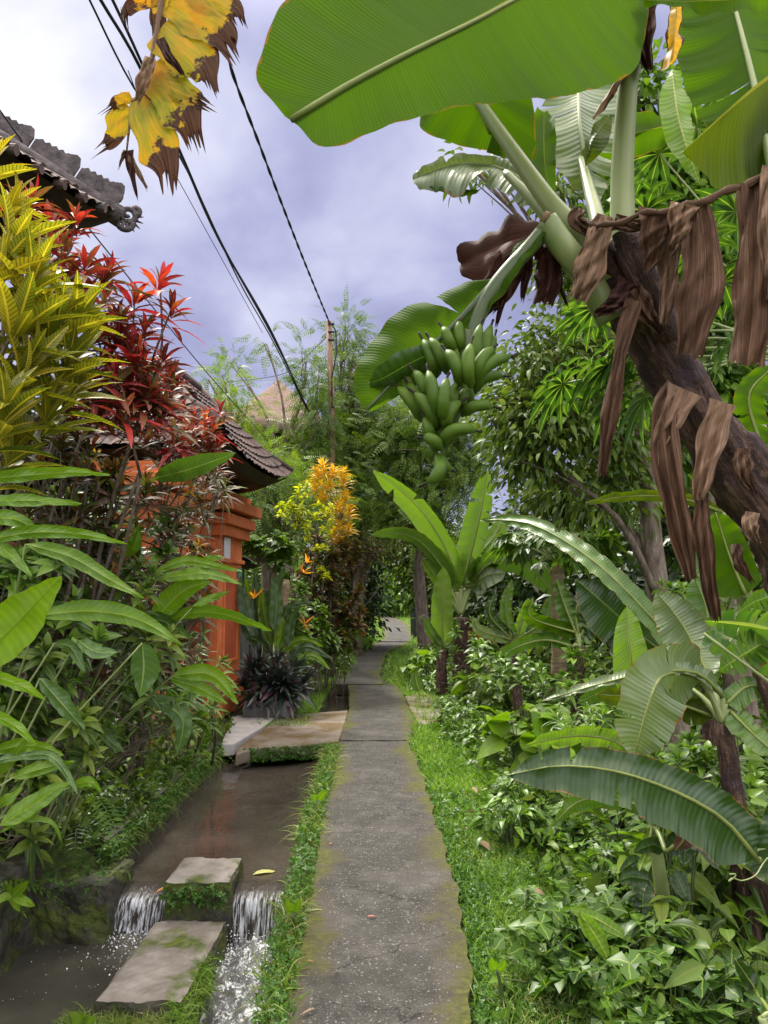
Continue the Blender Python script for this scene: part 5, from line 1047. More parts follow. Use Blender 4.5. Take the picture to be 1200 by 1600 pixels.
bplant('banana plant in the middle of the thicket with ragged split leaves', 2.0, 8.6, (905, 1010), 8.6,
  [('ban_top', [(900, 990), (880, 940), (870, 905)], (14, 14), .3, 1), ('ban_under', [(905, 990), (830, 965), (833, 935)], (12, 11), .2, 0), ('ban_dark', [(905, 1000), (930, 940), (945, 900)], (20, 18), .4, 3),
   ('ban_top', [(900, 1000), (940, 960), (990, 950)], (18, 18), .4, 4), ('ban_top', [(895, 1010), (850, 1000), (800, 1015), (765, 1045)], (9, 12), .4, 1), ('ban_dark', [(905, 1000), (900, 950), (925, 925)], (16, 14), .4, 3)], .09)
bplant('banana plant farther back, leaves standing above the papaya trunk', 1.9, 11, (800, 1010), 11,
  [('ban_top', [(800, 1000), (790, 950), (800, 905)], (9, 9), .3, 1), ('ban_dark', [(800, 1000), (765, 960), (775, 925)], (8, 9), .3, 0), ('ban_young', [(805, 1000), (820, 960), (826, 935)], (9, 9), .3, 0), ('ban_grey', [(800, 1000), (750, 985), (740, 965)], (8, 9), .3, 0), ('ban_top', [(805, 1000), (850, 970), (860, 930)], (12, 12), .3, 3)], .08)
bplant('low banana sucker with brown withered stalks beside the sweeping leaf', 1.35, 3.9, (1020, 1290), 3.9,
  [('ban_top', [(1015, 1262, 3.9), (960, 1250, 3.9), (905, 1252, 3.9), (860, 1292, 3.85)], (14, 12), .4, 1), ('ban_young', [(1015, 1270, 3.9), (1000, 1200, 4.0), (965, 1160, 4.1), (900, 1150, 4.2), (820, 1165, 4.3)], (16, 18), .4, 7), ('dry', [(1030, 1290, 3.8), (1060, 1265, 3.7), (1070, 1305, 3.65), (1055, 1330, 3.65)], (18, 20), .3, 0),
   ('ban_dark', [(1040, 1330, 3.7), (1100, 1300, 3.7), (1170, 1330, 3.7)], (20, 16), .3, 1), ('ban_young', [(1020, 1290, 3.9), (1010, 1330, 3.8), (1000, 1360, 3.7)], (8, 8), .3, 0)], .045, stalkmat='petiole')
bplant('single dark strap leaf at the lower right corner', 1.35, 2.5, (1190, 1590), 2.5, [('ban_dark', [(1215, 1600, 2.5), (1180, 1545, 2.9), (1148, 1498, 2.9)], (13, 15), .3, 0)], .02)
# ------------------------------------------------------------------ heliconias at the left
def helic(label, base, d, leaves, group='heliconias on the left bank', mats=('heli',)):
    b = plant('heliconia', label, 'plant', base[0], base[1], group); bz = np.array([base[0], base[1], float(ground(*base))])
    for k, L in enumerate(leaves):
        mid, w_ = L[0], L[1]; mt = L[2] if len(L) > 2 else 'heli'; mid = [p if len(p) == 3 else (*p, d) for p in mid]; r = random.Random(k+int(d*37))
        mid = [(p[0], p[1], p[2]+(-.05+.1*i/len(mid))*r.choice([-1, 1])) for i, p in enumerate(mid)]
        o = blade('leaf', b, M[mt], mid, (w_, w_*.8), r, tilt=r.uniform(-.8, .8), shape='lance', curve=.16, ripple=.006, nu=40, nv=5, tears=0)
        st = P(*mid[0]); foot = bz+np.array([r.uniform(-.15, .15), r.uniform(-.15, .15), 0]); m_ = foot*.45+st*.55+np.array([0, 0, .12]); c, _ = crom([foot, m_, st], 14); mb = MB(); mb.tube(list(c), list(np.linspace(.010, .004, 14)), 6); mb.build('stalk', M['petiole'], b)
    return b
helic('heliconia at the left edge with long lime blades reaching over the water', (-1.9, 2.6), 2.7, [
  ([(-60, 752), (30, 744), (110, 738), (172, 742)], 11), ([(-50, 785), (30, 782), (80, 784), (128, 787)], 10), ([(-40, 815), (15, 810), (48, 825), (58, 850)], 13), ([(-40, 850), (40, 833), (120, 834), (200, 850)], 11),
  ([(-60, 1040), (0, 1000), (55, 945), (96, 900)], 44, 'lite'), ([(-60, 1040), (0, 1060), (40, 1075), (76, 1098)], 11), ([(-40, 1110), (0, 1122), (30, 1140), (58, 1164)], 10), ([(-50, 840), (-10, 850), (20, 870), (50, 900)], 12)])
helic('heliconia in the middle with drooping long blades in front of the crotons', (-2.2, 3.9), 3.6, [
  ([(40, 850), (110, 870), (170, 905), (225, 935)], 14), ([(60, 962), (140, 955), (215, 968), (286, 1008)], 18), ([(222, 1005), (224, 1045), (218, 1090)], 24, 'heliblue'), ([(85, 1005), (110, 1012), (134, 1052)], 10, 'heliblue'),
  ([(62, 1060), (88, 1090), (132, 1140)], 16, 'heliblue'), ([(120, 1000), (150, 1018), (185, 1020)], 12, 'heliblue')])
helic('heliconia leaning toward the orange gate with narrow arching blades', (-2.3, 5.2), 5.0, [
  ([(238, 972), (285, 925), (330, 908)], 20), ([(240, 895), (290, 877), (340, 885), (378, 893)], 8), ([(245, 905), (310, 896), (350, 903), (378, 914)], 10), ([(255, 970), (300, 958), (350, 960), (425, 986)], 10),
  ([(300, 950), (330, 935), (358, 924)], 6), ([(310, 880), (340, 870), (350, 872)], 5), ([(240, 748), (300, 732), (368, 708)], 19, 'ban_top'), ([(270, 1055), (330, 1055), (372, 1100)], 14), ([(265, 1060), (310, 1075), (355, 1100)], 12),
  ([(228, 1095), (260, 1102), (286, 1128), (276, 1182)], 16, 'heliblue'), ([(190, 1082), (205, 1092), (215, 1096)], 7, 'heliblue'), ([(150, 1130), (175, 1160), (195, 1175)], 10, 'heliblue'), ([(205, 985), (250, 970), (300, 1000)], 12, 'heliblue'), ([(195, 870), (210, 850), (218, 820)], 12)])
helic('low strap leaved plant with ribbed blades at the left water edge', (-2.35, 3.6), 3.6, [
  ([(0, 1290), (45, 1262), (90, 1232), (116, 1222)], 16), ([(-10, 1190), (40, 1180), (85, 1185), (125, 1245)], 9, 'heliblue'), ([(0, 1300), (40, 1280), (80, 1285), (98, 1318)], 5), ([(20, 1215), (70, 1200), (116, 1190)], 11), ([(-20, 1175), (50, 1165), (100, 1180)], 11),
  ([(-10, 1262), (10, 1250), (35, 1230)], 8), ([(110, 1230), (140, 1222), (160, 1240)], 8), ([(-5, 1210), (25, 1180), (45, 1150)], 9)])
# ------------------------------------------------------------------ shrubs: stems and leaf rosettes
TL = dict(lance=T_leaf(4, .085, .3, .18, .45), lance2=T_leaf(3, .07, .35, .2, .45), wide=T_leaf(5, .17, .3, .2, .42), ov=T_leaf(2, .24, .3, .2, .45), ov3=T_leaf(4, .22, .3, .25, .42), narrow=T_leaf(3, .05, .4, .3, .4),
          pinn=T_pinn(8, .26, .36, .28), pinnf=T_pinn(6, .30, .42, .35), fern=T_pinn(15, .24, .26, .5, .85, 1, .25, .04), palm=T_palm(7, .15, 2.4, .2, 1), palm5=T_palm(5, .17, 1.9, .2), blade=T_blade(3, .028, .6), blade2=T_blade(4, .016, .9), tri=T_tri(), heart=T_leaf(7, .36, .25, .2, .3))
def gold(n, lo, hi, axis):
    """n directions spiralling from polar angle lo to hi about axis"""
    axis = nrm(np.array(axis, float)); a0 = np.cross(axis, [0, 1, .3]); a0 = nrm(a0); b0 = np.cross(axis, a0); out = []
    for i in range(n):
        th = lo+(hi-lo)*(i+.5)/n+rng.uniform(-.12, .12); ph = i*2.39996+rng.uniform(-.3, .3)
        out.append(axis*math.cos(th)+(a0*math.cos(ph)+b0*math.sin(ph))*math.sin(th))
    return np.array(out)
def shrub(name, label, cat, bx, by, ros, mat, tm='lance', per=18, L=.2, group=None, stems=True, lo=.15, hi=1.5, droop=.25, wsc=1.0, stemr=.010, z=None, extra=None):
    b = plant(name, label, cat, bx, by, group, z); base = np.array([bx, by, float(ground(bx, by)) if z is None else z]); ps = []; ds = []; us = []; sc = []; tn = []; mb = MB()
    cs_ = [np.array(r_[0]) if isinstance(r_[0], (tuple, list, np.ndarray)) else P(r_[0], r_[1], r_[2]) for r_ in ros]
    if stems:
        km = max(2, len(ros)//7); mains = []
        for i in range(km):
            tg_ = cs_[rng.randrange(len(cs_))]; b0_ = base+np.array([rng.uniform(-.25, .25), rng.uniform(-.25, .25), -.05]); top = b0_+(tg_-b0_)*.85
            m1 = b0_+(top-b0_)*.35+np.array([rng.uniform(-.15, .15), rng.uniform(-.15, .15), 0]); m2 = b0_+(top-b0_)*.7+np.array([rng.uniform(-.12, .12), rng.uniform(-.12, .12), 0]); cc_, _ = crom([b0_, m1, m2, top], 16); mains.append(cc_)
            mb.tube(list(cc_), list(np.linspace(stemr*2.0, stemr*.8, 16)), 6)
    for r_, c in zip(ros, cs_):
        t_ = r_[-2] if len(r_) > 2 else .5; k = r_[-1]
        ax = nrm(c-(base+np.array([0, 0, .2])))+np.array([rng.uniform(-.3, .3), rng.uniform(-.3, .3), .55]); n = int(per*rng.uniform(.8, 1.2)); dd = gold(n, lo, hi, ax)
        for i, d_ in enumerate(dd):
            ps.append(c-nrm(ax)*.10*L*5*(i/n)*rng.uniform(.6, 1.3)); ds.append(d_); us.append(nrm(ax)*1.0+rdir(1)[0]*.35); sc.append(L*k*rng.uniform(.7, 1.15)*(.75+.35*i/n)); tn.append(min(1, max(0, t_+rng.uniform(-.16, .16)-(.25 if i > n*.7 else 0))))
        if stems:
            best = min(((np.linalg.norm(m_[j]-c)+.5*abs(m_[j][2]-(c[2]-.35)), mi_, j) for mi_, m_ in enumerate(mains) for j in range(4, 16)))
            s0 = mains[best[1]][best[2]]; mid_ = s0*.5+c*.5+np.array([rng.uniform(-.06, .06), rng.uniform(-.06, .06), -.06]); cc_, _ = crom([s0, mid_, c], 7); mb.tube(list(cc_), list(np.linspace(stemr*.9, stemr*.45, 7)), 5)
    if stems: mb.build('stems', M['twig'], b)
    scat('foliage', TL[tm], ps, ds, us, sc, M[mat], b, wsc=wsc, droop=droop, tint=tn)
    return b
def jit(lst, n, sx=26, sy=26, sd=.4, k=(.8, 1.1), t=(.3, .9)):
    return [(x+rng.uniform(-sx, sx), y+rng.uniform(-sy, sy), d+rng.uniform(-sd, sd), rng.uniform(*t), rng.uniform(*k)) for x, y, d in lst for _ in range(n)]
# yellow-green croton, nearest, big striped leaves
shrub('croton_bush', 'tall croton with big yellow and green striped leaves at the left edge', 'bush', -2.9, 3.3,
  [(20, 380, 3.1, .75, 1.1), (55, 430, 3.0, .45, 1.1), (30, 500, 2.9, .55, 1.1), (95, 500, 3.1, .4, 1.0), (110, 560, 3.1, .35, 1.0), (40, 580, 2.9, .5, 1.1), (10, 640, 2.8, .4, 1.1), (75, 640, 3.0, .45, .9), (-20, 450, 3.0, .7, 1.1), (-30, 560, 3.0, .5, 1.1), (125, 490, 3.2, .3, .9), (-15, 260, 3.3, .95, 1.0), (20, 320, 3.3, .95, .8), (60, 540, 3.2, .5, 1.), (60, 480, 3.2, .5, 1.), (120, 600, 3.2, .4, .8), (20, 700, 3.0, .3, .8), (0, 420, 3.0, .6, 1.1)],
  'cro_yel', 'wide', 17, .29, stemr=.012, lo=.08, hi=1.15, wsc=.62, droop=.1)
redR = [(210, 470, 4.5), (120, 340, 4.5), (80, 350, 4.5), (95, 520, 4.5), (170, 560, 4.4), (120, 600, 4.5), (200, 600, 4.4), (160, 440, 4.4), (75, 420, 4.4), (100, 380, 4.3), (135, 415, 4.3), (95, 455, 4.3), (165, 465, 4.2), (190, 500, 4.3), (150, 520, 4.3), (250, 440, 4.4), (268, 482, 4.4), (215, 555, 4.3), (180, 585, 4.2), (235, 610, 4.3), (150, 600, 4.2), (228, 515, 4.4), (205, 540, 4.3), (130, 555, 4.2), (255, 560, 4.4), (195, 640, 4.2), (50, 310, 4.2), (30, 330, 4.2), (60, 390, 4.4), (110, 420, 4.5), (70, 450, 4.6), (170, 420, 4.5), (140, 470, 4.6)]
shrub('croton_bush', 'tall croton with red and orange leaf rosettes against the sky', 'bush', -2.5, 5.2, [(x, y, d, rng.uniform(.35, .85), rng.uniform(.85, 1.15)) for x, y, d in redR]+jit([(180, 540, 4.6), (110, 500, 4.6), (60, 420, 4.6), (220, 600, 4.6), (150, 640, 4.6), (200, 560, 4.7), (120, 620, 4.7), (240, 640, 4.7)], 5, 44, 44, .3, t=(.0, .7)),
  'cro_red', 'lance', 19, .23, stemr=.011, wsc=1.05)
shrub('croton_bush', 'croton with orange and pink tips leaning in front of the gate roof', 'bush', -2.3, 7.0, [(320, 655, 5.6, .9, .95), (335, 668, 5.6, .8, .9), (285, 640, 5.6, .6, .9), (262, 610, 5.5, .55, .9), (300, 690, 5.6, .4, .9), (250, 660, 5.4, .4, .9), (345, 640, 5.7, .5, .8), (230, 690, 5.3, .35, .9), (275, 700, 5.4, .35, .9), (330, 700, 5.6, .25, .8)]+jit([(270, 680, 5.5), (220, 650, 5.3), (310, 700, 5.6)], 7, 34, 30, .3, t=(.0, .6)), 'cro_red', 'lance', 18, .20, stemr=.008, wsc=1.2)
shrub('croton_bush', 'bushy dark croton with maroon and green leaves below the red one', 'bush', -2.5, 5.6, jit([(40, 720, 4.8), (110, 700, 4.9), (170, 720, 4.9), (60, 790, 5.0), (140, 780, 5.0), (210, 760, 5.1), (20, 850, 5), (100, 850, 5.1), (180, 840, 5.2)], 7, 38, 32, .45, t=(0, 1)), 'cro_dark', 'lance', 16, .2, stemr=.009, wsc=1.3)
shrub('croton_bush', 'thin stemmed croton with narrow green and bronze leaves beside the gate', 'bush', -2.2, 7.4, jit([(240, 740, 5.7), (290, 730, 5.9), (250, 800, 5.8), (300, 790, 6.0), (330, 740, 6.1), (280, 850, 6.0), (240, 880, 6.0)], 6, 24, 28, .4, t=(0, 1)), 'cro_dark', 'lance2', 14, .17, stemr=.007, wsc=1.2)
shrub('croton_bush', 'small croton with a few bright yellow rosettes before the gate', 'bush', -2.15, 6.3, [(150, 715, 5.2, .8, .8), (285, 745, 5.6, .8, .8), (300, 760, 5.6, .7, .8), (292, 725, 5.6, .6, .7), (135, 730, 5.2, .7, .7), (185, 735, 5.2, .7, .7), (310, 850, 6, .4, .7)], 'cro_gold', 'lance', 12, .17, stemr=.006)
shrub('cordyline', 'dark purple leaved cordyline standing in front of the orange pillar', 'bush', -2.0, 8.0, [(340, 760, 7.0, .1, .9), (350, 775, 7.0, .2, .8), (322, 800, 6.9, .3, .9), (335, 745, 7.0, .3, .8), (325, 865, 6.9, .1, .9), (300, 870, 6.8, .1, .9), (315, 1020, 6.8, .5, .8), (300, 1000, 6.7, .2, .8)], 'cro_dark', 'narrow', 16, .24, stemr=.008)
shrub('croton_bush', 'shadowy undergrowth of dark crotons on the left bank', 'bush', -2.7, 6.6, jit([(60, 900, 5.4), (150, 900, 5.5), (220, 930, 5.7), (120, 970, 5.5), (200, 1000, 5.7), (270, 1000, 6), (60, 1000, 5.3), (150, 1060, 5.5), (240, 1060, 5.8), (290, 930, 6.2), (300, 1050, 6.3)], 6, 36, 34, .5, t=(0, .8)), 'cro_dark', 'lance', 14, .2, stemr=.008, wsc=1.3)
shrub('shrub', 'green leafy shrub hidden low among the heliconia stems', 'bush', -2.6, 4.8, jit([(30, 950, 4.6), (90, 1040, 4.7), (30, 1110, 4.4), (120, 1110, 4.8), (190, 1090, 5.1), (60, 1180, 4.5), (250, 1110, 5.6), (310, 1090, 6.2)], 4, 38, 34, .4, t=(0, 1)), 'broad2', 'ov3', 13, .13, stemr=.006)
shrub('shrub', 'fine leaved shrub crowding the foot of the gate', 'bush', -2.2, 8.2, jit([(300, 1080, 7), (340, 1075, 7.5), (325, 1115, 7.3), (280, 1120, 6.8)], 5, 22, 20, .3, t=(0, 1)), 'broad2', 'lance', 14, .13, stemr=.004)
# ------------------------------------------------------------------ crowns made of blobs
def crown_leaves(blobs, ncl, per, cr, zsq=.85, seed=0):
    """cluster centres on and inside ellipsoids, leaves round every centre"""
    q = np.random.default_rng(seed); w_ = np.array([b[3]*b[4] for b in blobs], float); w_ /= w_.sum(); pos = []; dr = []; cen = []; tn = []
    for b, k in zip(blobs, w_):
        c = P(b[0], b[1], b[2]); rx = S(b[3], b[2]); rz = S(b[4], b[2]); ry = (rx+rz)/2*(b[5] if len(b) > 5 else .8); m_ = max(2, int(ncl*k))
        u = nrm(q.normal(size=(m_, 3))); r_ = q.uniform(.25, 1, m_)**.45; r_ *= 1+.27*q.normal(size=m_)
        cc_ = c+u*r_[:, None]*np.array([rx, ry, rz])
        for j in range(m_):
            n = max(3, int(per*q.uniform(.5, 1.5))); o = q.normal(size=(n, 3))*cr*np.array([1, 1, zsq])*q.uniform(.6, 1.3); pos.append(cc_[j]+o); d_ = nrm(o+u[j]*cr*.6+q.normal(size=(n, 3))*cr*.5+np.array([0, 0, -.15*cr])); dr.append(d_); tn.append(np.clip(np.full(n, q.uniform(0, 1)), 0, 1))
        cen.append((c, cc_))
    return np.vstack(pos), np.vstack(dr), cen, np.concatenate(tn)
def tree(name, label, bx, by, trunk, tr, blobs, ncl, per, cr, mat, tm, size, group=None, bark='bark', droop=.2, seed=0, limb=.35, upn=1.0, tips=3, cat='tree', z=None):
    b = plant(name, label, cat, bx, by, group, z); base = np.array([bx, by, (float(ground(bx, by)) if z is None else z)-.1]); q = random.Random(seed)
    pts = [base]+[P(*p) for p in trunk]; mb = MB(); c, L = crom(pts, 20); mb.tube(list(c), list(np.linspace(tr, tr*.45, 20)), 12, jit=.05, rng=q)
    pos, dr, cen, tn = crown_leaves(blobs, ncl, per, cr, seed=seed)
    for c0_, cc_ in cen:
        st = c[q.randint(8, 19)]; m_ = st*.5+c0_*.5+np.array([q.uniform(-.3, .3), q.uniform(-.3, .3), .1]); l_, _ = crom([st, m_, c0_], 9); mb.tube(list(l_), list(np.linspace(tr*limb, tr*limb*.4, 9)), 6)
        for k in range(min(len(cc_), tips*4)):
            e = cc_[q.randrange(len(cc_))]; s_ = l_[q.randint(4, 8)]; t2, _ = crom([s_, s_*.5+e*.5+np.array([0, 0, .05]), e], 6); mb.tube(list(t2), list(np.linspace(tr*limb*.35, .006, 6)), 4)
    mb.build('trunk', M[bark], b); up = rdir(len(pos), upn*1.2); q2 = np.random.default_rng(seed+1)
    scat('crown', TL[tm], pos, dr, up, q2.uniform(size[0], size[1], len(pos)), M[mat], b, droop=droop, tint=tn)
    return b
# feathery trees behind the hut and the pole
tree('feathery_tree', 'light green feathery tree in front of the thatched hut', P(420, 0, 18)[0], 18, [(415, 900, 18), (400, 760, 18), (395, 650, 18)], .13, [(370, 655, 18, 34, 36), (352, 600, 18, 16, 24), (325, 592, 18, 14, 10), (355, 700, 17.5, 46, 36), (400, 735, 17, 50, 26), (400, 780, 17, 50, 50), (450, 765, 17, 50, 36), (345, 630, 18, 26, 18)], 200, 9, .24, 'featherlime', 'pinn', (.28, .5), 'feathery trees beyond the gate', seed=1)
tree('feathery_tree', 'feathery tree whose thin plumes stand up left of the utility pole', P(455, 0, 20)[0], 20, [(450, 900, 20), (440, 740, 20), (460, 650, 20)], .14, [(418, 540, 20, 12, 10), (362, 570, 20, 8, 18), (478, 565, 20, 16, 24), (496, 605, 20, 18, 30), (500, 655, 20, 22, 35), (490, 715, 20, 36, 36), (440, 745, 20, 60, 30), (462, 690, 20, 14, 14)], 150, 9, .24, 'feather', 'pinn', (.28, .5), 'feathery trees beyond the gate', seed=2)
tree('feathery_tree', 'tall dark feathery tree right behind the utility pole', P(560, 0, 22)[0], 22, [(560, 900, 22), (555, 760, 22), (548, 620, 22)], .18, [(540, 518, 22, 20, 26), (553, 560, 22, 26, 30), (530, 600, 22, 28, 30), (555, 625, 22, 36, 36), (575, 680, 22, 50, 40), (525, 700, 22, 40, 50), (560, 750, 22, 60, 45), (510, 760, 22, 50, 45)], 260, 10, .3, 'feather', 'pinn', (.34, .58), 'feathery trees beyond the gate', seed=3)
tree('feathery_tree', 'wide feathery tree arching over the path below the fruit bunch', P(660, 0, 21)[0], 21, [(655, 900, 21), (650, 790, 21), (655, 700, 21)], .2, [(640, 655, 21, 55, 34), (690, 665, 20, 40, 30), (720, 680, 20, 34, 26), (620, 700, 21, 60, 40), (690, 715, 20, 60, 30), (730, 735, 20, 30, 20), (640, 760, 21, 70, 34), (590, 785, 21, 60, 34), (700, 770, 20, 45, 26), (650, 810, 20, 60, 26), (600, 650, 22, 40, 40)], 360, 10, .3, 'feather', 'pinn', (.34, .6), 'feathery trees beyond the gate', seed=4)
tree('feathery_tree', 'low feathery tree filling the gap between gate roof and yellow croton', P(430, 0, 16)[0], 15.4, [(430, 950, 15.5), (420, 860, 15.5)], .1, [(420, 770, 15.5, 40, 40), (400, 800, 15.5, 30, 40), (440, 820, 15.5, 40, 30), (470, 780, 16, 40, 40), (400, 740, 16, 40, 30)], 110, 9, .24, 'feather', 'pinn', (.28, .44), 'feathery trees beyond the gate', seed=5)
# dark trees that make the tunnel
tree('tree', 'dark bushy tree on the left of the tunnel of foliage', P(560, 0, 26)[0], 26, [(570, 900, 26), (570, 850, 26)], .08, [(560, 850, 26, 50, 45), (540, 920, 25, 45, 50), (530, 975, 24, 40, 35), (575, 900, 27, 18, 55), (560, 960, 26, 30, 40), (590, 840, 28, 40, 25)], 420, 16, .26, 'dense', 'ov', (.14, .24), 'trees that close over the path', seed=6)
tree('tree', 'dark leafy tree on the right of the tunnel of foliage', P(725, 0, 24)[0], 24, [(722, 940, 24), (700, 880, 24)], .09, [(680, 860, 24, 50, 40), (650, 900, 25, 24, 45), (700, 910, 23, 34, 50), (655, 850, 26, 40, 30), (720, 900, 22, 50, 60)], 420, 16, .26, 'broad', 'ov', (.14, .26), 'trees that close over the path', seed=7)
tree('vine_arch', 'hanging vines with reddish young leaves arching over the path', P(560, 0, 23)[0], 23, [(565, 940, 23), (570, 860, 23)], .05, [(560, 850, 23, 36, 18), (600, 848, 24, 40, 16), (640, 850, 25, 34, 16), (545, 870, 22, 20, 30)], 150, 12, .2, 'cro_dark', 'ov', (.12, .2), 'trees that close over the path', seed=8, cat='vine')
for i, (px, d, r_, y0) in enumerate([(590, 46, 60, 900), (635, 50, 70, 885), (620, 62, 60, 820), (560, 60, 80, 840), (700, 48, 90, 860), (480, 45, 90, 860), (780, 42, 90, 880), (400, 40, 100, 860), (300, 34, 120, 850), (880, 36, 110, 860), (1000, 32, 130, 830)]):
    tree('tree', ['bright green bush seen at the far end of the path', 'sunlit tree just past the bend of the far path', 'tall tree closing the view above the far path', 'distant tree left of the path tunnel', 'distant tree right of the path tunnel', 'distant tree behind the yellow croton', 'distant tree behind the young banana plant', 'distant tree behind the gate', 'distant tree behind the left crotons', 'distant tree behind the papaya trunk', 'distant tree behind the leaning banana trunk'][i], P(px, 0, d)[0], d, [(px, y0+40, d), (px, y0, d)], .2,
      [(px, y0+30, d, r_*.6, 50), (px-10, y0, d, r_*.45, 40), (px+14, y0+60, d, r_*.6, 30)], 170, 13, .5, 'broad2' if i < 2 else 'feather', 'ov', (.3, .55), 'distant trees', seed=20+i, z=float(elev(d)))
# golden croton, lime croton and friends beyond the gate
shrub('croton_bush', 'golden yellow croton glowing above the others beyond the gate', 'bush', P(515, 0, 14.5)[0], 14.5, [(505, 728, 14.5, .8, 1), (520, 738, 14.5, .7, 1), (498, 742, 14.5, .8, 1), (537, 752, 14.6, .6, .9), (540, 775, 14.6, .6, .9), (545, 800, 14.6, .6, .9), (530, 790, 14.4, .7, .9), (515, 760, 14.4, .7, 1), (530, 820, 14.5, .5, .9), (505, 775, 14.4, .6, .9), (522, 835, 14.5, .4, .9), (492, 760, 14.5, .8, .8), (545, 825, 14.6, .5, .8), (537, 735, 14.6, .6, .7), (515, 800, 14.4, .6, .9), (535, 845, 14.5, .4, .8)], 'cro_gold', 'narrow', 44, .34, lo=.05, hi=1.1, stemr=.012, wsc=1.2)
shrub('croton_bush', 'lime yellow variegated croton left of the golden one', 'bush', P(470, 0, 13.6)[0], 13.6, jit([(462, 790, 13.6), (480, 800, 13.6), (455, 810, 13.6), (490, 830, 13.6), (508, 850, 13.6), (478, 770, 13.7), (500, 880, 13.6), (512, 820, 13.6), (445, 795, 13.6), (515, 905, 13.6), (505, 800, 13.6)], 4, 13, 13, .2, t=(.3, 1)), 'lime', 'ov3', 15, .15, stemr=.008)
shrub('croton_bush', 'dark bronze croton hanging under the yellow ones', 'bush', P(520, 0, 14)[0], 14, jit([(480, 880, 14), (510, 900, 14), (535, 890, 14), (545, 930, 14.3), (500, 940, 14), (530, 960, 14), (475, 930, 13.8), (500, 980, 13.6), (540, 990, 14), (515, 860, 14), (545, 860, 14.3), (550, 960, 14.4)], 9, 19, 19, .4, t=(0, 1)), 'cro_dark', 'ov3', 16, .2, stemr=.006)
shrub('shrub', 'mixed green shrub filling the border left of the path', 'bush', P(480, 0, 13)[0], 13.2, jit([(460, 920, 13), (490, 960, 13), (510, 1000, 13.2), (470, 990, 12.8), (540, 1000, 15), (520, 1015, 14), (560, 985, 17), (455, 960, 12.6)], 9, 18, 18, .4, t=(0, 1)), 'broad2', 'ov3', 16, .18, stemr=.004)
pb = shrub('papaya_shrub', 'light green shrub with lobed leaves next to the green plaque', 'bush', P(415, 0, 12.6)[0], 12.8, jit([(400, 845, 12.6), (430, 840, 12.6), (448, 855, 12.6), (385, 855, 12.6), (415, 865, 12.6), (440, 875, 12.6)], 3, 12, 10, .2, k=(.8, 1.2)), 'papaya', 'palm', 5, .26, lo=.6, hi=1.7, droop=.3, stemr=.008)
hb = plant('heliconia', 'dark green heliconia with orange flowers behind the purple clump', 'plant', P(420, 0, 12)[0], 12)
hl = [([(400, 1010), (392, 960), (385, 905)], 11), ([(410, 1010), (402, 950), (398, 890)], 10), ([(418, 1010), (420, 950), (445, 885)], 12), ([(425, 1010), (412, 960), (408, 915)], 9), ([(440, 1010), (450, 985), (490, 1000)], 6), ([(430, 1005), (450, 950), (492, 940)], 6), ([(440, 1020), (470, 1000), (505, 1010)], 6), ([(405, 1015), (385, 980), (378, 950)], 9), ([(450, 1030), (480, 1010), (520, 1030)], 6), ([(432, 1020), (440, 980), (430, 950)], 8), ([(420, 1020), (400, 1000), (385, 1000)], 7), ([(450, 1010), (455, 970), (470, 945)], 7), ([(460, 1030), (490, 1025), (515, 1045)], 5), ([(395, 990), (380, 940), (376, 900)], 9), ([(428, 985), (432, 940), (425, 900)], 10)]
for k, (mid, w_) in enumerate(hl): blade('leaf', hb, M['ban_dark' if k % 3 else 'heli'], [(*p, 12-.03*k) for p in mid], w_, random.Random(k), tilt=rng.uniform(-.6, .6), shape='lance', nu=20, nv=3, curve=.15)
for px, py in ((397, 935), (474, 895), (476, 975), (480, 880)):
    pp = P(px, py, 11.8); scat('flower', TL['narrow'], [pp]*7, rdir(7, .8), rdir(7), R.uniform(.12, .22, 7), M['flower'], hb, wsc=1.6)
tk = plant('tree_stump', 'pale yellow bare trunk rising through the heliconias', 'tree trunk', P(441, 0, 12.1)[0], 12.1); mb = MB(); c_, _ = crom([P(441, 1040, 12.1), P(443, 980, 12.1), P(442, 930, 12.1), P(445, 905, 12.1)], 14); mb.tube(list(c_), [.10, .095, .09, .085, .085, .08, .08, .085, .09, .085, .08, .09, .10, .07], 12, jit=.06, rng=rng); mb.build('trunk', M['tan'], tk)
shrub('purple_lily_clump', 'dark purple and green spiky clump spilling over the low wall', 'plant', P(425, 0, 11.2)[0], 11.3, [(395, 1045, 11.2, .5, 1), (430, 1040, 11.2, .5, 1.1), (460, 1045, 11.2, .5, 1), (385, 1070, 11.1, .5, .9), (415, 1070, 11.0, .5, 1), (450, 1070, 11.0, .5, 1), (475, 1065, 11.2, .5, .8), (435, 1060, 11.0, .5, 1.), (405, 1030, 11.3, .5, .9)], 'rheo', 'lance', 40, .40, lo=.1, hi=1.75, stems=False, droop=.1)
rough_box('low_wall', -1.95, -1.32, 10.9, 12.6, -.1, .24, [M['wet'], M['greywall']], 'short lichen covered wall under the purple clump', 'wall', 11, res=.08, amp=.03)
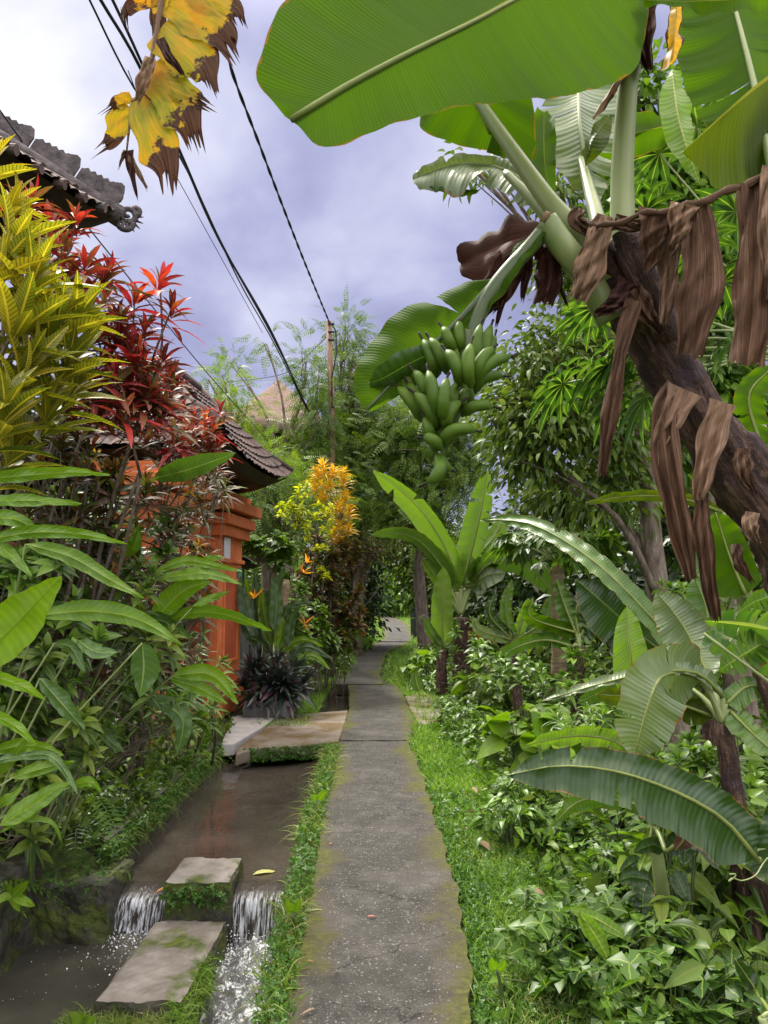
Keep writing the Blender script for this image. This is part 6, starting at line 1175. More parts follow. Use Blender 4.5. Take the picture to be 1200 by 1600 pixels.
# ------------------------------------------------------------------ trees of the right side
tree('broadleaf_tree', 'glossy leaved tree with bare brown trunk behind the leaning banana stem', P(1022, 0, 8.8)[0], 8.8, [(1025, 900, 8.8), (1010, 760, 8.8), (992, 620, 8.8), (975, 500, 8.8)], .17, [(850, 560, 8.4, 62, 60), (820, 640, 8.4, 50, 50), (880, 660, 8.2, 70, 60), (840, 710, 8.4, 60, 34), (930, 600, 8.6, 60, 70), (900, 520, 8.8, 60, 50), (960, 680, 8.6, 50, 60), (870, 300, 9.2, 50, 40), (880, 400, 9.2, 50, 50), (940, 440, 9, 60, 60), (740, 262, 9.3, 40, 14), (960, 760, 8.6, 60, 40)], 640, 12, .16, 'broad', 'ov3', (.08, .15), seed=40, droop=.35, limb=.3)
tree('broadleaf_tree', 'paler tree mixing with the upper right banana leaves', P(1120, 0, 10)[0], 10, [(1110, 800, 10), (1100, 600, 10), (1080, 450, 10)], .2, [(1000, 260, 10, 60, 50), (1060, 330, 10, 70, 70), (1120, 250, 10, 80, 90), (1000, 400, 10, 60, 60), (1080, 560, 10, 90, 70), (1150, 640, 10, 70, 60), (1020, 700, 10, 60, 50), (960, 340, 10, 50, 50), (1160, 430, 10, 70, 80), (1000, 150, 10, 60, 50)], 700, 13, .2, 'broad2', 'ov3', (.13, .24), seed=41, droop=.3, limb=.3)
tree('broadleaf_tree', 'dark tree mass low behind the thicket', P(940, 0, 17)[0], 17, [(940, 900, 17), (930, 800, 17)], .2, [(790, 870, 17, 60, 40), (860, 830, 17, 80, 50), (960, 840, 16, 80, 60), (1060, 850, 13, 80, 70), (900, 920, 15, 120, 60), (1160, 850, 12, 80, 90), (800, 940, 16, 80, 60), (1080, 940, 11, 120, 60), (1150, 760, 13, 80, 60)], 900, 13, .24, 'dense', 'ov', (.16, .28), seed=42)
tree('broadleaf_tree', 'thin tree whose hanging twigs frame the patch of sky', P(1180, 0, 11.5)[0], 11.5, [(1188, 800, 11.5), (1190, 640, 11.5), (1170, 500, 11.5)], .26, [(790, 600, 11.5, 26, 30), (800, 660, 11.5, 30, 40), (850, 780, 11.5, 40, 26), (900, 770, 11, 40, 30)], 130, 12, .18, 'broad', 'ov3', (.13, .2), seed=43, bark='palebark', droop=.35)
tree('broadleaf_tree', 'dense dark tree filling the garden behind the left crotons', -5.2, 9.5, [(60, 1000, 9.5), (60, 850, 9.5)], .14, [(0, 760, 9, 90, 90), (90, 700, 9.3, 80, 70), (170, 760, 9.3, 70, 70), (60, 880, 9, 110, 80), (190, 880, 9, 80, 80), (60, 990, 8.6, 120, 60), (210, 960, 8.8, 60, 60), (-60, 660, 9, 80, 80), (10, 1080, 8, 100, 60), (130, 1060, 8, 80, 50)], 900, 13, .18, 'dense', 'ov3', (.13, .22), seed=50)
LBG = 'leafy shrubs filling the left bank'
for i, (pts_, d, lab, mt, tm_) in enumerate([([(20, 900), (70, 880), (30, 960), (90, 940), (130, 990)], 4.4, 'green leafy shrub behind the biggest heliconia blade', 'broad2', 'ov3'), ([(150, 940), (200, 960), (180, 1010), (240, 1010), (220, 900)], 5.0, 'green leafy shrub in the middle of the left bank', 'broad', 'wide'), ([(30, 1050), (80, 1100), (20, 1130), (130, 1140), (90, 1040)], 4.3, 'dark leafy shrub low at the left edge', 'broad', 'wide'),
    ([(170, 1090), (220, 1070), (260, 1100), (200, 1130), (290, 1090)], 5.3, 'leafy shrub above the bank ferns', 'broad2', 'lance'), ([(60, 790), (130, 820), (180, 800), (230, 840), (100, 760)], 5.8, 'leafy shrub showing green between the croton stems', 'broad2', 'ov3'), ([(10, 1200), (60, 1230), (110, 1200), (30, 1280)], 4.2, 'leafy shrub behind the strap leaved plant', 'broad', 'wide'), ([(260, 960), (300, 990), (330, 1040), (280, 1040)], 6.2, 'narrow leaved shrub before the orange pillar', 'broad2', 'lance')]):
    shrub('shrub', lab, 'bush', -2.65, d+.5, jit([(*p_, d) for p_ in pts_], 5, 32, 30, .35, t=(0, 1)), mt, tm_, 13, .15, LBG, stemr=.005)
for i, (pts_, d, lab, mt, tm_, bx_) in enumerate([([(1090, 1180), (1130, 1200), (1050, 1190), (1160, 1230)], 4.8, 'leafy shrub hiding the stem of the ragged banana plant', 'broad2', 'ov3', 2.1), ([(900, 1040), (860, 1060), (930, 1060), (800, 1050), (760, 1030)], 8.2, 'leafy shrub round the foot of the middle banana plants', 'broad2', 'ov3', 1.7), ([(980, 1120), (940, 1110), (1010, 1140), (900, 1120)], 6.2, 'leafy shrub between the banana clumps', 'broad2', 'lance', 1.8), ([(1120, 900), (1060, 930), (1160, 960), (1090, 970)], 6.6, 'tall leafy shrub behind the palmate leaves', 'broad2', 'wide', 2.9), ([(740, 1010), (700, 1040), (760, 990), (820, 960)], 12.6, 'bright shrub behind the young banana plant', 'broad2', 'ov3', 1.5)]):
    shrub('shrub', lab, 'bush', bx_, d+.4, jit([(*p_, d) for p_ in pts_], 6, 30, 26, .35, t=(0, 1)), mt, tm_, 14, .15, 'leafy shrubs in the thicket', stemr=.005)
# big lobed papaya leaves
pt = plant('papaya_tree', 'papaya tree with large lobed leaves among the upper right banana leaves', 'tree', 3.3, 5.4); mb = MB(); c_, _ = crom([np.array([3.3, 5.4, -.6]), P(1290, 700, 5.5), P(1265, 560, 5.4)], 14); mb.tube(list(c_), list(np.linspace(.09, .06, 14)), 12); mb.build('trunk', M['tan'], pt)
cr_ = P(1262, 560, 5.4); q = random.Random(8)
for k, (px, py, d, s_) in enumerate([(1030, 240, 5.3, .36), (1090, 200, 5.4, .36), (1150, 330, 5.5, .4), (1010, 330, 5.2, .36), (1085, 380, 5.2, .4), (1160, 520, 5, .38), (1000, 540, 5.2, .42), (950, 570, 5.2, .4), (880, 600, 5.4, .36), (1010, 620, 5.3, .38), (930, 480, 5.6, .36), (1130, 440, 5.2, .4), (1200, 200, 5.4, .4), (1060, 520, 5.1, .4), (960, 620, 5.4, .34), (1180, 620, 5.1, .4)]):
    e = P(px, py, d); mm = cr_*.5+e*.5+np.array([0, 0, .10]); c_, _ = crom([cr_, mm, e], 12); mb = MB(); mb.tube(list(c_), list(np.linspace(.012, .007, 12)), 6); mb.build('leaf_stalk', M['petiole'], pt)
    dv = nrm(e-cr_)+np.array([0, 0, -.5]); n = 9; dirs = []; a0 = nrm(dv); b0 = nrm(np.cross(a0, [0, .5, 1])); pts_ = []
    for j in range(n):
        a_ = -2.5+5.0*j/(n-1); dirs.append(a0*math.cos(a_)+b0*math.sin(a_)); pts_.append(e)
    nn_ = np.cross(a0, b0); nn_ = nn_ if nn_[2] > 0 else -nn_
    ps = pts_+[e+dirs[j]*s_*.45 for j in range(n) for _ in (0, 1)]; ds = dirs+[nrm(dirs[j]+np.cross(nn_, dirs[j])*sg*.8) for j in range(n) for sg in (-1, 1)]
    sc = [s_*(1-.3*abs(j-4)/4) for j in range(n)]+[s_*.5*(1-.3*abs(j-4)/4) for j in range(n) for _ in (0, 1)]
    scat('leaf', TL['wide'], ps, ds, [nn_+np.array([q.uniform(-.2, .2)]*3) for _ in ps], sc, M['papaya'], pt, wsc=.85, droop=.25)
p2 = plant('papaya_tree', 'young papaya tree with a thin speckled trunk in the thicket', 'tree', P(873, 0, 9.4)[0], 9.4); mb = MB(); c_, _ = crom([P(873, 1080, 9.4), P(873, 1000, 9.4), P(872, 940, 9.4), P(871, 880, 9.4)], 22); mb.tube(list(c_), [.095*(1-.3*i/21)*(1+.05*(i % 2)) for i in range(22)], 12, jit=.05, rng=rng); mb.build('trunk', M['tan'], p2)
cr_ = P(871, 880, 9.4)
for k in range(16):
    a_ = k*2.4; e = cr_+np.array([math.cos(a_)*q.uniform(.35, .62), math.sin(a_)*q.uniform(.3, .5), q.uniform(.0, .42)]); c_, _ = crom([cr_, (cr_+e)/2+np.array([0, 0, .05]), e], 8); mb = MB(); mb.tube(list(c_), list(np.linspace(.012, .006, 8)), 5); mb.build('leaf_stalk', M['petiole'], p2)
    scat('leaf', TL['palm'], [e]*2, [nrm(e-cr_)*[1, 1, .2]+[0, 0, -.3], rdir(1)[0]*[1, 1, .2]], rdir(2, 1.5), [.34, .28], M['papaya'], p2, droop=.3)
# lobed breadfruit-like leaves at the right edge
lb = plant('breadfruit_shrub', 'shrub with broad deeply lobed leaves at the right edge', 'bush', 2.3, 3.4)
for k, (mid, w_) in enumerate([([(1215, 985), (1160, 975), (1100, 970)], 26), ([(1200, 1000), (1150, 1030), (1120, 1050)], 30), ([(1225, 1050), (1190, 1020), (1150, 1005)], 24), ([(1215, 930), (1180, 940), (1150, 960)], 16), ([(1100, 990), (1130, 1010), (1160, 1040)], 16)]):
    blade('leaf', lb, M['ban_top' if k % 2 else 'papaya'], [(*p, 3.4+.05*k) for p in mid], w_, random.Random(k), tilt=.5, shape='oval', nu=40, nv=5, curve=.15, tears=5, gap=.9, sag=.1); conn(lb, [2.3, 3.4, .6], P(*mid[0], 3.4), .012, .006, bow=.1)
# ------------------------------------------------------------------ ground plants: one of each kind is modelled, the rest are copies
def dup(root, loc, rz, s, label=None, group=None):
    r_ = root.copy(); COL.objects.link(r_); r_.location = Vector(loc); r_.rotation_euler = (0, 0, rz); r_.scale = (s, s, s)
    if label: r_['label'] = label
    if group: r_['group'] = group
    for ch in list(root.children):
        c = ch.copy(); COL.objects.link(c); c.parent = r_
        for g_ in ch.children: d_ = g_.copy(); COL.objects.link(d_); d_.parent = c
    return r_
def rosette(name, label, cat, spec, mat, tm, group, seedp=1):
    """spec: list of (height, spread, n, leaf size)"""
    b = thing(name, label, cat, (0, 0, 0), group); q = np.random.default_rng(seedp); mb = MB(); ps = []; ds = []; us = []; sc = []
    for hgt, spr, n, L in spec:
        for k in range(n):
            a_ = q.uniform(0, 6.28); r_ = spr*q.uniform(.15, 1); e = np.array([math.cos(a_)*r_, math.sin(a_)*r_, hgt*q.uniform(.5, 1.1)]); c_, _ = crom([[q.normal()*.03, q.normal()*.03, 0], e*[.5, .5, .6], e], 5); mb.tube(list(c_), list(np.linspace(.005, .002, 5)), 4, cap=False)
            for j in range(rng.choice([1, 2, 3]) if tm not in ('fern',) else 1):
                dd = np.array([math.cos(a_), math.sin(a_), 0])+q.normal(size=3)*.55; ps.append(e+q.normal(size=3)*.02); ds.append(dd+np.array([0, 0, .1])); us.append(np.array([0, 0, 1])+q.normal(size=3)*.35); sc.append(L*q.uniform(.65, 1.2))
    mb.build('stems', M['petdark'], b); scat('foliage', TL[tm], ps, ds, us, sc, M[mat], b, droop=.3); return b
def fernp(name, label, mat, n, L, group, seedp):
    b = thing(name, label, 'fern', (0, 0, 0), group); q = np.random.default_rng(seedp); dd = []; 
    for k in range(n): a_ = k*2.4+q.uniform(-.3, .3); e = q.uniform(.35, 1.1); dd.append([math.cos(a_), math.sin(a_), e])
    scat('fronds', TL['fern'], [[0, 0, .02]]*n, dd, [[-d_[0]*.6, -d_[1]*.6, 1] for d_ in dd], q.uniform(L*.6, L, n), M[mat], b, droop=.55); return b
GU = 'weeds and young plants in the undergrowth right of the path'
protos = [rosette('broadleaf_weed', 'leafy green weed in the undergrowth right of the path', 'plant', [(.35, .22, 26, .12), (.2, .28, 22, .11)], 'broad2', 'ov3', GU, 1), rosette('broadleaf_weed', 'dark leafy weed in the undergrowth right of the path', 'plant', [(.45, .25, 24, .15), (.25, .3, 22, .13)], 'broad', 'ov3', GU, 2),
          rosette('taro', 'plant with heart shaped leaves in the undergrowth right of the path', 'plant', [(.40, .25, 9, .22)], 'heli', 'heart', GU, 3), rosette('creeper', 'three lobed creeper in the undergrowth right of the path', 'plant', [(.25, .3, 34, .07), (.12, .35, 30, .06)], 'papaya', 'tri', GU, 4),
          fernp('fern', 'green fern in the undergrowth right of the path', 'fern', 13, .5, GU, 5), rosette('coffee_seedling', 'seedling with long glossy leaves in the undergrowth right of the path', 'plant', [(.5, .18, 12, .19), (.28, .2, 10, .17)], 'broad', 'wide', GU, 6), fernp('fern', 'small lime fern in the undergrowth right of the path', 'fernlime', 11, .33, GU, 7)]
gz = lambda x, y: float(ground(x, y)); q = random.Random(17); first = [True]*len(protos)
def put(k, x, y, s, label=None, group=None):
    rz = q.uniform(0, 6.28); p = protos[k]; loc = (x, y, gz(x, y)-.02)
    if first[k] and label is None: p.location = loc; p.rotation_euler = (0, 0, rz); p.scale = (s, s, s); first[k] = False; return p
    return dup(p, loc, rz, s, label, group)
for i in range(330):
    y = 1.9+12.5*q.random()**1.35; off = .56+q.random()**1.2*(1.5+.38*y); x = float(XR(y))+off+.12*math.sin(y*3)
    if abs(x/y) > .62: continue
    z_ = 'at the rim of the near verge' if off < 1.1 and y < 5 else 'beside the grassy bend of the path' if off < 1.1 else 'under the sweeping dark banana leaf' if y < 4.2 else 'below the ragged grey banana leaf' if y < 6.5 else 'round the young papaya trunk' if y < 10 else 'deep in the thicket beyond the papaya'
    near = off < .95; k = q.choice([3, 0, 6, 4, 3, 0, 6]) if near else q.choice([0, 1, 0, 2, 3, 4, 5, 1, 2, 4, 6]); o_ = put(k, x, y, q.uniform(.7, 1.15) if near else q.uniform(.7, 1.1) if y < 4 else q.uniform(1.0, 1.7)); o_['label'] = ['leafy green weed', 'dark leafy weed', 'plant with heart shaped leaves', 'three lobed creeper', 'green fern', 'seedling with long glossy leaves', 'small lime fern'][k]+' '+z_
for i in range(46):      # round the young bananas and along the right of the far path
    y = q.uniform(12.5, 27); x = float(XR(y))+q.uniform(.25 if y < 18 else 1.1, 2.6); k = q.choice([0, 1, 3, 2, 0]); o_ = put(k, x, y, q.uniform(.8, 1.6)); o_['label'] = ['leafy green weed', 'dark leafy weed', 'plant with heart shaped leaves', 'three lobed creeper'][k]+(' at the feet of the young banana plants' if y < 16 else ' along the right edge of the far path')
LG = 'small plants along the left side of the far path'
for i in range(34):
    y = q.uniform(12.3, 27); x = float(XL(y))-q.uniform(.15, 1.5)-.25*(y < 15.5); k = q.choice([0, 1, 3, 1]); put(k, x, y, q.uniform(.7, 1.4), ['leafy green weed beside the left edge of the far path', 'dark leafy weed beside the left edge of the far path', '', 'three lobed creeper beside the left edge of the far path'][k], LG)
# left bank ferns, weeds
LB = 'ferns and weeds overhanging the left bank'
for x_, y_, k, s, lab in [(-2.15, 5.6, 4, .95, 'large green fern overhanging the bank above the upper water'), (-2.2, 6.3, 4, .9, 'green fern behind the biggest bank fern'), (-2.3, 4.6, 4, 1.0, 'green fern above the mossy black block'), (-2.1, 7.2, 4, .8, 'green fern halfway to the gate'), (-2.0, 8.3, 6, 1.2, 'lime fern at the foot of the orange pillar'), (-2.05, 9.0, 6, 1.4, 'lime fern by the threshold slab'), (-2.2, 7.8, 4, .8, 'green fern near the end of the bank wall'),
                         (-2.05, 6.8, 6, .8, 'small lime fern on the bank edge'), (-2.4, 3.9, 0, .7, 'green weed on the retaining wall'), (-2.1, 5.9, 0, .55, 'green weed on the bank edge beside the fern'), (-1.98, 7.6, 3, .6, 'creeper trailing from the bank near the gate'), (-2.0, 6.4, 3, .6, 'creeper trailing from the middle of the bank'), (-2.5, 4.3, 5, .8, 'seedling on top of the retaining wall'), (-2.5, 5.2, 1, 1, 'dark weed behind the mossy block'), (-2.6, 6.8, 1, 1.1, 'dark weed behind the bank ferns'), (-2.5, 7.9, 1, 1, 'dark weed near the gate'), (-2.7, 5.9, 5, 1.2, 'glossy seedling behind the bank ferns'), (-2.55, 3.3, 1, 1, 'dark weed at the lower left'), (-2.6, 7.3, 0, 1.1, 'green weed behind the bank ferns')]: put(k, x_, y_, s, lab, LB)
fr = plant('fern', 'single long fern frond drooping over the brown water', 'fern', -2.0, 5.1); 
scat('frond', TL['fern'], [P(150, 1245, 4.9)], [P(228, 1312, 4.6)-P(150, 1245, 4.9)], [[.3, -.3, 1]], [.42], M['fern'], fr, droop=.15)
put(6, 1.22, 3.35, 1.2, 'bright fern at the bottom right below the quilted shrub'); put(6, 1.5, 3.2, 1.3, 'bright fern nearest the bottom right corner'); put(4, 1.05, 3.95, .8, 'green fern touching the pale ribbed blades'); put(4, 1.3, 5.0, .9, 'green fern in shade under the tip of the sweeping leaf')
# hand-placed plants at the lower right
def leafy(label, name, cat, base, mids, mat, w_, d, shape='oval'):
    b = plant(name, label, cat, base[0], base[1]); bz = np.array([base[0], base[1], gz(*base)])
    for k, m_ in enumerate(mids):
        ww = m_[-1] if isinstance(m_[-1], (int, float)) else w_; mm = [p for p in m_ if not isinstance(p, (int, float))]; mm = [(*p, d+.02*(k % 3)-.03*j) for j, p in enumerate(mm)]
        blade('leaf', b, M[mat], mm, ww, random.Random(k), tilt=rng.uniform(-.5, .5), shape=shape, nu=24, nv=4, curve=.15, ripple=.004); conn(b, bz, P(*mm[0]), .006, .003, 'petdark')
    return b
leafy('dark shrub with big quilted leaves hanging in a whorl at lower right', 'quilted_shrub', 'bush', (1.45, 3.9), [[(1085, 1300), (1072, 1320), (1068, 1352), 18], [(1090, 1300), (1110, 1325), (1122, 1358), 18], [(1012, 1380), (1005, 1400), (1003, 1438), 17], [(1015, 1375), (985, 1370), (965, 1378), 14], [(1055, 1360), (1065, 1385), (1078, 1410), 13], [(1025, 1430), (1018, 1450), (1005, 1480), 15], [(1060, 1430), (1075, 1440), (1086, 1458), 10], [(1040, 1330), (1020, 1320), (990, 1332), 13], [(1000, 1340), (985, 1350), (968, 1362), 10]], 'ban_dark', 15, 3.8)
leafy('pale ribbed grass-like blade lying over the verge edge', 'palm_seedling', 'plant', (.98, 3.55), [[(905, 1425), (935, 1470), (955, 1510), 13], [(890, 1420), (940, 1440), (995, 1475), 10]], 'ban_young', 12, 3.5, 'lance')
leafy('small taro with pale heart leaves at the bottom right', 'taro', 'plant', (1.38, 3.5), [[(1040, 1560), (1060, 1555), (1085, 1552), 16], [(1045, 1575), (1030, 1560), (1015, 1545), 12]], 'heli', 14, 3.45)
leafy('round leaved plant by the foot of the banana sucker', 'taro', 'plant', (P(652, 0, 12)[0], 12), [[(655, 1080), (650, 1062), (650, 1048), 9]], 'heliblue', 9, 12)
leafy('five leaved seedling rooted in the left retaining wall', 'seedling', 'plant', (-2.22, 4.2), [[(18, 1400), (5, 1402), (-5, 1412), 6], [(20, 1398), (32, 1405), (55, 1415), 8], [(18, 1400), (25, 1415), (30, 1425), 6], [(20, 1398), (32, 1388), (44, 1378), 7], [(18, 1398), (15, 1388), (14, 1380), 5]], 'heli', 7, 4.1)
leafy('light green young plant at the bottom beside the slab', 'seedling', 'plant', (-1.45, 3.55), [[(125, 1600), (118, 1588), (112, 1580), 9], [(128, 1600), (140, 1595), (148, 1592), 7], [(128, 1602), (132, 1592), (132, 1582), 6]], 'heli', 8, 3.6)
leafy('small broad leaved weed on the grassy rim beside the waterfall', 'seedling', 'plant', (-.56, 4.2), [[(458, 1425), (452, 1415), (448, 1405), 6], [(460, 1425), (466, 1412), (468, 1404), 6]], 'heli', 7, 4.2)
leafy('small broad leaved weed at the water edge near the bridge slab', 'seedling', 'plant', (-.56, 6.2), [[(495, 1250), (488, 1245), (484, 1246), 5], [(497, 1250), (505, 1240), (512, 1236), 5]], 'heli', 7, 6.2)
leafy('small round leaved weed low on the verge', 'seedling', 'plant', (.515, 3.45), [[(775, 1515), (770, 1505), (768, 1496), 7], [(778, 1516), (786, 1508), (790, 1500), 6]], 'heli', 7, 3.42)
leafy('small round leaved weed at the bottom of the verge', 'seedling', 'plant', (.46, 3.07), [[(783, 1592), (776, 1588), (770, 1580), 6], [(786, 1592), (790, 1584), (792, 1574), 6]], 'heliblue', 7, 3.05)
tv = plant('tendril', 'pale curling vine tendril at the right edge', 'vine', 1.35, 2.7); c_, _ = crom(PX([(1200, 1340, 2.6), (1192, 1350, 2.6), (1180, 1368, 2.58), (1160, 1376, 2.58), (1145, 1372, 2.58), (1138, 1378, 2.58), (1146, 1372, 2.57), (1150, 1366, 2.57), (1140, 1366, 2.57)]), 40); mb = MB(); mb.tube(list(c_), .0022, 5); mb.build('stem', M['petiole'], tv)
# understory mass that carries the gaps
def stuffleaf(name, label, n, fx, tm, mat, size, droop=.3, upz=1.2, outz=.2):
    p = np.array([fx() for _ in range(n)]); o = scat(name, TL[tm], p, rdir(n, outz, .6), rdir(n, upz), R.uniform(size[0], size[1], n), M[mat], droop=droop); o['kind'] = 'stuff'; o['label'] = label; return o
def reg(y0, y1, pw, x0, x1, z0, z1, side=1, grow=0):
    def f():
        y = y0+(y1-y0)*rng.random()**pw; o = x0+(x1-x0+grow*y)*rng.random(); x = float(XR(y))+o if side > 0 else float(canal_edges(y)[0])-o
        return (x, y, float(ground(x, y))+rng.uniform(z0, z1))
    return f
stuffleaf('undergrowth', 'low tangled leaves covering the slope right of the path', 9000, reg(1.6, 16, 1.4, .58, 2.2, .0, .22, grow=.3), 'ov3', 'broad', (.05, .12))
stuffleaf('undergrowth', 'brighter small leaves covering the slope right of the path', 8000, reg(1.6, 16, 1.4, .5, 1.6, .0, .20, grow=.25), 'tri', 'broad2', (.03, .07))
stuffleaf('undergrowth', 'tall leafy tangle filling the garden behind the papaya trunks', 16000, (lambda: (lambda y, t: (float(XR(y))+1.6+t*(.55*y+2), y, float(ground(float(XR(y))+2, y))+rng.uniform(0, .75)))(rng.uniform(6.5, 26), rng.random())), 'ov3', 'broad2', (.10, .22))
stuffleaf('undergrowth', 'dark leaves deep in the garden behind the papaya trunks', 9000, (lambda: (lambda y, t: (float(XR(y))+1.4+t*(.6*y+2), y, float(ground(float(XR(y))+2, y))+rng.uniform(0, 1.3)))(rng.uniform(12, 30), rng.random())), 'wide', 'broad', (.18, .36))
stuffleaf('undergrowth', 'low leaves covering the ground behind the left bank', 6000, reg(2.5, 10, 1, .05, 2.2, .0, .3, side=-1), 'ov3', 'broad', (.05, .12))
stuffleaf('ground_cover', 'tiny clover-like leaves matting the near verge', 26000, reg(1.9, 5.2, 1.2, .0, .5, .0, .035), 'tri', 'clover', (.007, .017), 0)
stuffleaf('ground_cover', 'small creeping leaves on the far verge', 9000, reg(4.5, 14, 1, .0, .8, .0, .05), 'tri', 'clover', (.012, .03), 0)
def grassreg(name, label, n, fx, mat, L, up=1.6, tm='blade', droop=.3):
    p = np.array([fx() for _ in range(n)]); d_ = rdir(n, up, .4); o = scat(name, TL[tm], p, d_, rdir(n, .2), R.uniform(L[0], L[1], n), M[mat], wsc=R.uniform(.7, 1.6, n), droop=droop); o['kind'] = 'stuff'; o['label'] = label
TUF = [reg(2.2, 8, 1.1, .1, .75, 0, 0)() for _ in range(90)]
vf = lambda y0, y1, x0, x1, pw=1.0: reg(y0, y1, pw, x0, x1, -.01, .0)
grassreg('grass', 'mixed green and dry grass on the near verge', 26000, vf(1.8, 6, .12, .85, 1.1), 'grass', (.04, .12))
grassreg('grass', 'fresh grass tufts at the path edge', 9000, vf(3.5, 9.5, .0, .5), 'grassg', (.05, .13))
grassreg('grass', 'bright green grass on the verge where the path bends', 22000, vf(7, 14, .05, 1.5), 'grassg', (.08, .24))
grassreg('grass', 'grass fringing the far path', 9000, vf(14, 45, .02, 2.2, 1.3), 'grassg', (.12, .35))
def lf():
    y = rng.uniform(2.2, 8.9); x = float(XL(y))-rng.uniform(-.045, .13); return (x, y, -.02)
grassreg('grass', 'grass along the strip between path and canal', 3000, lf, 'grass', (.025, .08))
def lf2():
    y = rng.choice([6.4, 7.2, 7.9, 8.4, 8.7, 5.9, 4.4, 3.6])+rng.gauss(0, .2); x = float(XL(y))-rng.uniform(-.03, .14); return (x, y, -.02)
grassreg('grass', 'taller grass tufts leaning over the canal', 1800, lf2, 'grass', (.08, .24), 1.0, 'blade2', .6)
stuffleaf('ground_cover', 'small weeds on the strip between path and canal', 3000, lambda: (lambda y: (float(XL(y))-rng.uniform(-.03, .14), y, -.01+rng.uniform(0, .04)))(rng.uniform(2.2, 8.9)), 'tri', 'clover', (.008, .022), 0)
def faceL():
    y = rng.uniform(5.3, 8.9); t = rng.random(); return (CANL-.0+rng.uniform(-.04, .05)-.12*(t > .6), y, -.12+.22*t**.7)
def faceR():
    y = rng.uniform(2.2, 8.9); return (float(XL(y))-.06-rng.uniform(0, .06), y, rng.uniform(-.28, -.02))
stuffleaf('moss', 'moss and tiny plants on the face of the left bank', 6500, faceL, 'tri', 'clover', (.010, .028), .4)
grassreg('grass', 'thin grass hanging from the left bank', 2600, faceL, 'grass', (.05, .17), .4, 'blade2', .9)
stuffleaf('moss', 'moss and tiny plants on the path side wall', 4000, faceR, 'tri', 'clover', (.008, .02), .4)
stuffleaf('moss', 'weeds on the front edge of the bridge slab', 1100, lambda: (lambda t: tuple(GG(380+150*t, 1170-8*t)+np.array([0, -.03-rng.uniform(0, .03), rng.uniform(-.14, .01)])))(rng.random()), 'tri', 'clover', (.010, .026), .4)
stuffleaf('moss', 'leafy weeds clinging to the square block', 170, lambda: (rng.uniform(-1.40, -1.0), 5.07+rng.uniform(-.03, .02), rng.gauss(-.19, .035)), 'tri', 'clover', (.012, .028), .4)
stuffleaf('moss', 'leafy weeds clinging to the mossy black block', 300, lambda: (rng.uniform(-2.2, -1.75), 4.98+rng.uniform(-.06, .3), rng.gauss(-.10, .03)), 'tri', 'clover', (.010, .026), .4)
def dv():
    s_ = rng.random(); return (-1.04+.03*s_+rng.uniform(-.03, .05), 4.0+.6*s_, -.38+rng.uniform(-.15, .04))
grassreg('grass', 'grass tuft on the corner of the long slab', 900, dv, 'grassg', (.06, .16), 1.2, 'blade2', .5)
grassreg('grass', 'grass along the joint of the lower slab', 1600, lambda: (rng.uniform(-1.6, -1.1), 4.05+rng.gauss(0, .05), -.42), 'grass', (.05, .13), 1.2, 'blade2', .5)
def lf3():
    y = rng.uniform(10.3, 16); l_ = float(canal_edges(y)[0]); return (l_-rng.uniform(0, .75), y, gz(l_-.3, y)-.01)
grassreg('grass', 'grass on the slope left of the far path', 9000, lf3, 'grassg', (.07, .18))
def lf4():
    y = rng.uniform(15.5, 45); x = float(XL(y))-rng.uniform(0, 2.0); return (x, y, gz(x, y)-.01)
grassreg('grass', 'grass left of the farthest path', 8000, lf4, 'grassg', (.12, .32))
grassreg('grass', 'grass creeping over the right edge of the path', 2600, reg(1.9, 10, 1, -.05, .06, .0, .01), 'grassg', (.02, .07), 1.0)
stuffleaf('ground_cover', 'little weeds creeping over both edges of the path', 1500, reg(1.9, 9, 1, -.06, .05, .004, .02), 'tri', 'clover', (.008, .018), 0)
grassreg('grass', 'taller grass tufts standing in the near verge', 4200, (lambda: (lambda c: (c[0]+rng.gauss(0, .025), c[1]+rng.gauss(0, .03), c[2]-.01))(rng.choice(TUF))), 'grassg', (.08, .20), 1.3, 'blade2', .5)
grassreg('grass', 'straw coloured dry grass on the near verge', 3500, reg(1.9, 7, 1, .25, .9, -.01, .01), 'grass', (.06, .16), .9, 'blade2', .5)
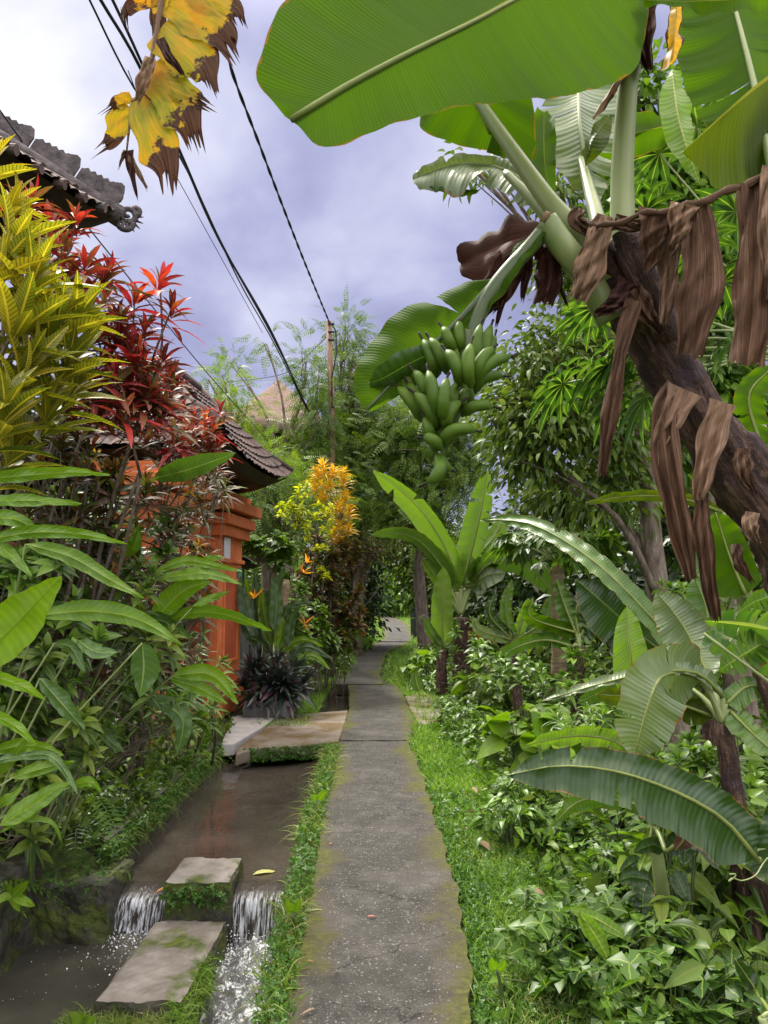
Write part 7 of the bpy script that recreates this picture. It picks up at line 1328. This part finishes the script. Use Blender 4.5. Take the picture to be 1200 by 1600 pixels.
# fallen leaves
def fallen(label, px, py, z, L, mat, rz=0, tilt=.15, tm='wide', name='fallen_leaf'):
    p = G(px, py, z)+np.array([0, 0, .006]); o = scat(name, TL[tm], [p], [[math.cos(rz), math.sin(rz), tilt]], [[0, 0, 1]], [L], M[mat]); setp(o, label, 'leaf')
fallen('yellow green leaf caught on the lip of the right waterfall', 395, 1368, WU, .2, 'yelleaf', .45, .1)
fallen('orange leaf on the lip of the left waterfall', 244, 1396, WU, .07, 'orleaf', .6, .5)
fallen('yellow leaf lying on the mossy black block', 112, 1332, -.07, .12, 'yelleaf', .1, .2)
fallen('brown dry leaf standing in the verge grass', 852, 1408, 0, .13, 'litter', 2.2, .6)
fallen('reddish leaf on the middle of the path', 574, 1434, .006, .05, 'redleaf', .3, .1)
fallen('small red leaf near the left edge of the path', 478, 1503, .006, .04, 'redleaf', 0, .1, 'lance')
fallen('dry leaf at the bottom of the path', 470, 1588, .006, .07, 'litter', .7, .2, 'lance')
fallen('tiny orange leaf on the path by the strip of grass', 515, 1320, .006, .03, 'orleaf', 1, .1)
fallen('pale dead leaf on the verge beside the low weeds', 765, 1330, 0, .16, 'litter', 2.0, .4)
fallen('pale dead leaf on the verge near the bottom', 830, 1490, 0, .09, 'litter', .4, .1)
fallen('pale dead leaf on the upper verge', 745, 1240, 0, .12, 'litter', 1.8, .4)
n = 200; p = np.array([reg(2.4, 12, 1.0, .2, 1.6, .01, .10, grow=.1)() for _ in range(n)]); o = scat('leaf_litter', TL['wide'], p, rdir(n, 0, .3), rdir(n, 1), R.uniform(.025, .07, n), M['litter'], droop=.3); setp(o, kind='stuff', label='scattered dead leaves in the grass and undergrowth')
n = 90; p = []
for _ in range(n): y = rng.uniform(2.4, 9); p.append((rng.uniform(float(XL(y))+.05, float(XR(y))-.05), y, .006))
o = scat('leaf_litter', TL['lance'], p, rdir(n, 0, .1), rdir(n, 3), R.uniform(.008, .028, n), M['litter']); setp(o, kind='stuff', label='tiny bits of leaf debris on the path')
